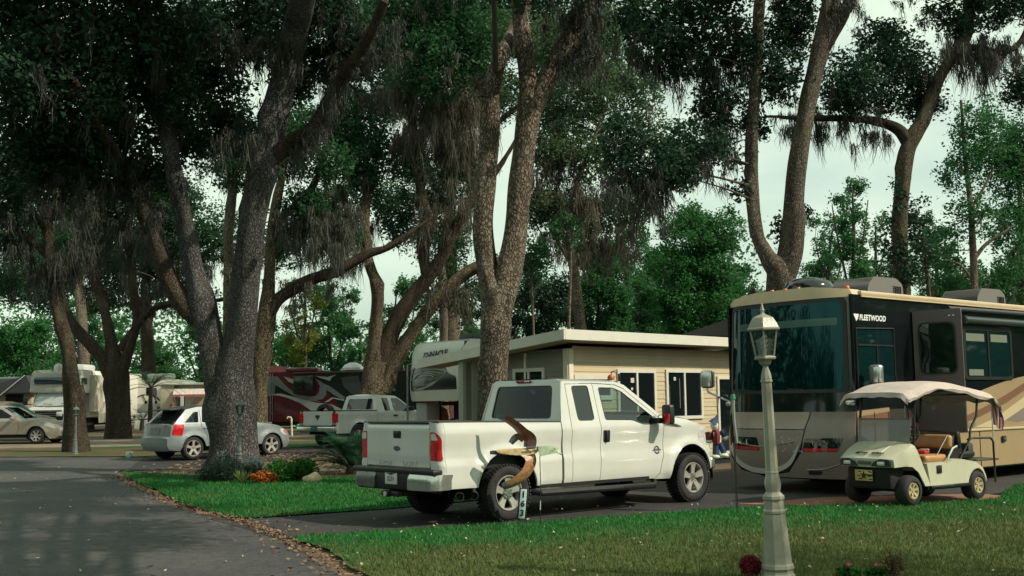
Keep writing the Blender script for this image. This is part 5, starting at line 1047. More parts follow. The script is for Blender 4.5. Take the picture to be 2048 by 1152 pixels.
# ================================================================ white travel trailer with awning
def travel_trailer():
    y0 = 60.0; z0 = terr(y0); l = P(262, 850, y0); r = P(455, 850, y0); fr = Frame(l[0], y0, 0, z0); L = r[0]-l[0]
    t = thing('travel_trailer', 'white travel trailer with a striped awning and curly decals left of the big left oak', 'trailer', (fr.x, fr.y, fr.z), 0)
    k = lambda x, y: (lambda q: (q[0], q[2]))(fr.side(200+x/5.758, 720+y/5.758, 0))
    TW = M('tt_white', (.56, .56, .50), .45, var=.04); TB = M('tt_beige', (.42, .37, .29), .5)
    top = k(800, 225)[1]; b = MB(); e = k(1000, 270)[0]
    b.prism(rnd([(0, .35), (L, .35), (L, top*.9), (e, top*.92), (e-.35, top), (0, top)], [.05, .05, .05, .3, .3, .1]), lambda u, z: (u, 0, z), (0, 2.4, 0)); b.build('body', [TW], t)
    m = MB(); m.panel(rnd([k(530, 320), k(655, 320), k(655, 412), k(530, 412)], .06), lambda u, z: (u, -.01, z), (0, 1, 0), .01, step=.5); m.build('window', [GLASS_D], t)
    u0, z1 = k(730, 280); u1, z0_ = k(880, 575); m = MB(); m.box(((u0+u1)/2, -.25, (z0_+z1)/2), (u1-u0, .5, z1-z0_), bev=.03); m.build('slide_out', [TB], t)
    m = MB(); u1b, zt = k(1145, 275); ub, zb = k(760, 300); m.box(((ub+u1b)/2+.5, -.30, (zt+zb)/2+.05), (u1b-ub+1.0, .6, .12), bev=.03); m.build('slide_cover', [TW], t)
    ua, za = k(890, 335); ub, zb = k(1150, 400); m = MB(); n = 28; W_ = ub-ua+2.0
    m.grid(lambda a, b: (ua+a*W_, -.55-b*.25, za-b*(za-zb)-.03*abs(math.sin(a*n*PI/2))*b), n*2, 4); aw = m.build('awning', [M('awning_white', (.55, .50, .44), .7)], t)
    m = MB(); m.grid(lambda a, b: (ua+a*W_, -.81, zb+.02-b*(.10+.06*abs(math.sin(a*n*PI/2)))), n*4, 1); m.build('valance', [M('awning_stripe', (.34, .10, .10), .8)], aw)
    m = MB(); u2, z2 = k(900, 430); u3, z3 = k(975, 560); m.panel(rect(u2, z3, u3, z2), lambda u, z: (u, -.02, z), (0, 1, 0), .02, step=.6); m.build('door', [M('door_grey', (.16, .19, .18), .5)], t)
    m = MB(); u2, z2 = k(985, 415); u3, z3 = k(1012, 560); m.box(((u2+u3)/2, -.85, z2/2), (u3-u2, .12, z2)); m.build('awning_post', [WHITE2], t)
    m = MB(); u2, z2 = k(1040, 440); u3, z3 = k(1180, 520); m.panel([k(1040, 515), k(1090, 445), k(1180, 430), k(1180, 520)], lambda u, z: (u, -.03, z), (0, 1, 0), .02, step=.6); m.build('side_screen', [M('screen_sand', (.45, .40, .28), .7)], t)
    m = MB()
    for pth in ([(395, 480), (430, 430), (480, 405), (520, 400)], [(490, 410), (515, 450), (530, 485)], [(610, 405), (640, 450), (650, 485)], [(640, 420), (680, 460), (730, 495)], [(600, 410), (650, 425), (700, 475), (735, 490)]):
        q = cr([k(*p) for p in pth], 6); m.tube([(a, -.015, z) for a, z in q], .025, 4)
    for p in ((528, 488), (645, 488)): u, z = k(*p); m.lathe([(.08, 0), (.08, .02), (.001, .02)], (u, 0, z), (0, -1, 0), 10)
    m.build('decal', [DARK], t)
    m = MB(); u2, z2 = k(400, 505); u3, z3 = k(725, 640); m.panel(rect(u2, z3, u3, z2), lambda u, z: (u, -.008, z), (0, 1, 0), .01, step=.8); m.build('lower_panel', [M('tt_lower', (.34, .36, .33), .5)], t)
    m = MB(); u2, z2 = k(655, 535); u3, z3 = k(722, 600); m.panel(rect(u2, z3, u3, z2), lambda u, z: (u, -.014, z), (0, 1, 0), .01, step=.8); m.build('locker_door', [M('locker_dark', (.05, .06, .06), .5)], t)
    m = MB(); u, z = k(640, 200); m.box((u, 1.0, top+.18), (1.4, .8, .34), bev=.12); m.build('air_conditioner', [TW], t)
    m = MB(); m.box((L/2, 1.2, .4), (L-.4, 2.0, .4)); m.build('underbody', [DARK], t)
    wheel(t, L*.55, -.02, -1, .36, .22, .2, 6, .05, .06, z=.36)
    # pickets leaning under the trailer
    R = random.Random(5)
    for i, x in enumerate((405, 440, 470, 500, 530)):
        p = P(200+x/5.758+3, 840, y0-1.2); q = thing('white_board', 'short white board leaning under the travel trailer', 'board', (p[0], y0-1.2, terr(y0-1.2)), 0, 'white boards leaning below the travel trailer')
        m = MB(); m.box((0, .1, .42), (.24, .04, .85), Matrix.Rotation(R.uniform(-.2, .25), 4, 'Y') @ Matrix.Rotation(-.18, 4, 'X'), bev=.01); m.build('plank', [WHITE2], q)
travel_trailer()
def far_left():
    y0 = 57; p = P(-60, 850, y0); q = P(62, 850, y0); z0 = terr(y0); L = q[0]-p[0]
    t = thing('pop_up_camper', 'low camper under a dark grey sloping canopy at the far left edge', 'camper', (p[0], y0, z0))
    zz = lambda py: P(20, py, y0)[2]-z0
    m = MB(); m.box((L/2, 1.0, zz(812)), (L, 2, zz(786)-zz(840)), bev=.05); m.build('body', [M('camper_sand', (.36, .31, .23), .6)], t)
    m = MB(); m.prism([(0, zz(775)), (L*.55, zz(768)), (L*1.0, zz(752)), (L*1.08, zz(770)), (L*1.08, zz(786)), (0, zz(787))], lambda u, z: (u, -.8, z), (0, 2.4, 0)); m.build('canopy', [M('canopy_grey', (.035, .038, .042), .7)], t)
    m = MB(); m.tube([(L*.3, -.9, zz(800)), (L*.62, -.9, zz(790)), (L*1.0, -.9, zz(752))], .025, 5); m.build('guy_line', [WHITE2], t)
    m = MB(); m.box((L*.72, -.02, zz(797)), (.9, .08, .42), bev=.02); m.build('window', [DARK], t)
    y1 = 66; p = P(-80, 850, y1); q = P(58, 850, y1); z1 = terr(y1)
    t = thing('travel_trailer', 'long dark roofed trailer just showing above the grey canopy', 'trailer', (p[0], y1, z1)); L = q[0]-p[0]; h = P(20, 757, y1)[2]-z1
    m = MB(); m.box((L/2, 1.2, h/2+.2), (L, 2.4, h-.4), bev=.1); m.build('body', [M('trailer_dark', (.10, .11, .11), .5)], t); m = MB(); m.box((L*.55, 1.2, h+.02), (L*.8, 2.3, .14), bev=.05); m.build('roof', [M('roof_white', (.45, .46, .44), .5)], t); m = MB(); m.box((L*.6, -.02, h*.62), (2.2, .06, .7), bev=.03); m.build('window', [GLASS_D], t)
far_left()
# ================================================================ golf cart
KC = Frame(5.665, 17.17, .597)
def golf_cart():
    t = thing('golf_cart', 'cream golf cart with a pinkish cloth roof cover and tan seats', 'golf cart', (KC.x, KC.y, .012), KC.a)
    CR = M('cart_cream', (.50, .50, .38), .3, coat=.4, var=.05, vs=2); BK = BLACKP; SEAT = M('tan_vinyl', (.40, .21, .085), .45, var=.12, vs=5); CLO = M('canopy_cloth', (.43, .365, .335), .85, var=.08, vs=6, bump=.3, bs=14)
    hw = .54
    def Yc(u, z): return hw-.05*sm((-u-.05)/.3)-.03*sm((z-.8)/.15)
    b = MB(); nose = [(-.34, .585), (-.36, .70), (-.30, .745), (.06, .925), (.115, .90), (.44, .285), (.31, .285), (.16, .50), (.02, .585), (-.14, .60)]
    for s in (-1, 1): b.panel(nose, lambda u, z, s=s: (u, s*Yc(u, z), z), (0, -s, 0), .02, step=.07)
    b.band(dens([(-.34, .59), (-.36, .70), (-.30, .745), (.06, .925), (.115, .90)], .06, False), Yc, 14, .035, 4); co = b.build('front_cowl', [CR], t)
    for s in (-1, 1): h = MB(); h.panel(rnd([(s*.13, .60), (s*.46, .60), (s*.45, .70), (s*.30, .715), (s*.18, .67)], .02), lambda v, z: (-.40-.03*(1-(v/.5)**2), v, z), (1, 0, 0), .02, step=.08); h.build('headlight_surround', [BK], co)
    for s in (-1, 1): m = MB(); m.box((-.425, s*.31, .645), (.03, .13, .06), bev=.015); m.build('headlight', [LENSW], t)
    m = MB(); m.box((-.415, 0, .655), (.02, .23, .055), bev=.008); m.build('name_badge', [M('badge_grey', (.09, .09, .085), .4)], co)
    m = MB(); text_mesh(m, 'VIETNAM', .062, lambda x, y, z: (-.315+y*.9, -.15-x*.9+.27, .795+y*.45+z), depth=.004, sx=.95, bold=.003); m.build('lettering', [BK], co); m = MB(); text_mesh(m, 'VETERAN', .062, lambda x, y, z: (-.315+y*.9, -.15-x*.9-.02, .795+y*.45+z), depth=.004, sx=.95, bold=.003); m.build('lettering', [BK], co)
    for s in (-1, 1): m = MB(); m.tube([(-.28, s*.20, .793), (.05, s*.24, .955)], .008, 5); m.build('cowl_crease', [CR], co)
    d = MB(); d.box((-.16, 0, .42), (.34, .80, .34), bev=.05); d.box((.15, 0, .30), (.5, 1.0, .06)); d.box((.9, 0, .255), (1.0, 1.05, .07)); d.box((1.0, 0, .40), (1.25, .9, .25)); d.box((1.55, 0, .45), (.5, .8, .2)); d.tube([(0, -.45, .23), (0, .45, .23)], .03, 6); d.tube([(1.654, -.45, .23), (1.654, .45, .23)], .04, 6); d.build('chassis', [DARK], t)
    p = MB(); p.box((-.36, .06, .455), (.012, .32, .165), bev=.003); pl = p.build('front_plate', [M('plate_gold', (.52, .40, .12), .5, var=.1)], t)
    p = MB(); st = []
    for k in range(10): a = PI/2+k*PI/5; r = .072 if k % 2 == 0 else .030; st.append((.055-r*math.cos(a), .455+r*math.sin(a)))
    p.prism(st, lambda v, z: (-.367, v, z), (-.004, 0, 0)); text_mesh(p, 'ARMY', .045, lambda x, y, z: (-.369-z, -.055-x, .455+y), sx=.9, bold=.002)
    for q in ((.155, .515), (.175, .45), (.15, .40), (-.03, .52), (-.04, .40)): p.tube([(-.368, q[0], q[1]), (-.368, q[0]-.06, q[1]+random.uniform(-.02, .02))], .007, 4)
    p.build('plate_design', [BK], pl)
    # rear body
    r = MB(); ar = arc(1.654, .23, .27, 12, 168, 14)
    out_ = [(.44, .285), (.37, .62), (.95, .625), (1.0, .665), (1.29, .65), (1.62, .60), (1.84, .50), (1.93, .36), (1.93, .28)]+ar+[(1.38, .285)]
    Yr = lambda u, z: hw+.012*math.exp(-((math.hypot(u-1.654, z-.23)-.29)/.04)**2)-.04*sm((u-1.6)/.35)
    for s in (-1, 1): r.panel(out_, lambda u, z, s=s: (u, s*Yr(u, z), z), (0, -s, 0), .02, step=.06)
    r.band(dens([(.44, .285), (.37, .62), (.95, .625), (1.0, .665), (1.29, .65), (1.62, .60), (1.84, .50), (1.93, .36), (1.93, .28)], .08, False), Yr, 12, .02, 6); rb = r.build('rear_body', [CR], t)
    m = MB(); m.box((.93, -hw-.012, .262), (1.0, .03, .05), bev=.01); m.box((.93, hw+.012, .262), (1.0, .03, .05), bev=.01); m.build('rocker_panel', [BK], t)
    m = MB(); m.box((.72, -hw-.03, .275), (.5, .012, .03), bev=.004); m.build('sill_strip', [STEEL], t)
    m = MB(); m.box((.66, -hw-.008, .525), (.12, .02, .12), bev=.01); m.build('charge_socket', [BK], rb)
    # seats, wheel
    m = MB(); m.box((.68, 0, .685), (.56, 1.0, .12), bev=.05, seg=3); m.build('seat', [SEAT], t)
    m = MB(); m.box((1.06, 0, .93), (.12, 1.02, .22), Matrix.Rotation(.18, 4, 'Y'), bev=.055, seg=3); m.build('backrest', [SEAT], t)
    m = MB(); m.box((1.14, 0, .90), (.05, .98, .26), Matrix.Rotation(.18, 4, 'Y'), bev=.02); m.box((1.30, 0, .95), (.10, 1.0, .28), Matrix.Rotation(-.1, 4, 'Y'), bev=.04); m.box((1.5, 0, .72), (.4, 1.0, .10), bev=.04); m.box((1.22, 0, .75), (.3, .96, .16)); m.build('rear_seat', [M('black_vinyl', (.02, .02, .02), .4)], t)
    for s in (-1, 1): m = MB(); m.tube([(1.16, s*.53, .86), (1.02, s*.55, .83), (.90, s*.55, .70), (.88, s*.55, .64)], .016, 7); m.build('hip_rail', [WHITE2], t)
    m = MB(); m.tube([(.36+.08*math.sin(a), -.25+.17*math.cos(a), 1.04+.13*math.sin(a)) for a in np.linspace(0, 2*PI, 20)], .014, 6); m.tube([(.36, -.42, 1.04), (.36, -.08, 1.04)], .012, 5); m.tube([(.36, -.25, 1.04), (.12, -.25, .80)], .018, 6); m.build('steering_wheel', [BK], t)
    # windscreen (folded half), posts
    m = MB(); m.panel(rect(-.48, .935, .48, 1.30, .03), lambda v, z: (.06+(z-.93)*.14, v, z), (1, 0, 0), .006, step=.4)
    g = M('cart_screen', (.18, .20, .20), .25); g.node_tree.nodes['Principled BSDF'].inputs['Alpha'].default_value = .80; ws = m.build('windscreen', [g], t)
    m = MB(); m.tube([(.06, -.48, .935), (.06, .48, .935)], .014, 6); m.tube([(.112, -.48, 1.30), (.112, .48, 1.30)], .012, 6); m.build('screen_rail', [STEEL], ws)
    for s in (-1, 1):
        m = MB(); m.tube([(.44, s*.50, .29), (.12, s*.50, .90), (.17, s*.50, 1.32), (.24, s*.50, 1.66)], .021, 7); m.build('front_post', [BK], t)
        m = MB(); m.box((.10, s*.475, 1.0), (.05, .05, .06), bev=.01); m.build('screen_clip', [BK], ws)
        m = MB(); m.tube([(1.24, s*.50, .62), (1.52, s*.52, .95), (1.56, s*.52, 1.12), (1.74, s*.52, 1.32), (1.79, s*.52, 1.66)], .019, 7); m.build('rear_post', [BK], t)
    m = MB()
    for s in (-1, 1): m.tube([(1.5, s*.50, .95), (1.66, s*.50, .97), (2.12, s*.50, .96), (2.19, s*.50, .90), (2.19, s*.50, .25)], .017, 7)
    m.tube([(2.19, -.50, .62), (2.19, .50, .62)], .017, 6); m.build('rear_guard', [BK], t)
    m = MB(); m.box((2.02, 0, .615), (.62, 1.0, .03), bev=.01); m.box((1.66, 0, .74), (.14, .9, .30), bev=.03); m.build('rear_footrest', [M('footrest', (.05, .05, .045), .5)], t)
    # cloth-covered roof, sagging and puckered
    prof = [(-.12, 1.715), (.05, 1.76), (.35, 1.845), (.72, 1.885), (1.1, 1.865), (1.5, 1.81), (1.9, 1.74), (2.12, 1.69), (2.24, 1.63)]
    L_ = cr(prof, 5); R = random.Random(3); wob = [R.uniform(-1, 1) for _ in range(200)]
    def roof(a, b):
        i = a*(len(L_)-1); k = min(int(i), len(L_)-2); f_ = i-k; u, z = L_[k]*(1-f_)+L_[k+1]*f_; v = (b*2-1); e = abs(v)
        drop = .085*sm((e-.84)/.16)+.045*e*e
        ed = sm((e-.86)/.14)
        return (u+.02*math.sin(b*31)*ed, v*.63*(1+.012*math.sin(a*40)*ed), z-drop-.010*math.sin(a*23+v*2)*ed-.006*math.sin(a*51)*ed+.006*math.sin(a*17+b*9))
    m = MB(); m.grid(roof, 64, 40)
    def flap(a, b): u, v, z = roof(0, a); return (u-.03*b-.015*math.sin(a*19)*b, v*(1-.0*b), z-.075*b-.007*math.sin(a*26+1)*b)
    m.grid(flap, 40, 4); m.grid(lambda a, b: (lambda q: (q[0]+.03*b, q[1], q[2]-.10*b-.02*math.sin(a*22)*b))(roof(1, a)), 40, 4)
    for e in (0, 1): m.grid(lambda a, b, e=e: (lambda q: (q[0], q[1]*(1-.02*b), q[2]-(.035+.010*math.sin(a*29+e*2)+.012*math.sin(a*13))*b))(roof(a, e)), 64, 3)
    ro = m.build('roof_cover', [CLO], t, smooth=80)
    m = MB(); m.box((1.0, 0, 1.66), (2.0, 1.06, .03), bev=.01); m.build('roof_frame', [BK], t)
    GOLD = M('cream_alloy', (.60, .52, .32), .3, .35)
    for u in (0, 1.654):
        for s in (-1, 1): wheel(t, u, s*.56, s, .232, .21, .125, 6, .042, .04, rimmat=GOLD, hubmat=GOLD, dish=.03)
    m = MB(); m.tube([(.70, -.50, .75), (.95, -.52, 1.03)], .006, 4); m.build('strap', [WHITE2], t)
golf_cart()
def small_flag(loc, rz, h, sway, label):
    t = thing('flag', label, 'flag', loc, rz, 'small flags on the golf cart')
    m = MB(); m.tube([(0, 0, -.38), (0, 0, h)], .010, 6); m.build('flag_pole', [WHITE2], t)
    fm_ = lambda a, b, y0=0: (.02+a*.14+.05*math.sin(b*3)*a, .035*math.sin(a*9+b*2)+y0, h-.03-b*.36-a*.10)
    m = MB()
    for y0 in (0, .004):
        base = len(m.f); m.grid(lambda a, b, y0=y0: fm_(a, b, y0), 12, 13)
        for q in range(12):
            for r_ in range(13): m.m[base+q*13+r_] = (2 if (r_ < 6 and q >= 7) else (0 if q % 2 else 1))
    m.build('flag_cloth', [M('flag_red', (.33, .045, .05), .8), M('flag_white', (.50, .44, .42), .8), M('flag_navy', (.03, .035, .09), .8)], t)
x, y, z = KC.world(2.2, -.50, 0); small_flag((x, y, 1.0), .3, .58, 1, 'small striped flag drooping at the near rear corner of the golf cart')
x, y, z = KC.world(1.35, .52, 0); small_flag((x, y, .98), -.4, .52, 1, 'small striped flag drooping behind the golf cart seat, against the dark motorhome')
x, y, z = KC.world(.75, -.12, 0); t = thing('cloth_bag', 'red cloth bundle with papers lying on the golf cart seat', 'bag', (x, y, .758), KC.a+.3)
m = MB(); m.box((0, 0, .03), (.22, .30, .06), bev=.025, seg=3); m.build('bag', [M('red_cloth2', (.42, .03, .03), .7, var=.2)], t); m = MB(); m.box((.02, .30, .015), (.16, .18, .02), .5, bev=.004); m.box((.0, -.1, .068), (.10, .13, .012), .2, bev=.003); m.build('paper', [M('paper_white', (.55, .53, .48), .7)], t)
# ================================================================ lamp posts
LPM = M('lamp_paint', (.27, .27, .215), .4, var=.12, vs=6, bump=.15, bs=35)
def lamp_post():
    x, y, _ = G(1557, 1162); base = Vector((x, y, 0)); top = Vector(P(1523.5, 607, y)); H = (top-base).length; k = H/555
    t = thing('lamp_post', 'pale sage eight-sided lamp post leaning slightly in front of the big motorhome', 'lamp post', base)
    t.rotation_mode = 'QUATERNION'; t.rotation_quaternion = Vector((0, 0, 1)).rotation_difference((top-base).normalized())
    Z = lambda py: (1162-py)*k; r = lambda px: px*k/2*1.06
    m = MB(); pr = [(66, 1162), (64, 1150), (58, 1146), (57, 1141), (62, 1136), (60, 1130), (56, 1127), (54, 1122), (47, 1080), (42, 1040), (40, 1030), (43, 1028), (43, 1024), (38, 1020), (36, 1004), (41, 1001), (41, 995), (36, 992), (27, 987), (27, 984)]
    m.lathe([(r(a), Z(b)) for a, b in pr], n=8, a0=PI/8); m.build('base', [LPM], t, smooth=20)
    m = MB(); pr = [(27, 985), (31, 975), (31, 968), (27, 958), (24, 950), (26, 949), (25, 946), (24, 945), (21.5, 860), (19.5, 768), (23, 767), (23, 764), (20, 762), (21, 760), (17, 748), (10, 738), (10, 733)]
    m.lathe([(r(a), Z(b)) for a, b in pr], n=8, a0=PI/8); m.build('pole', [LPM], t, smooth=20)
    la = MB(); la.lathe([(r(a), Z(b)) for a, b in [(10, 735), (22, 731), (30, 722), (46, 721), (48, 718), (44, 716), (38, 714)]], n=6, a0=.3)
    lo = la.build('lantern_base', [LPM], t, smooth=20)
    m = MB(); m.lathe([(r(a), Z(b)) for a, b in [(54, 664), (70, 662), (71, 659), (66, 657), (58, 648), (44, 637), (26, 632), (14, 630), (8, 627), (8, 623), (12, 621), (8, 619), (7, 616), (5, 612), (2, 606)]], n=6, a0=.3); m.build('lantern_roof', [LPM], t, smooth=25)
    m = MB()
    for i in range(6):
        a = .3+i*PI/3; m.tube([(r(38)*math.cos(a), r(38)*math.sin(a), Z(717)), (r(56)*math.cos(a), r(56)*math.sin(a), Z(663))], r(4), 5)
    m.build('lantern_frame', [LPM], lo)
    m = MB(); m.lathe([(r(37), Z(716)), (r(54.5), Z(664))], n=6, a0=.3); m.build('lantern_glass', [pane_mat('lantern_pane', (.86, .90, .86), .07)], lo, smooth=0)
    m = MB(); m.tube([(r(8)*math.cos(a*2.2), r(9)*math.sin(a*2.2), Z(702)+a*(Z(672)-Z(702))/9) for a in np.linspace(0, 9, 50)], r(5), 6); m.lathe([(r(7), Z(716)), (r(9), Z(703)), (r(4), Z(702))], n=12); m.build('bulb', [M('bulb_white', (.75, .73, .66), .4)], lo)
    return t
LP1 = lamp_post(); LP1['group'] = 'lamp posts along the road'
LPM_SHADE = M('lamp_paint_shaded', (.10, .125, .12), .45, var=.15, vs=6)  # lamp paint darkened for the two posts standing in shade
for px, py, D, hp, lab in ((478, 958, 24.6, 163, 'dull green lamp post standing against the big left oak trunk'), (150, 908, 35.0, 100, 'small dark lamp post against the leaning oak at far left')):
    c = copy_tree(LP1); p = P(px, py, D); c.location = (p[0], D, terr(D)); c.rotation_quaternion = (1, 0, 0, 0); s = hp*D/2200/2.58; c.scale = (s, s, s); c['label'] = lab
    for ch in c.children:
        for q in [ch]+list(ch.children):
            if q.data.materials[0] == LPM: q.data = q.data.copy(); q.data.materials[0] = LPM_SHADE
# ================================================================ site sign, bird spinner, hanging gnome, feeder, pipe, box
def site_sign():
    p = G(1046, 1048); t = thing('site_number_sign', 'narrow upright site sign with numbers 163 by the rear pickup wheel', 'sign', (p[0], p[1], .02), 0)
    T = Matrix.Rotation(.10, 4, 'Y'); k = 15.3/2200
    m = MB(); m.box((0, .02, .245), (.128, .035, .43), T, bev=.006); m.build('frame', [BLACKP], t)
    m.v = []; m = MB(); m.box((0.0, 0, .25), (.085, .012, .395), T, bev=.004); pn = m.build('panel', [M('panel_pale', (.50, .62, .62), .5)], t)
    m = MB()
    for ch, z in (('1', .125), ('6', 0), ('3', -.125)):
        text_mesh(m, ch, .115, lambda x, y, q, z=z: tuple(Matrix.Translation((0, 0, .25)) @ T @ Vector((x, -.008-q, z+y-.0))), bold=.004, depth=.004)
    m.build('numbers', [BLACKP], pn)
    m = MB(); m.lathe([(.14, 0), (.13, .02), (.075, .035), (.07, .06)], n=4, a0=PI/4); m.build('base', [BLACKP], t, smooth=20)
site_sign()
def spinner():
    D = 14.95; b = P(1081, 1052, D); o = Vector((b[0], D, .02))
    t = thing('bird_spinner', 'wooden bird whirligig with curved brown wings on a thin rod before the pickup wheel', 'garden spinner', o)
    q = lambda x, y, d=0: Vector(P(960+x/4.8, 820+y/4.8, D+d))-o
    m = MB(); m.tube([q(580, 1110), q(582, 700), q(572, 400)], .006, 6); m.tube([q(578, 960, -.004), q(580, 870, -.004)], .008, 6, mat=1); m.build('rod', [BLACKP, WHITE2], t)
    def blade(name, ctr, wid, mats, split, dep=(0, 0), thick=.012, tilt=1):
        c = cr([(*p, d) for p, d in zip(ctr, np.linspace(dep[0], dep[1], len(ctr)))], 6); n = len(c); A = []; B = []
        for i, p in enumerate(c):
            a, b_ = c[max(0, i-1)], c[min(n-1, i+1)]; dv = np.array([b_[0]-a[0], b_[1]-a[1]]); dv /= np.linalg.norm(dv); w_ = np.interp(i/(n-1), np.linspace(0, 1, len(wid)), wid); nn = np.array([-dv[1], dv[0]])*w_
            A.append((p[0]+nn[0], p[1]+nn[1], p[2]-.05*w_/50*tilt)); B.append((p[0]-nn[0], p[1]-nn[1], p[2]+.05*w_/50*tilt))
        m = MB()
        V = [q(*a) for a in A]+[q(*((np.array(a)*.45+np.array(b_)*.55))) + Vector((0, -.016, 0)) for a, b_ in zip(A, B)]+[q(*b_) for b_ in B]
        V += [v+Vector((0, thick, 0)) for v in V]; f = []; mt = []
        for i in range(n-1):
            k = 1 if i >= split*(n-1) else 0
            for o1, o2 in ((0, n), (n, 2*n)): f += [(o1+i, o1+i+1, o2+i+1, o2+i), (3*n+o1+i, 3*n+o2+i, 3*n+o2+i+1, 3*n+o1+i+1)]; mt += [k, k]
            f += [(i, 3*n+i, 3*n+i+1, i+1), (2*n+i, 2*n+i+1, 5*n+i+1, 5*n+i)]; mt += [k, k]
        for e in (0, n-1): f += [(e, n+e, 2*n+e, 5*n+e, 4*n+e, 3*n+e)]; mt.append(1 if e else 0)
        m.v = V; m.f = f; m.m = mt; return m.build(name, mats, t, smooth=60)
    RB = M('red_brown', (.16, .045, .03), .4, var=.35, vs=14, coat=.3, stretch=(1, 1, 3)); OB = M('orange_brown', (.26, .10, .045), .45, col2=(.46, .27, .13), vs=22, coat=.3); BL = M('tip_blue', (.10, .16, .20), .5, var=.3, vs=20); TA = M('tan_wood', (.32, .22, .09), .5, col2=(.52, .41, .22), vs=16); GN = M('head_green', (.20, .27, .17), .5, col2=(.38, .46, .32), vs=18)
    blade('wing', [(475, 360), (480, 280), (420, 220), (350, 150), (260, 90), (160, 55)], [58, 62, 50, 40, 34, 22], [RB, BL], .82, (0, .12))
    blade('wing', [(470, 425), (490, 490), (455, 580), (390, 650), (310, 700), (215, 735)], [55, 52, 48, 46, 40, 30], [OB, BL], .90, (0, -.12))
    blade('wing', [(420, 290), (370, 255), (330, 275), (295, 320)], [26, 30, 34, 24], [RB, BL], .55, (.05, .08))
    blade('body', [(545, 395), (450, 400), (340, 402), (240, 400), (160, 395)], [18, 34, 32, 24, 12], [TA, TA], 2, (0, 0), .05, -1)
    blade('tail', [(250, 415), (180, 412), (130, 408), (95, 412)], [22, 20, 20, 16], [M('tail_dark', (.02, .025, .03), .5), M('tail_cream', (.45, .5, .32), .5)], 2, (.02, .02), .03, -1)
    blade('head', [(565, 400), (620, 392), (690, 385), (740, 390), (780, 425)], [50, 44, 36, 26, 8], [GN, GN], 2, (-.01, -.01), .05, 1)
    m = MB(); e = q(718, 374, -.035); m.lathe([(.010, 0), (.008, .01), (.001, .012)], e, (0, -1, 0), 10); m.build('eye', [BLACKP], t)
    m = MB(); m.box(q(490, 362, -.04), (.13, .02, .035), Matrix.Rotation(-.08, 4, 'Y'), bev=.006); m.box(q(552, 375, -.02), (.03, .03, .07), bev=.006); m.build('axle_plate', [STEEL], t)
spinner()
def ellip(m, c, r, n=12, mat=0, rot=None):
    c = Vector(c); R = rot or Matrix.Identity(3)
    V = []; 
    for i in range(n+1):
        for j in range(n): a, b = PI*i/n, 2*PI*j/n; V.append(c+R @ Vector((r[0]*math.sin(a)*math.cos(b), r[1]*math.sin(a)*math.sin(b), r[2]*math.cos(a))))
    m.add(V, [(i*n+j, (i+1)*n+j, (i+1)*n+(j+1) % n, i*n+(j+1) % n) for i in range(n) for j in range(n)], mat)
def gnome():
    D = 16.45; o = Vector(P(1437, 915, D)); t = thing('hanging_gnome', 'stuffed cloth gnome in a blue pointed hat and red vest hanging from the garden hook', 'garden figure', o)
    q = lambda x, y, d=0: Vector(P(1380+x/4.8, 800+y/4.8, D+d))-o; k = D/2200/4.8
    BLU = M('gnome_blue', (.025, .055, .14), .8, var=.2, vs=20); REDC = M('gnome_red', (.17, .018, .025), .8, var=.2, vs=20); WH = M('gnome_white', (.55, .56, .52), .8); SK = M('gnome_skin', (.45, .28, .2), .7)
    m = MB(); m.tube([q(265, 140), q(250, 175), q(232, 205), q(222, 225)], [.004, .028, .055, .075], 12); m.build('hat', [BLU], t)
    m = MB(); m.tube([q(228, 215), q(234, 245), q(238, 275), q(240, 300)], [.05, .062, .05, .02], 12, mat=0); m.build('beard', [WH], t); m = MB(); ellip(m, q(226, 238, -.045), (.014, .014, .014)); m.build('nose', [SK], t)
    m = MB(); m.tube([q(240, 285), q(248, 320), q(250, 370), q(252, 420)], [.075, .105, .10, .085], 14, flat=.6); m.build('vest', [REDC], t)
    m = MB(); m.box(q(248, 328, -.075), (.07, .008, .05), bev=.003); m.box(q(243, 323, -.08), (.028, .006, .022), mat=1); m.box(q(252, 336, -.08), (.05, .005, .008), mat=2); m.build('flag_patch', [WH, BLU, REDC], t)
    for a, b, c, g in (((180, 310), (180, 345), (183, 385), (185, 415)), ((300, 295), (325, 325), (335, 350), (348, 385))):
        m = MB(); m.tube([q(*a), q(*b), q(*c)], [.055, .05, .045], 10); m.build('sleeve', [BLU if a[0] > 200 else REDC], t)
        m = MB(); m.tube([q(*c), q((c[0]+g[0])/2, (c[1]+g[1])/2), q(*g)], [.05, .055, .03], 10); m.build('mitten', [WH], t)
    for a, b, c in (((250, 415), (248, 460), (245, 525)), ((285, 415), (310, 460), (325, 510))):
        m = MB(); m.tube([q(*a), q(*b), q(*c)], [.05, .048, .045], 10); m.build('trouser_leg', [BLU], t)
        m = MB(); ellip(m, q(c[0]+2, c[1]+22, -.02), (.07, .06, .035)); m.build('shoe', [WH], t)
    m = MB(); m.tube([q(265, 145), q(268, 60), q(275, 10)], .003, 4); m.build('string', [BLACKP], t)
gnome()
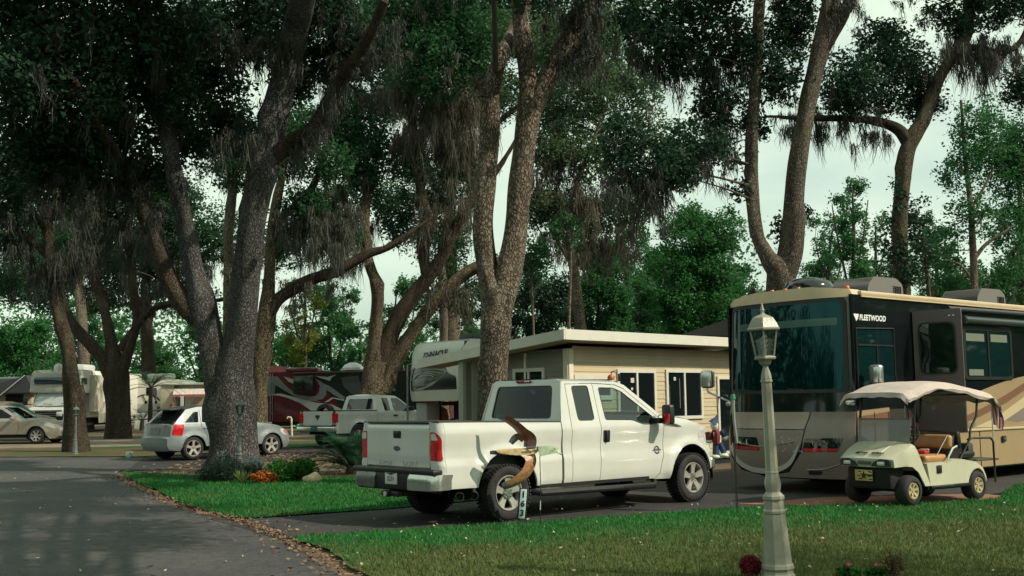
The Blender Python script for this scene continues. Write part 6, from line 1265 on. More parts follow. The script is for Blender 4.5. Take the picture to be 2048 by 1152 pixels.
def feeder():
    D = 16.4; b = P(1472, 1026, D); o = Vector((b[0], D, .02)); t = thing('garden_hook', 'thin black double garden hook carrying a green-capped clear tube, in front of the motorhome', 'garden hook', o)
    q = lambda x, y, d=0: Vector(P(x, y, D+d))-o
    m = MB(); m.tube([q(1473, 1026), q(1471, 960), q(1467, 880), q(1463, 800), q(1452, 790), q(1438, 795), q(1436, 802)], .008, 6); m.tube([q(1476, 1026), q(1473, 960), q(1470, 890), q(1467, 800)], .007, 6); m.build('hook', [BLACKP], t)
    m = MB(); m.tube([q(1466, 797, -.03), q(1468, 842, -.03), q(1474, 886, -.03)], [.024, .022, .018], 10); m.build('tube', [M('tube_clear', (.26, .29, .25), .25)], t)
    m = MB(); m.tube([q(1465.5, 788, -.03), q(1466, 798, -.03)], [.03, .042], 10); m.build('cap', [M('cap_green', (.03, .22, .11), .4)], t)
    m = MB(); m.tube([q(1462, 830), q(1464, 885)], .022, 8); m.build('sleeve', [BLACKP], t)
feeder()
def spigot():
    p = P(584, 858, 46.5); o = Vector((p[0], 46.5, terr(46.5))); t = thing('standpipe', 'white plastic standpipe with a bright green hose beside the small pickup', 'standpipe', o); h = .78
    m = MB(); m.tube([(0, 0, 0), (-.03, 0, h-.06), (-.06, 0, h), (-.17, 0, h+.02), (-.2, 0, h-.05)], .04, 8); m.build('pipe', [M('pvc_cream', (.62, .60, .44), .5)], t)
    m = MB(); m.tube(cr([(.05, 0, h*.55), (.15, .05, h*.50), (.25, 0, h*.60), (.32, .1, h*.45), (.42, 0, h*.62), (.45, 0, h*.42), (.2, .1, h*.48), (.5, .0, h*.40)], 5), .035, 6); m.build('hose', [M('hose_green', (.04, .50, .16), .4)], t)
spigot()
p = G(258, 915); t = thing('utility_box', 'little pale plastic utility box sitting in the grass verge', 'utility box', (p[0], p[1], p[2])); m = MB(); m.box((0, 0, .07), (.15, .15, .15), bev=.015); m.build('box', [M('box_pale', (.40, .50, .45), .5)], t); m = MB(); m.box((0, 0, .155), (.17, .17, .02), bev=.006); m.build('lid', [M('box_lid', (.33, .42, .38), .5)], t)
p = P(1222, 757, 22.9); t = thing('bird_feeder', 'small red and black feeder hanging at the cabin window', 'bird feeder', p)
m = MB(); m.lathe([(.001, .09), (.05, .07), (.075, .03), (.075, -.02), (.001, -.04)], n=14); m.build('feeder_bowl', [M('feeder_red', (.40, .09, .05), .4)], t); m = MB(); m.tube([(0, 0, .08), (.02, 0, .14), (.10, .12, .16), (.1, .45, .16)], .012, 5); m.box((.17, 0, .02), (.05, .05, .16), bev=.01); m.build('bracket', [BLACKP], t)
def tarp():
    D = 30; a, b, c = Vector(P(1366, 668, D)), Vector(P(1475, 632, D)), Vector(P(1475, 672, D)); t = thing('canopy', 'black canvas canopy edge showing between the cabin roof and the motorhome', 'canopy', (a.x, D, terr(D)))
    o = Vector((a.x, D, terr(D))); m = MB(); m.add([a-o, b-o, b-o+Vector((0, 2.4, -.1)), a-o+Vector((0, 2.4, -.1))], [(0, 1, 2, 3)]); m.add([a-o, b-o, c-o, a-o+Vector((0, 0, -.03))], [(3, 2, 1, 0)]); m.add([v+Vector((0, .02, -.02)) for v in (a-o, b-o, c-o)], [(0, 1, 2)]); m.build('canvas', [DARK], t)
    m = MB()
    for v in (a, b): q = v-o; m.tube([(q.x, .05, 0), (q.x, .05, q.z-.01)], .025, 6)
    m.build('pole', [DARK], t)
tarp()
# ================================================================ people
def skin_body(name, joints, edges, mats, parent, sub=2):
    me = bpy.data.meshes.new(name); me.from_pydata([j[:3] for j in joints], edges, []); o = bpy.data.objects.new(name, me); COL.objects.link(o)
    sk = o.modifiers.new('s', 'SKIN'); sk.use_smooth_shade = True; o.modifiers.new('u', 'SUBSURF').levels = sub
    for i, j in enumerate(joints): me.skin_vertices[0].data[i].radius = (j[3], j[4] if len(j) > 4 else j[3]); me.skin_vertices[0].data[i].use_root = (i == 0)
    bpy.context.view_layer.update(); dg = bpy.context.evaluated_depsgraph_get(); m2 = bpy.data.meshes.new_from_object(o.evaluated_get(dg)); bpy.data.objects.remove(o)
    m2.materials.clear()
    for m in mats: m2.materials.append(m)
    q = bpy.data.objects.new(name, m2); COL.objects.link(q); q.parent = parent; return q
SKIN = M('skin', (.42, .23, .16), .6); HAIR = M('reddish_hair', (.13, .045, .03), .6, var=.2, vs=30); PINK = M('pale_shirt', (.55, .42, .40), .8); REDS = M('red_sleeve', (.40, .03, .06), .8); JEAN = M('jeans', (.05, .07, .12), .8)
def arm_hand(j, e, root, pts, side):
    """shoulder->elbow->wrist->palm with five unequal fingers"""
    prev = root
    for p in pts: j.append(p); e.append((prev, len(j)-1)); prev = len(j)-1
    wv = Vector(pts[-1][:3]); d = (wv-Vector(pts[-2][:3])).normalized(); sd = d.cross(Vector((0, 1, 0))).normalized() if abs(d.y) < .9 else Vector((1, 0, 0))
    pl = wv+d*.05; j.append((*pl, .035, .02)); e.append((prev, len(j)-1)); pi = len(j)-1
    for k, ln in enumerate((.062, .075, .08, .07)):
        a = pl+sd*(.03-.02*k)+d*.04; b = a+d*ln*.55; c = b+d*ln*.35+Vector((0, .012*side, 0))
        for i_, v in enumerate((a, b, c)): j.append((*v, .009-.001*i_)); e.append((pi if i_ == 0 else len(j)-2, len(j)-1))
    a = pl+sd*.045-d*.01; b = a+sd*.02+d*.035
    for i_, v in enumerate((a, b)): j.append((*v, .010-.001*i_)); e.append((pi if i_ == 0 else len(j)-2, len(j)-1))
def standing():
    D = 36.6; p = P(344, 880, D); z = terr(D); t = thing('person', 'person with short reddish hair in a pale shirt seen from behind the silver hatchback roof', 'person', (p[0], D, z), .3)
    top = P(344, 806, D)[2]-z; s = top/1.72
    j = [(0, 0, .95*s, .15, .11), (0, 0, 1.12*s, .14, .10), (0, .0, 1.30*s, .16, .11), (0, 0, 1.42*s, .10, .08), (0, 0, 1.50*s, .052), (0, -.01, 1.56*s, .07, .08), (0, -.01, 1.63*s, .078, .092), (0, 0, 1.69*s, .05, .06)]; e = [(i, i+1) for i in range(7)]
    for sd in (-1, 1):
        b = len(j); j += [(sd*.10, 0, .86*s, .085), (sd*.11, -.01, .50*s, .06), (sd*.115, .03, .10*s, .042), (sd*.12, -.10, .04*s, .035)]; e += [(0, b), (b, b+1), (b+1, b+2), (b+2, b+3)]
        b = len(j); j.append((sd*.19, 0, 1.40*s, .055)); e.append((3, b)); arm_hand(j, e, b, [(sd*.24, .02, 1.12*s, .042), (sd*.24, -.06, .88*s, .03)], -1)
    o = skin_body('body', j, e, [SKIN], t)
    m = MB(); V = [(.165, .12, .92), (.165, .125, 1.12), (.19, .13, 1.30), (.21, .105, 1.40), (.10, .075, 1.455), (.06, .062, 1.475)]; n = 20
    m.add([(a*math.cos(2*PI*k/n), b*math.sin(2*PI*k/n), q*s) for a, b, q in V for k in range(n)], [(i*n+k, i*n+(k+1) % n, (i+1)*n+(k+1) % n, (i+1)*n+k) for i in range(len(V)-1) for k in range(n)])
    for sd in (-1, 1): m.tube([(sd*.15, 0, 1.40*s), (sd*.21, 0, 1.36*s), (sd*.245, .015, 1.18*s)], [.075, .068, .060], 12)
    m.build('shirt', [PINK], t)
    m = MB(); V = [(.16, .12, .98), (.17, .13, .90)]; m.add([(a*math.cos(2*PI*k/n), b*math.sin(2*PI*k/n), q*s) for a, b, q in V for k in range(n)], [(k, (k+1) % n, n+(k+1) % n, n+k) for k in range(n)])
    for sd in (-1, 1): m.tube([(sd*.085, 0, .93*s), (sd*.105, -.01, .50*s), (sd*.115, .03, .08*s)], [.10, .078, .062], 12)
    m.build('trousers', [JEAN], t)
    m = MB(); ellip(m, (0, .012, 1.645*s), (.087, .10, .095), 14); m.build('hair', [HAIR], t)
    m = MB()
    for sd in (-1, 1): ellip(m, (sd*.086, -.01, 1.60*s), (.012, .022, .033), 8)
    m.build('ear', [SKIN], t); m = MB(); ellip(m, (0, -.105, 1.59*s), (.013, .02, .022), 8); m.build('nose', [SKIN], t)
    for sd in (-1, 1): m = MB(); ellip(m, (sd*.032, -.088, 1.62*s), (.013, .01, .009), 8); m.build('eye', [DARK], t)
    m = MB(); ellip(m, (0, -.092, 1.553*s), (.024, .008, .006), 8); m.build('mouth', [M('lips', (.3, .1, .09), .5)], t)
standing()
def driver():
    so, sx, sy, sa = SAL; t = thing('person', 'driver in a red top seated in the champagne saloon, arm at the open window', 'person', (sx, sy, terr(sy)), sa)
    u0 = 1.10
    j = [(u0, -.36, .86, .15, .12), (u0-.04, -.36, 1.0, .14, .11), (u0-.08, -.36, 1.10, .15, .11), (u0-.08, -.36, 1.18, .06), (u0-.06, -.36, 1.26, .075, .08), (u0-.06, -.36, 1.33, .07, .08)]; e = [(i, i+1) for i in range(5)]
    for sd in (-1, 1):
        b = len(j); j += [(u0+.1, -.36+sd*.09, .84, .085), (u0+.48, -.36+sd*.11, .86, .06), (u0+.62, -.36+sd*.1, .52, .045)]; e += [(0, b), (b, b+1), (b+1, b+2)]
        b = len(j); j.append((u0-.06, -.36+sd*.17, 1.10, .055)); e.append((2, b)); arm_hand(j, e, b, [(u0+.14, -.36+sd*.24, .97, .042), (u0+.42, -.36+sd*.14, 1.0, .03)], 1)
    skin_body('body', j, e, [SKIN], t)
    m = MB(); m.tube([(u0, -.36, .84), (u0-.04, -.36, 1.0), (u0-.08, -.36, 1.12), (u0-.08, -.36, 1.18)], [.185, .185, .18, .07], 16, flat=.85)
    for sd in (-1, 1): m.tube([(u0-.06, -.36+sd*.12, 1.11), (u0-.04, -.36+sd*.19, 1.08), (u0+.14, -.36+sd*.24, .975), (u0+.34, -.36+sd*.17, .99)], [.075, .072, .065, .05], 12)
    m.build('top', [REDS], t); m = MB(); ellip(m, (u0-.085, -.36, 1.33), (.09, .088, .085), 12); m.build('hair', [HAIR], t)
    m = MB(); ellip(m, (u0+.035, -.36, 1.285), (.02, .013, .02), 8); m.build('nose', [SKIN], t)
    for sd in (-1, 1): m = MB(); ellip(m, (u0+.012, -.36+sd*.032, 1.305), (.01, .013, .008), 8); m.build('eye', [DARK], t)
driver()
# ================================================================ trees, moss, shrubs
NR = np.random.default_rng(5); PR = random.Random(21)
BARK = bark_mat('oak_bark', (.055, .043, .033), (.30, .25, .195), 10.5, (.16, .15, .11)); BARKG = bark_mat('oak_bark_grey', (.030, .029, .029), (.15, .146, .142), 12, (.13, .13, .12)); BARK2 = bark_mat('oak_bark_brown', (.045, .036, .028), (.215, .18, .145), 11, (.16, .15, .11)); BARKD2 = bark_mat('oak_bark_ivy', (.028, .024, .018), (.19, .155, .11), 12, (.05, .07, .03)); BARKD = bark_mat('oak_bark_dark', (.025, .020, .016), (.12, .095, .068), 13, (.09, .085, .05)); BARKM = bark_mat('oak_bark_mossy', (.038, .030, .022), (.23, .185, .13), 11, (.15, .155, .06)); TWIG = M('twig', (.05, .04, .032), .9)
LEAF = leaf_mat('oak_leaf', (.012, .050, .020), (.040, .125, .045), .42); LEAFD = leaf_mat('oak_leaf_dark', (.008, .030, .016), (.026, .075, .034), .32); LEAFP = leaf_mat('oak_leaf_pale', (.035, .078, .036), (.10, .17, .08), .48)
LEAFB = leaf_mat('bright_leaf', (.018, .10, .030), (.060, .21, .058), .46, .9); LEAFY = leaf_mat('yellow_leaf', (.07, .11, .015), (.21, .23, .03), .45, .7); LEAFM = leaf_mat('mid_leaf', (.020, .092, .032), (.058, .185, .062), .48, .7)
MOSS = leaf_mat('spanish_moss', (.050, .056, .044), (.125, .130, .104), .40, 2.5); MOSSD = leaf_mat('spanish_moss_dark', (.026, .032, .027), (.070, .076, .060), .35, 2.5); MOSSB = leaf_mat('spanish_moss_brown', (.072, .068, .052), (.165, .152, .118), .42, 2.5)
def leaf_mesh(C, size, jitter=.35, wr=.55):
    n = len(C); a = NR.normal(size=(n, 3)); a[:, 2] *= .7; a /= np.linalg.norm(a, axis=1)[:, None]; b = NR.normal(size=(n, 3)); b -= a*(a*b).sum(1)[:, None]; b /= np.linalg.norm(b, axis=1)[:, None]
    s = size*(1+jitter*NR.uniform(-1, 1, n))[:, None]*.5; nrm = np.cross(a, b)*s*.25
    v = np.stack([C-a*s, C+b*s*wr+nrm, C+a*s, C-b*s*wr+nrm], 1); return v.reshape(-1, 3)
def quads_obj(name, V, mat, parent=None):
    n = len(V)//4; me = bpy.data.meshes.new(name); me.vertices.add(len(V)); me.vertices.foreach_set('co', np.ascontiguousarray(V, dtype=np.float32).ravel())
    me.loops.add(n*4); me.loops.foreach_set('vertex_index', np.arange(n*4, dtype=np.int32)); me.polygons.add(n); me.polygons.foreach_set('loop_start', np.arange(0, n*4, 4, dtype=np.int32)); me.polygons.foreach_set('loop_total', np.full(n, 4, dtype=np.int32))
    me.materials.append(mat); me.update(); me.validate(); o = bpy.data.objects.new(name, me); COL.objects.link(o); o.parent = parent; return o
def ball(n, r):
    d = NR.normal(size=(n, 3)); d /= np.linalg.norm(d, axis=1)[:, None]; return d*(NR.random(n)**.45)[:, None]*np.array(r)
def strand_quads(P0, length, width):
    """hanging tapered wavy strips"""
    n = len(P0); wob = NR.normal(size=(n, 2))*.016; wp = NR.uniform(0, 6.3, (n, 2)); a = NR.uniform(0, PI, n); dx = np.c_[np.cos(a), np.sin(a), np.zeros(n)]; L_ = length*NR.uniform(.25, 1.1, n); w_ = width*NR.uniform(.5, 1.4, n); p = P0.copy(); out = []; dr = NR.normal(size=(n, 2))*.06
    ws = [.7, 1, .95, .8, .5, .1]; prev = None
    for k in range(6):
        q = p.copy(); q[:, 2] -= L_*k/5; q[:, :2] += wob*np.sin(wp+k*1.5)*(1+.4*k); q[:, :2] += dr*k*.6*L_[:, None]+NR.normal(size=(n, 2))*.006*k; l, r = q-dx*(w_*ws[k]/2)[:, None], q+dx*(w_*ws[k]/2)[:, None]
        if prev is not None: out.append(np.stack([prev[0], prev[1], r, l], 1))
        prev = (l, r)
    return np.concatenate(out).reshape(-1, 3)
def bunch(c, r, ln):
    """one hanging tuft, longest in the middle"""
    k = int(12+r*130); d = NR.normal(size=(k, 2))*r*.55; f = np.exp(-(d**2).sum(1)/(r*r)*1.3); P0 = np.c_[c[0]+d[:, 0], c[1]+d[:, 1], c[2]+NR.normal(size=k)*.05]
    return strand_quads(P0, ln*(.25+.75*f), .026)
def rough_tube(m, pts, rad, n, mat=0, amp=.07):
    ph = [PR.uniform(0, 6.3) for _ in range(6)]; pts = [Vector(p) for p in pts]; a = None; vs = []; s = 0
    for i, p in enumerate(pts):
        t = (pts[min(i+1, len(pts)-1)]-pts[max(i-1, 0)]).normalized()
        if a is None: a = t.cross(Vector((.3, 1, .1))).normalized()
        a = (a-t*a.dot(t)).normalized(); b = t.cross(a); s += (p-pts[i-1]).length if i else 0; f = 1/max(rad[i], .03)
        for k in range(n):
            th = 2*PI*k/n; q = 1+amp*(math.sin(th*2+ph[0]+s*.5*f*.3)+.6*math.sin(th*3+ph[1]-s*.9*f*.3)+.5*math.sin(s*f*.8+ph[2])+.4*math.sin(th*5+ph[3]+s*f*.5))
            vs.append(p+(a*math.cos(th)+b*math.sin(th))*rad[i]*q)
    N = len(pts)
    for _ in range(int(s*.8) if max(rad) > .12 else 0):      # knots and old branch scars
        i0 = PR.randrange(1, max(2, N-2)); th0 = PR.uniform(0, 6.3); am = PR.uniform(.12, .32); ctr = pts[i0]
        for i in range(max(0, i0-4), min(N, i0+5)):
            for k in range(n):
                dth = (2*PI*k/n-th0+PI) % (2*PI)-PI; dd = (pts[i]-ctr).length/max(.05, rad[i]); g = am*math.exp(-(dth/.45)**2-(dd/.7)**2)
                if g > .004: j = i*n+k; vs[j] = vs[j]+(vs[j]-pts[i])*g
    m.add(vs, [(i*n+k, i*n+(k+1) % n, (i+1)*n+(k+1) % n, (i+1)*n+k) for i in range(N-1) for k in range(n)]+[tuple(range(n))[::-1], tuple((N-1)*n+k for k in range(n))], mat)
def tree(name, label, D, limbs, clumps=(), moss=(), bark=None, leaf=None, thin=1.0, size=.11, dens_=1.0, group='moss-hung oaks', mossmat=None, auto_moss=.0, shade_limbs=(), moss_len=.9, cat='tree', flare=1.12, depth=1.0, twigs=True):
    bx, by, bw = limbs[0][0][:3]; b = P(bx, by, D); o = Vector((b[0], D, terr(D)-.05)); t = thing(name, label, cat, o, 0, group)
    m = MB(); allp = []
    for li, lb in enumerate(limbs):
        raw = [(*P(q[0], q[1], D+(q[3] if len(q) > 3 else 0)), thin*q[2]/2*(D+(q[3] if len(q) > 3 else 0))/2200) for q in lb]
        if li == 0: x, y, z, r = raw[0]; raw = [(o.x, o.y, o.z, r*flare*1.1)]+([(o.x+(x-o.x)*.3, o.y, o.z+.35, r*1.12)] if z-o.z > .8 else [])+raw[(0 if z-o.z > .8 else 1):]
        c = cr(raw, 5); pts = [Vector(q[:3])-o for q in c]; rad = [max(.012, q[3]) for q in c]
        rough_tube(m, pts, rad, 20 if max(rad) > .25 else 12, 1 if li in shade_limbs else 0, .085); allp += [(p, r) for p, r in zip(pts, rad)]  # listed limbs take dark bark in place of the crown's shade
    C = []; E = []
    for cl in clumps:
        px, py, rx, ry = cl[:4]; dD = cl[4] if len(cl) > 4 else 0; k = cl[5] if len(cl) > 5 else 1
        d = D+dD; c = np.array(P(px, py, d))-np.array(o); sx, sz = rx*d/2200, ry*d/2200; sy = max(.6, (sx+sz)*.5*depth)
        area = PI*rx*ry; leafpx = (size*d**0*2200/d)**2*.275*.5; n = int(area/leafpx*2.3*k*dens_*1.0); nt_ = max(6, n//26)
        ctr = c+ball(nt_, (sx, sy, sz)); rt = .13+.075*(sx+sz)/2; pts = ctr[NR.integers(0, nt_, n)]+NR.normal(size=(n, 3))*rt*NR.uniform(.5, 1, (n, 1)); C.append(pts); E.append((c, sx, sy, sz))
        if twigs:
            cv = Vector(c); s = min(allp, key=lambda q: (q[0]-cv).length*(1+.3*(q[0].z > cv.z))); mid = (s[0]+cv)/2+Vector((PR.uniform(-.3, .3), PR.uniform(-.3, .3), PR.uniform(-.1, .4)))
            L_ = (cv-s[0]).length; r0 = min(s[1]*.5, .014+.007*L_); c2 = cr([tuple(s[0]), tuple(mid), tuple(cv)], 5); rough_tube(m, c2, list(np.linspace(r0, .010, len(c2))), 7, 2)
            for q in ctr[:min(nt_, 9)]:
                q = Vector(q); m1 = (cv+q)/2+Vector((0, 0, .1*PR.uniform(-1, 1))); m.tube(cr([tuple(cv.lerp(mid, .3*PR.random())), tuple(m1), tuple(q)], 3), [.012, .011, .010, .009, .008, .006, .005], 5, mat=2)
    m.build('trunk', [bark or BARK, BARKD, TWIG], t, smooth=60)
    if C: quads_obj('crown', leaf_mesh(np.concatenate(C), size), leaf or LEAF, t)
    S = []
    for ms in moss:
        x0, y0, x1, y1, ln, nb = ms[:6]; dD = ms[6] if len(ms) > 6 else 0
        for _ in range(int(nb)):
            f = PR.random(); d = D+dD+PR.gauss(0, .5); c = np.array(P(x0+(x1-x0)*f+PR.gauss(0, 3), y0+(y1-y0)*f+PR.gauss(0, 22), d))-np.array(o); r = PR.uniform(.07, .24); lk = ln*PR.uniform(.3, 1.25)
            S.append(bunch(c, r, lk))
    if auto_moss:
        th = [q for q in allp if q[1] < .22 and q[0].z > 3]
        for p, r in th:
            if PR.random() < auto_moss:
                S.append(bunch(np.array(p)-[0, 0, r*.5], PR.uniform(.06, .18), moss_len*PR.uniform(.25, 1.3)))
        for c, sx, sy, sz in E:
            for _ in range(int(6*sx*auto_moss*5)):
                a = PR.uniform(0, 6.3); f = PR.random()**.5; q = c+np.array([sx*f*math.cos(a), sy*f*math.sin(a), -sz*PR.uniform(.2, .9)*(1-f*f)**.5]); S.append(bunch(q, PR.uniform(.06, .18), moss_len*PR.uniform(.25, 1.3)))
    if S: quads_obj('spanish_moss', np.concatenate(S), mossmat or MOSS, t)
    return t
# --- big left oak
tree('oak_tree', 'massive grey oak with a trunk forking low, behind the lamp post and flowerbed', 26.8,
     [[(466, 958, 118), (466, 900, 106), (464, 840, 102), (462, 790, 100), (466, 745, 86), (475, 700, 76), (483, 650, 70), (488, 600, 68), (494, 540, 68), (503, 470, 68), (516, 390, 70), (532, 310, 68), (552, 220, 62), (572, 140, 60), (592, 60, 58, -1), (612, -30, 54, -2), (640, -180, 46, -3)],
      [(452, 800, 74), (436, 750, 62), (424, 700, 58), (412, 650, 58), (402, 600, 58), (388, 540, 46), (374, 470, 46), (358, 390, 44), (342, 310, 42), (328, 230, 38), (312, 140, 32, -1), (300, 40, 26, -2)],
      [(408, 640, 52), (380, 620, 46), (352, 585, 44), (330, 540, 40), (308, 480, 36), (286, 420, 32), (262, 360, 28), (228, 300, 24, -1), (190, 240, 20, -2), (150, 160, 14, -3)],
      [(538, 320, 50), (575, 290, 42), (620, 262, 38), (655, 215, 36), (690, 150, 32, -1), (735, 80, 26, -2), (770, 0, 20, -3)]],
     [(60, 50, 130, 90, -2), (190, 70, 150, 100, -2), (320, 50, 130, 90, -1), (120, 190, 150, 100, -2), (290, 190, 140, 100, 0), (60, 290, 100, 80, -1), (190, 310, 130, 75, 0), (420, 60, 100, 70, 1), (420, 170, 80, 70, 2), (640, 40, 110, 90, 0), (540, -10, 100, 60, 1), (700, 120, 90, 60, 1), (450, 250, 60, 55, 3), (30, 150, 90, 80, -3), (300, 350, 70, 40, 1), (370, 280, 60, 60, 2), (590, 150, 60, 60, 2), (20, 380, 60, 50, 2), (250, -100, 220, 90, -3), (560, -140, 200, 90, -3), (0, -100, 200, 110, -3), (520, 60, 60, 60, 3), (350, 120, 80, 60, 3)],
     [(560, 30, 720, 20, .9, 30), (420, 90, 600, 90, 1.0, 45), (60, 330, 330, 400, .8, 60), (640, 120, 800, 80, 1.0, 40), (440, 280, 560, 250, 1.3, 18), (590, 290, 690, 180, .8, 30)], BARKG, LEAFD, .86, .15, 1.15, shade_limbs=(2, 3), flare=1.0, mossmat=MOSSD, auto_moss=.22)
# --- lit trunk and long dark limb just behind
tree('oak_tree', 'oak with a sunlit trunk right behind the forked grey oak, long limb reaching right', 39.5,
     [[(514, 850, 36), (518, 790, 34), (522, 730, 35), (527, 680, 36), (533, 630, 38), (538, 570, 26), (541, 510, 25), (546, 450, 23), (556, 390, 19), (568, 330, 15), (580, 270, 11)],
      [(534, 640, 26), (556, 600, 27), (590, 576, 26), (625, 558, 24), (665, 545, 23), (700, 528, 21), (735, 508, 19), (775, 495, 16), (815, 470, 12), (850, 445, 7), (885, 425, 2)],
      [(546, 450, 16), (575, 425, 15), (604, 398, 16), (628, 368, 14), (645, 330, 10)]],
     [(610, 420, 60, 45), (560, 300, 60, 60), (650, 330, 60, 50), (690, 470, 50, 35, 1, .6), (480, 330, 50, 60, 3), (640, 480, 50, 30, 2, .5), (600, 250, 60, 50, 1)],
     [(560, 590, 720, 530, .9, 34), (560, 440, 720, 430, 1.6, 60), (600, 480, 700, 460, 1.7, 34), (440, 560, 540, 520, 1.0, 20), (590, 390, 660, 350, .7, 14)], BARKM, LEAF, .95, .15, shade_limbs=(1, 2), mossmat=MOSS, auto_moss=.12)
# --- leaning oak far left with the small lamp post
tree('oak_tree', 'leaning knobbly oak at far left, small dark lamp post against its base', 36.5,
     [[(152, 915, 66), (150, 860, 58), (146, 800, 52), (143, 760, 46), (136, 700, 40), (122, 645, 38), (112, 600, 36), (105, 550, 33), (100, 500, 32), (94, 455, 26), (84, 410, 18), (60, 370, 14), (35, 320, 10)],
      [(94, 460, 20), (108, 415, 17), (124, 370, 15), (132, 310, 12)], [(100, 515, 22), (72, 490, 18), (45, 465, 15), (10, 452, 12), (-30, 420, 9)], [(152, 840, 30), (162, 800, 26), (160, 770, 20)]],
     [(60, 330, 90, 60), (140, 300, 80, 60), (20, 430, 60, 50, 0, .8), (130, 400, 50, 40, 1, .7), (30, 560, 55, 45, 3, .7)],
     [(20, 420, 200, 400, 1.1, 60), (60, 540, 180, 500, 1.5, 40), (-20, 490, 70, 470, 1.2, 26)], BARKD, LEAFD, .72, .13, flare=1.0, mossmat=MOSSD, auto_moss=.15)
tree('oak_tree', 'twisted many-limbed oak standing in front of the white cab-over camper', 47.0,
     [[(237, 872, 60), (236, 830, 54), (233, 780, 54), (232, 740, 54), (225, 700, 34), (214, 640, 27), (200, 590, 25), (186, 540, 24), (174, 490, 22), (172, 450, 22), (184, 410, 20), (190, 350, 15), (195, 290, 10)],
      [(226, 760, 34), (205, 720, 30), (182, 690, 28), (158, 665, 28), (138, 635, 24), (124, 600, 22), (112, 560, 14)],
      [(243, 745, 32), (256, 705, 26), (271, 655, 22), (272, 620, 20), (265, 570, 21), (262, 520, 20), (252, 470, 18), (240, 430, 17), (212, 385, 14), (196, 350, 10)],
      [(240, 700, 22), (262, 668, 20), (290, 632, 20), (320, 612, 18), (360, 606, 15), (410, 604, 12), (450, 598, 9)]],
     [(180, 420, 60, 50), (250, 400, 70, 60), (330, 470, 60, 60, 3, .8), (90, 560, 60, 50, 4, .8), (210, 540, 50, 50, 5, .7), (320, 560, 60, 35, 4, .7), (160, 360, 70, 40), (330, 400, 60, 60, 3)],
     [(150, 470, 330, 450, 1.6, 70), (270, 600, 440, 595, 1.1, 34), (110, 560, 260, 560, 1.4, 40, 3), (280, 520, 420, 560, 1.3, 50, 4)], BARKD, LEAFD, .80, .15, flare=1.0, mossmat=MOSSD, auto_moss=.12)
# --- spreading oak behind the small pickup
tree('oak_tree', 'spreading oak with a sunlit base rising behind the small white pickup cab', 43.0,
     [[(745, 868, 74), (748, 800, 66), (752, 750, 58), (755, 705, 46), (752, 650, 28), (756, 600, 26), (752, 565, 27), (740, 535, 24), (733, 490, 22), (730, 430, 21), (734, 370, 17), (730, 300, 12)],
      [(736, 520, 18), (716, 470, 16), (696, 420, 13), (678, 370, 10)],
      [(762, 720, 40), (778, 675, 36), (800, 630, 33), (828, 590, 32), (858, 552, 30), (886, 510, 28), (908, 460, 24), (938, 410, 22), (980, 360, 15), (1020, 300, 9), (1050, 240, 4), (1070, 190, 1)],
      [(762, 780, 44), (782, 735, 38), (806, 695, 33), (832, 655, 31), (860, 616, 29), (888, 585, 27), (918, 556, 26), (946, 538, 25), (985, 528, 20), (1030, 500, 14)],
      [(852, 560, 18), (846, 500, 25), (852, 440, 28), (840, 370, 23), (829, 300, 19), (822, 210, 17), (816, 130, 14), (830, 50, 10)]],
     [(720, 280, 80, 80), (740, 350, 50, 50), (690, 250, 50, 60), (870, 130, 120, 70, -2), (800, 60, 100, 70, -1), (940, 70, 90, 60, -2), (650, 420, 50, 40, 1, .6), (800, 440, 40, 70, 1, .7), (880, 400, 50, 60, 2, .6), (920, 480, 40, 40, 2, .5), (860, 590, 40, 40, 3, .5), (930, 600, 40, 50, 4, .5), (870, 0, 140, 60, -2), (900, 330, 60, 50, 1, .5), (820, 330, 40, 40)],
     [(640, 175, 800, 190, 1.7, 60), (800, 180, 970, 200, 2.1, 90), (780, 260, 960, 280, 2.0, 70), (830, 420, 940, 430, 1.7, 40), (660, 480, 740, 470, 1.6, 34), (860, 580, 960, 620, 1.3, 20)], BARKM, LEAF, .92, .16, shade_limbs=(1, 2, 4), mossmat=MOSSB, auto_moss=.10)
# --- centre double-trunk oak
tree('oak_tree', 'tall twin-trunked oak with scaly bark directly behind the big pickup cab', 21.8,
     [[(985, 985, 74), (984, 900, 64), (984, 820, 60), (986, 740, 60), (988, 690, 64), (990, 640, 70), (984, 585, 58), (974, 530, 46), (967, 470, 43), (969, 400, 41), (974, 330, 39), (979, 260, 38), (981, 200, 39), (988, 155, 37), (1006, 105, 34), (1034, 50, 29, 1), (1062, -20, 24, 1), (1090, -120, 18, 2)],
      [(992, 660, 54), (1004, 600, 60), (1016, 545, 58), (1028, 480, 54), (1036, 410, 50), (1044, 340, 48), (1052, 270, 46), (1060, 205, 46), (1056, 150, 38), (1047, 90, 37), (1040, 20, 35), (1034, -60, 32, -1), (1020, -170, 26, -2)],
      [(1064, 225, 40), (1080, 190, 40), (1104, 140, 42), (1130, 95, 42), (1154, 55, 40), (1174, 10, 36), (1192, -50, 34, -1), (1236, -150, 26, -2)],
      [(972, 190, 24), (958, 165, 16), (952, 150, 6)]],
     [(1060, -90, 190, 90, -2), (1250, -100, 160, 90, -3), (900, -90, 140, 80, -2), (1130, -180, 240, 90, -6, .7), (1400, -170, 200, 90, -7, .7), (960, -220, 240, 100, -8, .7)],
     [(1080, 30, 1200, 20, .8, 24), (1120, 110, 1210, 100, .8, 20)], BARK, LEAF, .96, .11, .9, mossmat=MOSSD, auto_moss=.06, moss_len=.6)
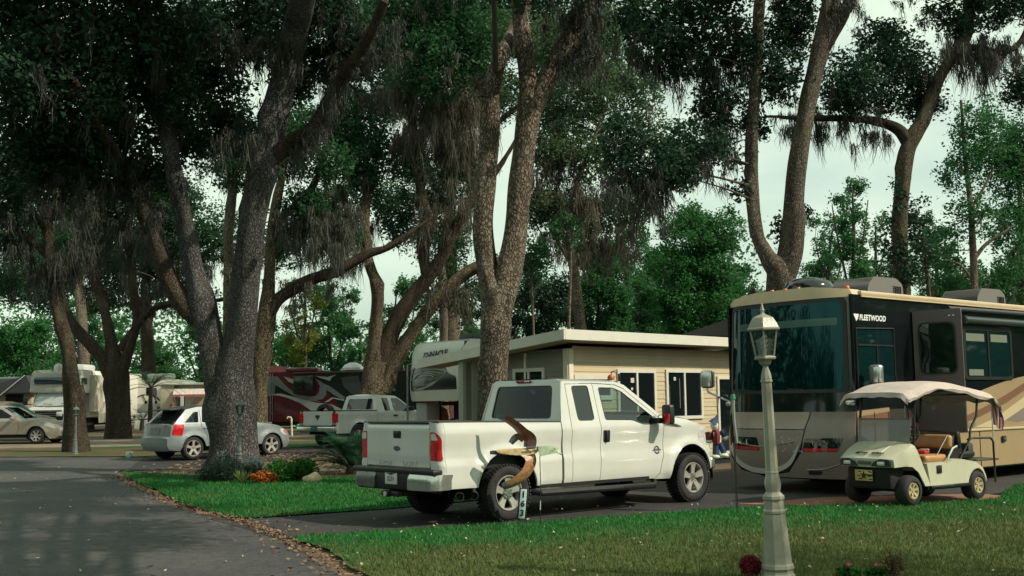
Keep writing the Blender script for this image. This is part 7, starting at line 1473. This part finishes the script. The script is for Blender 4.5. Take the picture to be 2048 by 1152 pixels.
# --- tall twin oak behind the motorhome
tree('oak_tree', 'tall twin-stemmed oak rising behind the windscreen end of the motorhome', 33.5,
     [[(1562, 960, 70), (1562, 800, 66), (1562, 660, 64), (1560, 590, 62), (1556, 545, 58), (1534, 512, 40), (1514, 465, 31), (1505, 400, 29), (1503, 330, 28), (1504, 260, 28), (1509, 190, 27), (1514, 120, 26), (1517, 50, 26), (1520, -20, 24), (1526, -140, 18)],
      [(1566, 560, 54), (1580, 510, 54), (1586, 460, 48), (1588, 400, 45), (1594, 330, 44), (1604, 265, 44), (1616, 205, 43), (1630, 145, 42), (1644, 85, 46), (1656, 40, 42), (1668, -30, 38), (1690, -150, 28)],
      [(1640, 110, 30), (1664, 75, 28), (1684, 38, 27), (1700, -10, 24), (1724, -90, 18)], [(1588, 480, 30), (1602, 468, 16), (1608, 462, 6)]],
     [(1300, 50, 90, 60, -2), (1400, 40, 100, 60, -1), (1480, 90, 60, 60), (1370, 110, 60, 40, -1), (1560, 150, 50, 60), (1580, 60, 60, 60, 1), (1290, 330, 80, 60, -3), (1240, 280, 50, 50, -3), (1370, 290, 80, 50, -2), (1440, 215, 60, 50), (1350, 350, 60, 30, -3, .7), (1500, 250, 34, 50, .5, .8), (1480, 372, 24, 26, 0, .6), (1440, 300, 50, 40, 0, .7), (1560, 462, 22, 40, .5, .45), (1610, 420, 20, 28, .5, .35), (1300, -60, 160, 60, -2), (1480, -70, 140, 60, -2), (1640, -120, 140, 60, -2), (1590, 0, 50, 50, 1)],
     [(1230, 100, 1420, 130, 1.1, 60), (1400, 120, 1520, 130, 1.3, 40), (1210, 360, 1330, 390, 1.2, 60, -3), (1320, 330, 1450, 320, 1.0, 40, -2), (1640, 20, 1720, 10, .8, 20), (1410, 260, 1480, 280, .9, 20)], BARK2, LEAFD, .87, .15, 1.0, shade_limbs=(2,), mossmat=MOSSD, auto_moss=.10, moss_len=.8)
tree('oak_tree', 'ivy-clad oak at right with one long level limb over the motorhome roof', 41.5,
     [[(1806, 880, 40), (1804, 700, 38), (1803, 600, 37), (1801, 520, 35), (1799, 450, 36), (1804, 380, 37), (1812, 315, 38), (1826, 275, 34), (1846, 240, 30), (1864, 192, 28), (1884, 145, 26), (1908, 108, 28), (1932, 66, 30), (1938, 0, 26), (1946, -90, 20)],
      [(1818, 290, 28), (1800, 262, 26), (1772, 247, 23), (1730, 239, 19), (1680, 237, 15), (1630, 236, 13), (1585, 236, 9), (1540, 233, 6), (1490, 240, 3), (1450, 250, 1)], [(1916, 100, 20), (1950, 96, 16), (1990, 104, 15), (2020, 100, 14), (2040, 84, 12), (2060, 40, 9)], [(1860, 600, 8, 1), (1845, 470, 7, 1)]],
     [(1700, 160, 75, 60, -1), (1790, 130, 90, 60), (1840, 200, 50, 50, 1), (1690, 215, 50, 34, 0, .7), (1760, 80, 60, 40, 1, .8), (1760, 200, 60, 30, 0, .7), (1960, 20, 60, 50, 0, .8), (2040, 170, 40, 60, 1, .8), (1830, 430, 26, 60, 1, .5), (1780, 500, 20, 60, 1, .4), (1812, 520, 26, 60, -.5, .4), (1800, 560, 30, 30, -.5, .4), (1838, 500, 34, 50, 1, .5), (1790, 400, 16, 50, -.4, .35), (1900, 40, 60, 40, 0, .6), (1900, -70, 160, 60, -1), (2040, 0, 60, 60, 0, .8)],
     [(1560, 240, 1780, 250, 1.3, 60), (1880, 90, 1990, 110, 1.8, 60), (1700, 20, 1860, 10, .6, 14), (1980, 100, 2040, 110, 1.4, 20)], BARKD2, LEAFD, .90, .16, 1.0, shade_limbs=(1, 2), mossmat=MOSSD, auto_moss=.10)
tree('oak_tree', 'slender airy oak at the right edge behind the ivy-clad one', 48.0,
     [[(1950, 880, 16), (1950, 700, 15), (1950, 600, 14), (1946, 500, 13), (1941, 410, 11), (1932, 330, 9), (1926, 260, 7), (1922, 200, 5)], [(1948, 520, 8), (1970, 490, 7), (2000, 470, 6), (2030, 450, 4)], [(1945, 560, 7), (1920, 530, 6), (1890, 520, 4)], [(1940, 420, 7), (1965, 380, 6), (1985, 340, 4)]],
     [(1965, 250, 60, 70, 0, .6), (1920, 330, 45, 60, 0, .6), (1990, 330, 50, 70, 1, .55), (1945, 430, 50, 50, 0, .5), (2020, 470, 45, 70, 1, .6), (1885, 500, 45, 50, 2, .55), (1985, 560, 60, 35, 1, .5), (2030, 330, 40, 80, 2, .8), (1900, 570, 50, 30, 3, .6), (2030, 570, 40, 40, 2, .7)], (), BARK, LEAFM, 1, .15, 1.0, mossmat=MOSS, auto_moss=.05)
tree('oak_tree', 'pale feathery oak crown behind the twin trunk above the cabin roof', 45.0,
     [[(1168, 860, 26), (1165, 700, 24), (1150, 560, 20), (1140, 470, 16), (1150, 380, 13), (1180, 300, 10), (1210, 220, 7)], [(1150, 540, 10), (1110, 470, 9), (1090, 400, 7)], [(1145, 450, 10), (1200, 400, 8), (1260, 350, 6)]],
     [(1170, 180, 80, 70, 0, .6), (1260, 170, 80, 80, 1, .5), (1120, 300, 60, 70, 0, .7), (1200, 320, 70, 60, 0, .5), (1290, 250, 50, 60, 2, .45), (1110, 420, 60, 50, 0, .8), (1180, 440, 60, 50, 1, .8), (1250, 420, 60, 50, 1, .7), (1100, 90, 60, 60, 1, .6), (1200, 60, 60, 50, 1, .6), (1100, 230, 40, 50, 1, .6), (940, 200, 60, 60, 2, .5), (1000, 60, 60, 50, 2, .8)],
     [(1060, 380, 1200, 400, 1.8, 80), (1080, 480, 1280, 480, 1.3, 90), (1070, 280, 1150, 300, 1.8, 40), (880, 270, 960, 330, 2.2, 50)], BARK, LEAFP, 1, .15, 1.25, mossmat=MOSSB, auto_moss=.06)
# --- single stems and crowns farther back
for lb, cl, D, lab, bk in (
    ([(458, 862, 24), (458, 700, 23), (457, 520, 22), (457, 460, 21), (462, 410, 19), (470, 330, 14), (476, 260, 8)], [(480, 280, 60, 50, 0, .6), (440, 330, 50, 50, 1, .5)], 44, 'pale sunlit stem glimpsed left of the forked grey oak trunk', BARK),
    ([(172, 858, 26), (170, 760, 25), (166, 680, 22), (160, 600, 19), (154, 520, 16), (150, 440, 12)], [(150, 450, 60, 60, 0, .6), (100, 500, 60, 60, 1, .5)], 60, 'straight pale stem behind the leaning far-left oak', BARK),
    ([(886, 850, 22), (886, 720, 20), (888, 640, 18), (884, 560, 16), (880, 480, 11)], [(880, 480, 60, 60, 0, .6), (900, 560, 50, 50, 1, .5)], 54, 'dark straight stem behind the swirl-nosed trailer roof', BARK),
    ([(2044, 870, 14), (2046, 600, 12), (2040, 400, 9), (2030, 250, 5)], [(2030, 300, 50, 80, 0, .7), (2040, 430, 40, 60, 0, .6)], 50, 'thin tree cut by the right frame edge', BARK),
    ([(1138, 850, 7), (1138, 660, 7), (1142, 520, 5), (1136, 450, 3)], [(1136, 470, 40, 40, 0, .5)], 40, 'thin bare stem rising above the left part of the cabin roof', BARK),
    ([(1068, 850, 5), (1068, 700, 5), (1064, 580, 4), (1062, 500, 3)], [(1070, 520, 40, 50, 0, .6)], 41, 'very thin stem close beside the twin trunk', BARK)):
    tree('tree', lab, D, [lb], cl, (), bk, LEAF, 1, .15, 1.0, 'slender stems between the oaks', mossmat=MOSS, auto_moss=.08, flare=1.1)
tree('oak_tree', 'broad light green oak crown filling the gap above the twin trunk fork', 56.0, [[(905, 850, 30), (905, 650, 28), (900, 480, 24), (905, 330, 20), (930, 200, 15), (960, 90, 9)], [(902, 450, 14), (860, 340, 12), (820, 240, 8)], [(905, 330, 14), (990, 250, 11), (1090, 170, 8)]],
     [(900, 60, 110, 70, 0, .8), (1010, 60, 90, 70, 1, .7), (1110, 70, 90, 70, 1, .7), (1200, 130, 80, 70, 1, .5), (820, 110, 80, 70, 0, .7), (940, 160, 90, 60, 0, .6), (1090, 170, 80, 60, 1, .5), (780, 200, 60, 50, 1, .5), (880, 250, 70, 50, 0, .5), (1000, 200, 60, 50, 0, .6), (1240, 40, 70, 50, 1, .5), (1150, 240, 70, 50, 2, .4), (740, 40, 70, 60, 1, .6), (1060, -40, 160, 60, 0, .7)],
     [(760, 180, 1000, 230, 2.2, 90), (820, 300, 960, 380, 2.0, 60)], BARK, LEAFP, 1, .17, 1.45, mossmat=MOSS, auto_moss=.05)
tree('oak_tree', 'shadowy oak crown filling the depth between the far-left oaks', 64.0, [[(300, 860, 26), (296, 700, 24), (290, 600, 20), (300, 520, 16), (320, 440, 10)], [(290, 620, 14), (230, 540, 12), (160, 500, 8)], [(296, 600, 14), (380, 530, 12), (450, 480, 8)]],
     [(60, 480, 80, 50, 0, .6), (150, 500, 80, 60, 0, .6), (240, 480, 80, 60, 0, .7), (330, 490, 80, 60, 0, .6), (430, 470, 70, 60, 0, .6), (220, 600, 60, 40, 0, .5), (90, 580, 60, 50, 0, .5), (330, 400, 80, 50, 0, .6), (560, 500, 60, 50, 0, .5), (640, 450, 60, 50, 0, .5), (20, 560, 40, 50, 0, .6), (700, 380, 60, 60, 0, .5), (780, 400, 60, 60, 0, .5)],
     [(60, 500, 460, 520, 1.8, 110), (540, 480, 760, 450, 1.6, 60)], BARKD, LEAF, 1, .18, 1.45, mossmat=MOSSD, auto_moss=.05)
# --- smaller trees behind, each a tree of its own
def bg_tree(px, top, hw_, low, D, leaf, label, k=1.0, size=None, gap=.55, trunk=10, seed=0, pine=False):
    R = random.Random(px*7+top); cl = []; n = max(5, int(hw_*(low-top)/900))
    for i in range(n):
        y = top+(low-top)*(i+.5)/n; f = (y-top)/(low-top); wd = hw_*(math.sin(PI*min(1, .25+.62*f)) if not pine else .3+.6*f)
        for s in range(2 if not pine else 1): cl.append((px+R.uniform(-.75, .75)*wd, y+R.uniform(-8, 8), hw_*R.uniform(.28, .45), hw_*R.uniform(.22, .36), R.uniform(-1.5, 1.5), gap*k*R.uniform(.7, 1.3)))
    g = P(px, 800, D); base_y = 806+(1.65-terr(D))*2200/D+.014*(1024-px)
    tree('tree', label, D, [[(px, base_y, trunk), (px+R.uniform(-6, 6), (base_y+low)/2, trunk*.9), (px+R.uniform(-8, 8), (low+top)/2, trunk*.6), (px+R.uniform(-8, 8), top+20, trunk*.25)], [(px, low, trunk*.5), (px+hw_*.4, (low+top)/2+10, trunk*.3), (px+hw_*.6, top+40, 2)], [(px, low-10, trunk*.5), (px-hw_*.4, (low+top)/2, trunk*.3), (px-hw_*.6, top+50, 2)]], cl, (), TWIG, leaf, 1, size or (.10+.0011*D), 1.0, 'smaller trees behind the trailers', auto_moss=0, flare=1.1)
BG = [(50, 650, 90, 780, 84, LEAFB, 'bright green bushy tree at the far left edge above the grey canopy', 1.2), (165, 610, 60, 760, 90, LEAFM, 'mid green tree behind the leaning far-left oak'), (325, 690, 70, 800, 86, LEAFM, 'rounded green tree behind the white camper and trailer', 1.2), (405, 640, 60, 800, 90, LEAFB, 'green tree seen between the travel trailer and the forked oak', 1.2),
      (585, 670, 60, 770, 78, LEAFB, 'low green tree above the rear of the maroon motorhome', 1.2), (605, 560, 46, 720, 66, LEAFY, 'yellow-green tree right of the sunlit trunk', .9), (665, 570, 66, 750, 76, LEAFM, 'green tree above the middle of the maroon motorhome', .9), (715, 640, 46, 760, 82, LEAFB, 'small bright tree left of the spreading oak base', 1.1), (905, 590, 60, 730, 70, LEAFM, 'dark green tree above the swirl-nosed trailer', .9), (845, 660, 46, 740, 88, LEAFB, 'small green tree between the limbs of the spreading oak', .9),
      (1090, 560, 70, 720, 56, LEAFD, 'dark tree behind the cabin next to the twin trunk', 1.3), (1190, 500, 84, 710, 60, LEAFM, 'dark green tree over the middle of the cabin roof', 1.4), (1300, 560, 66, 710, 64, LEAFM, 'leafy green tree over the right part of the cabin roof', 1.4), (1395, 430, 100, 720, 53, LEAFB, 'large bright green tree left of the motorhome roof', .95), (1470, 530, 56, 680, 62, LEAFM, 'green tree close beside the tall twin oak'),
      (1640, 530, 60, 650, 74, LEAFB, 'low green tree behind the satellite dome', 1.2), (1765, 520, 56, 640, 66, LEAFM, 'green tree left of the ivy-clad oak', 1.1), (1890, 520, 56, 640, 70, LEAFM, 'green tree right of the ivy-clad oak', .9), (1995, 550, 66, 650, 74, LEAFM, 'green tree at the right edge above the roof air conditioner', 1.0)]
BG += [(795, 560, 60, 760, 74, LEAFM, 'mid green tree between the spreading oak limbs', .8), (945, 560, 50, 720, 72, LEAFM, 'green tree just left of the twin trunk', .8), (1020, 520, 60, 720, 60, LEAFD, 'dark tree hidden behind the twin trunk', .9), (1335, 500, 70, 720, 66, LEAFM, 'tall leafy tree left of the bright green one', .9), (1250, 470, 70, 710, 70, LEAFM, 'hazy green tree over the cabin roof middle', .9), (1450, 560, 60, 680, 58, LEAFB, 'bright low tree touching the motorhome windscreen corner', .9),
       (1660, 430, 50, 620, 72, LEAFM, 'tall green tree right of the tall twin oak', .8), (1745, 430, 46, 600, 68, LEAFM, 'green tree close left of the ivy-clad oak', .7), (1870, 440, 60, 620, 62, LEAFM, 'loose green tree right of the ivy-clad trunk', .6), (1930, 540, 60, 640, 60, LEAFB, 'low green tree above the roof air conditioner', .9), (2030, 480, 50, 640, 66, LEAFM, 'green tree touching the right frame edge', .9), (520, 640, 60, 770, 84, LEAFM, 'green tree behind the sunlit trunk base', 1.0), (250, 640, 50, 780, 92, LEAFB, 'bright tree seen under the twisted oak limbs', .9)]
for b in BG: bg_tree(*b[:7], k=b[7] if len(b) > 7 else 1)
bg_tree(1700, 360, 60, 600, 58, LEAFM, 'layered dark pine standing between the two right-hand oaks', k=1.0, gap=.7, trunk=12, pine=True)
# --- unseen oaks: leaf blobs laid out to dapple the lawn and band the road
def shade_oak(x, y, label, blobs, h=8):
    o = Vector((x, y, 0)); t = thing('oak_tree', label, 'tree', o, 0, 'moss-hung oaks'); m = MB(); rough_tube(m, [(0, 0, -.1), (.1, 0, 3), (-.2, .2, 6), (0, 0, h+2)], [.5, .38, .32, .12], 14); C = []
    for bx, by, bz, r, k in blobs:
        c = np.array((bx-x, by-y, bz)); n = int(r*r*420*k); nt_ = max(6, n//40); ctr = c+ball(nt_, (r, r, r*.45)); C.append(ctr[NR.integers(0, nt_, n)]+NR.normal(size=(n, 3))*(.18+.1*r)); rough_tube(m, cr([(0, 0, 5), (c[0]*.5, c[1]*.5, bz*.8), tuple(c)], 4), list(np.linspace(.16, .03, 9)), 7)
    m.build('trunk', [BARK], t, smooth=60); quads_obj('crown', leaf_mesh(np.concatenate(C), .14), LEAF, t)
shade_oak(15, 6.5, 'oak outside the right frame edge whose shade dapples the front lawn', [(11, 6.0, 9, 1.3, 2), (13, 7.2, 9.5, 1.2, 2), (15.5, 5.5, 10, 1.5, 2), (17, 7.6, 10, 1.2, 2), (12, 3.5, 9.5, 2.0, 2), (9.5, 4.5, 9, 1.6, 2), (14.5, 3.6, 9.5, 2.0, 2)])
SHB = [(xb+PR.uniform(-.5, .5), yb+PR.uniform(-.35, .35), 9.5+PR.uniform(-.8, 1.0), PR.uniform(.8, 1.25), 4.5) for yb in (3.4, 5.6, 7.5, 9.7, 12.0, 14.8, 17.8) for xb in (-2.5, -.9, .7, 2.3, 3.9, 5.4) if PR.random() < .80 and not (yb > 14 and xb > 3)]  # rows of leaves spaced by the shade bands they cast
shade_oak(4.5, 1.0, 'oak beside the viewer whose crown shades the road in bands', SHB)
for nm, lab, bx, by, n_, ht in (('wood', 'dark wood standing left of the road outside the frame', (-58, -40), (-30, 44), 42000, 13), ('wood', 'dark wood standing right of the motorhomes outside the frame', (42, 60), (-10, 60), 36000, 15), ('wood', 'dark wood behind the viewer', (-40, 42), (-48, -30), 15000, 14)):
    xs = NR.uniform(*bx, n_); ys = NR.uniform(*by, n_); hh = ht*(.62+.25*np.sin(xs*.33+ys*.21)+.13*np.sin(ys*.8+xs*.6)); q = quads_obj(nm, leaf_mesh(np.c_[xs, ys, hh*NR.random(n_)**.8], .75), LEAFM); props(q, lab, 'wood', kind='stuff')
BX = 0
# --- far wood, one mass
n = 80000; xs = NR.uniform(-130, 110, n); ys = NR.uniform(100, 135, n); hgt = 11+4*np.sin(xs*.11)+3*np.sin(xs*.31+1)+2*np.sin(xs*.9); zs = .6+hgt*NR.random(n)**.8
fw_ = quads_obj('far_wood', leaf_mesh(np.c_[xs, ys, zs], .5), LEAFM); props(fw_, 'far green wood closing the view behind the trailers', 'wood', kind='stuff')
# ================================================================ shrubs, palms, flowers
def leafy(t, name, ctr, rad, n, size, mat, wr=.55, shape=1.0):
    C = np.array(ctr)+ball(n, rad); C[:, 2] = np.maximum(C[:, 2], .02); return quads_obj(name, leaf_mesh(C, size, wr=wr), mat, t)
def spikes(t, name, n, ln, w_, spread, mat, r0=.03, curve=.5):
    m = MB()
    for i in range(n):
        a = PR.uniform(0, 6.3); s = PR.uniform(.15, 1)*spread; L_ = ln*PR.uniform(.6, 1.1); d = Vector((math.cos(a), math.sin(a), 0)); o = d*PR.uniform(0, r0); sd = Vector((-d.y, d.x, 0))*w_
        pts = [o+d*s*L_*f+Vector((0, 0, L_*(f-curve*s*f*f))) for f in (0, .35, .7, 1)]; b = []
        for p, k in zip(pts, (1, .9, .6, .06)): b += [p-sd*k, p+sd*k]
        m.add(b, [(0, 1, 3, 2), (2, 3, 5, 4), (4, 5, 7, 6)])
    return m.build(name, [mat], t)
def stems(t, n, h, r):
    m = MB()
    for i in range(n): a = PR.uniform(0, 6.3); q = r*PR.random(); m.tube([(q*.3*math.cos(a), q*.3*math.sin(a), 0), (q*math.cos(a), q*math.sin(a), h*PR.uniform(.5, .9))], [.010, .005], 4)
    m.build('stem', [TWIG], t)
SHD = leaf_mat('shrub_dark', (.010, .026, .018), (.035, .065, .045), .25, 6); SHG = leaf_mat('shrub_green', (.010, .075, .015), (.05, .19, .03), .4, 6); ORG = leaf_mat('croton_orange', (.22, .05, .015), (.55, .17, .03), .4, 14); RDL = leaf_mat('coleus_red', (.10, .012, .018), (.34, .05, .06), .35, 30); PALEB = leaf_mat('pale_bloom', (.22, .28, .28), (.5, .56, .52), .3, 9); SPK = leaf_mat('spiky_green', (.05, .10, .03), (.22, .28, .10), .4, 9); PALM = leaf_mat('palm_green', (.010, .040, .022), (.03, .10, .045), .3, 5); REDF = M('red_petal', (.5, .03, .05), .6)
p = P(452, 975, 23.6); t = thing('shrub', 'dark feathery shrub hiding the foot of the big left oak', 'shrub', (p[0], 23.6, terr(23.6)+.02), 0, 'flowerbed plants under the big left oak')
leafy(t, 'foliage', (0, 0, .20), (.46, .40, .30), 5200, .055, SHD, .22); spikes(t, 'blade', 260, .62, .010, .55, SHD, .35); stems(t, 16, .5, .35)
p = P(423, 972, 23.9); t = thing('shrub', 'small dark spreading shrub at the left end of the flowerbed', 'shrub', (p[0]-.05, 23.9, terr(23.9)+.02), 0, 'flowerbed plants under the big left oak'); leafy(t, 'foliage', (0, 0, .14), (.34, .3, .24), 1600, .05, SHD, .3); stems(t, 8, .3, .25)
p = P(505, 962, 23.8); t = thing('flowering_plant', 'grey-leaved plant with pale flower heads beside the dull green lamp post', 'flower plant', (p[0], 23.8, terr(23.8)+.02), 0, 'flowerbed plants under the big left oak'); stems(t, 20, .5, .25); leafy(t, 'foliage', (0, 0, .2), (.24, .24, .24), 900, .05, SHD, .4); leafy(t, 'bloom', (0, 0, .38), (.26, .24, .16), 420, .04, PALEB, .9)
p = P(446, 925, 24.4); t = thing('flowering_plant', 'taller plant with pale blue flower heads against the oak bark', 'flower plant', (p[0], 24.4, terr(24.4)+.02), 0, 'flowerbed plants under the big left oak'); stems(t, 16, .75, .2); leafy(t, 'foliage', (0, 0, .3), (.22, .22, .3), 800, .05, SHD, .4); leafy(t, 'bloom', (0, 0, .50), (.16, .15, .13), 240, .045, PALEB, .9)
p = P(483, 975, 22.9); t = thing('spiky_plant', 'small pale spiky plant at the front of the flowerbed', 'plant', (p[0], 22.9, terr(22.9)+.02), 0, 'flowerbed plants under the big left oak'); spikes(t, 'blade', 60, .34, .012, 1.0, SPK, .03, .3)
p = P(530, 972, 23.0); t = thing('croton', 'low orange-leaved croton between the dark shrub and the green shrub', 'plant', (p[0], 23.0, terr(23.0)+.02), 0, 'flowerbed plants under the big left oak'); leafy(t, 'foliage', (0, 0, .13), (.30, .22, .14), 620, .085, ORG, .4); stems(t, 8, .2, .2)
for dx, lab in ((558, 'fresh green leafy shrub right of the orange croton'), (598, 'fresh green leafy shrub beside the pale rock')):
    p = P(dx, 970, 23.2); t = thing('shrub', lab, 'shrub', (p[0], 23.2+(dx-558)*.01, terr(23.2)+.02), 0, 'flowerbed plants under the big left oak'); leafy(t, 'foliage', (0, 0, .22), (.34, .32, .27), 2300, .06, SHG, .5); stems(t, 14, .42, .3)
p = P(626, 969, 23.2); t = thing('rock', 'pale tan rock at the right end of the flowerbed', 'rock', (p[0], 23.2, terr(23.2)), 0); m = MB(); ellip(m, (0, 0, .08), (.20, .16, .13), 12); m.v = [(x*(1+.16*math.sin(7*z+3*x*9)), y*(1+.15*math.sin(x*21+1)), z*(1+.14*math.sin(x*17+y*13))) for x, y, z in m.v]; m.build('rock', [M('rock_tan', (.38, .28, .17), .9, col2=(.60, .49, .34), vs=11, bump=.7, bs=22)], t, smooth=50)
def palm(px, py, D, label, n, ln, mat, crown_h=.2, rise=(.5, 1.1), trunk=0, leafl=.25, grp=None):
    p = P(px, py, D); t = thing('palm', label, 'palm', (p[0], D, terr(D)), 0, grp); m = MB(); q = MB()
    m.lathe([(.11, 0), (.13, crown_h*.5), (.09, crown_h+.05+trunk), (.001, crown_h+.12+trunk)], n=10); m.build('stem', [TWIG], t)
    for i in range(n):
        a = i*2.399+PR.uniform(-.2, .2); el = PR.uniform(*rise); L_ = ln*PR.uniform(.75, 1.1); d = Vector((math.cos(a), math.sin(a), 0)); sd = Vector((-d.y, d.x, 0)); pts = []
        for k in range(9): f = k/8; e = el-1.0*f*f; pts.append(Vector((0, 0, crown_h+trunk))+d*L_*f*math.cos(el*.8)+Vector((0, 0, L_*(math.sin(el)*f-.55*f*f))))
        q.tube(pts, [.012-.001*k for k in range(9)], 4)
        for k in range(22):
            f = .15+.85*k/21; j = min(7, int(f*8)); b = pts[j].lerp(pts[j+1], f*8-j); ll = leafl*math.sin(PI*min(1, .12+f*.9))**.6; fw2 = (pts[j+1]-pts[j]).normalized()
            for s in (-1, 1): e = b+sd*s*ll*.75+fw2*ll*.55+Vector((0, 0, ll*.12)); w2 = fw2*.010; q.add([b-w2, b+w2, e], [(0, 1, 2)])
    q.build('fronds', [mat], t, smooth=0); return t
palm(702, 940, 25.4, 'spiky dark green palm clump left of the big pickup tailgate', 70, 1.75, PALM, .15, (.35, 1.45), 0, .36)
palm(300, 850, 54.0, 'dark fan of palm leaves in front of the white travel trailer', 30, 2.1, PALM, .2, (.2, 1.2), 1.9, .5)
palm(284, 850, 56.0, 'low palm tuft under the trailer window', 22, 1.4, PALM, .2, (.2, 1.2), .3, .4)
p = G(1502, 1158); t = thing('red_plant', 'round red-leaved plant at the foot of the pale lamp post', 'plant', (p[0], 10.35, .02), 0); leafy(t, 'foliage', (0, 0, .10), (.105, .10, .10), 1500, .028, RDL, .6); stems(t, 6, .12, .06)
for px, py, D, ln, n, lab in ((1402, 1160, 10.25, .22, 34, 'spiky pale green grass tuft left of the red plant'), (1440, 1158, 10.3, .16, 22, 'smaller spiky grass tuft close to the red plant')):
    p = P(px, py, D); t = thing('grass_tuft', lab, 'plant', (p[0], D, .01)); spikes(t, 'blade', n, ln, .006, .8, SPK, .05, .25)
for px, D, lab in ((1697, 10.2, 'leafy plant with one red bloom at the bottom edge, left of its pair'), (1752, 10.15, 'leafy plant with one red bloom at the bottom edge, near the brown-leaved plant')):
    p = P(px, 1160, D); t = thing('flowering_plant', lab, 'flower plant', (p[0], D, .02)); leafy(t, 'foliage', (0, 0, .05), (.11, .09, .06), 260, .05, SHG, .5); stems(t, 5, .1, .04); m = MB(); R0 = random.Random(px)
    for k in range(12): a = k*.9; c = Vector((.02*math.cos(a), .02*math.sin(a), .115+.008*R0.random())); m.add([c, c+Vector((.02*math.cos(a), .02*math.sin(a), .006)), c+Vector((.012*math.cos(a+.8), .012*math.sin(a+.8), .012))], [(0, 1, 2)])
    ellip(m, (0, 0, .115), (.022, .022, .014), 8); m.build('flower', [REDF], t)
p = P(1788, 1160, 10.1); t = thing('brown_plant', 'sparse brownish upright plant at the bottom edge right of the red blooms', 'plant', (p[0], 10.1, .02)); leafy(t, 'foliage', (0, 0, .12), (.13, .11, .13), 420, .03, leaf_mat('brown_leaf', (.05, .035, .015), (.16, .12, .05), .3, 20), .5); stems(t, 10, .24, .10)
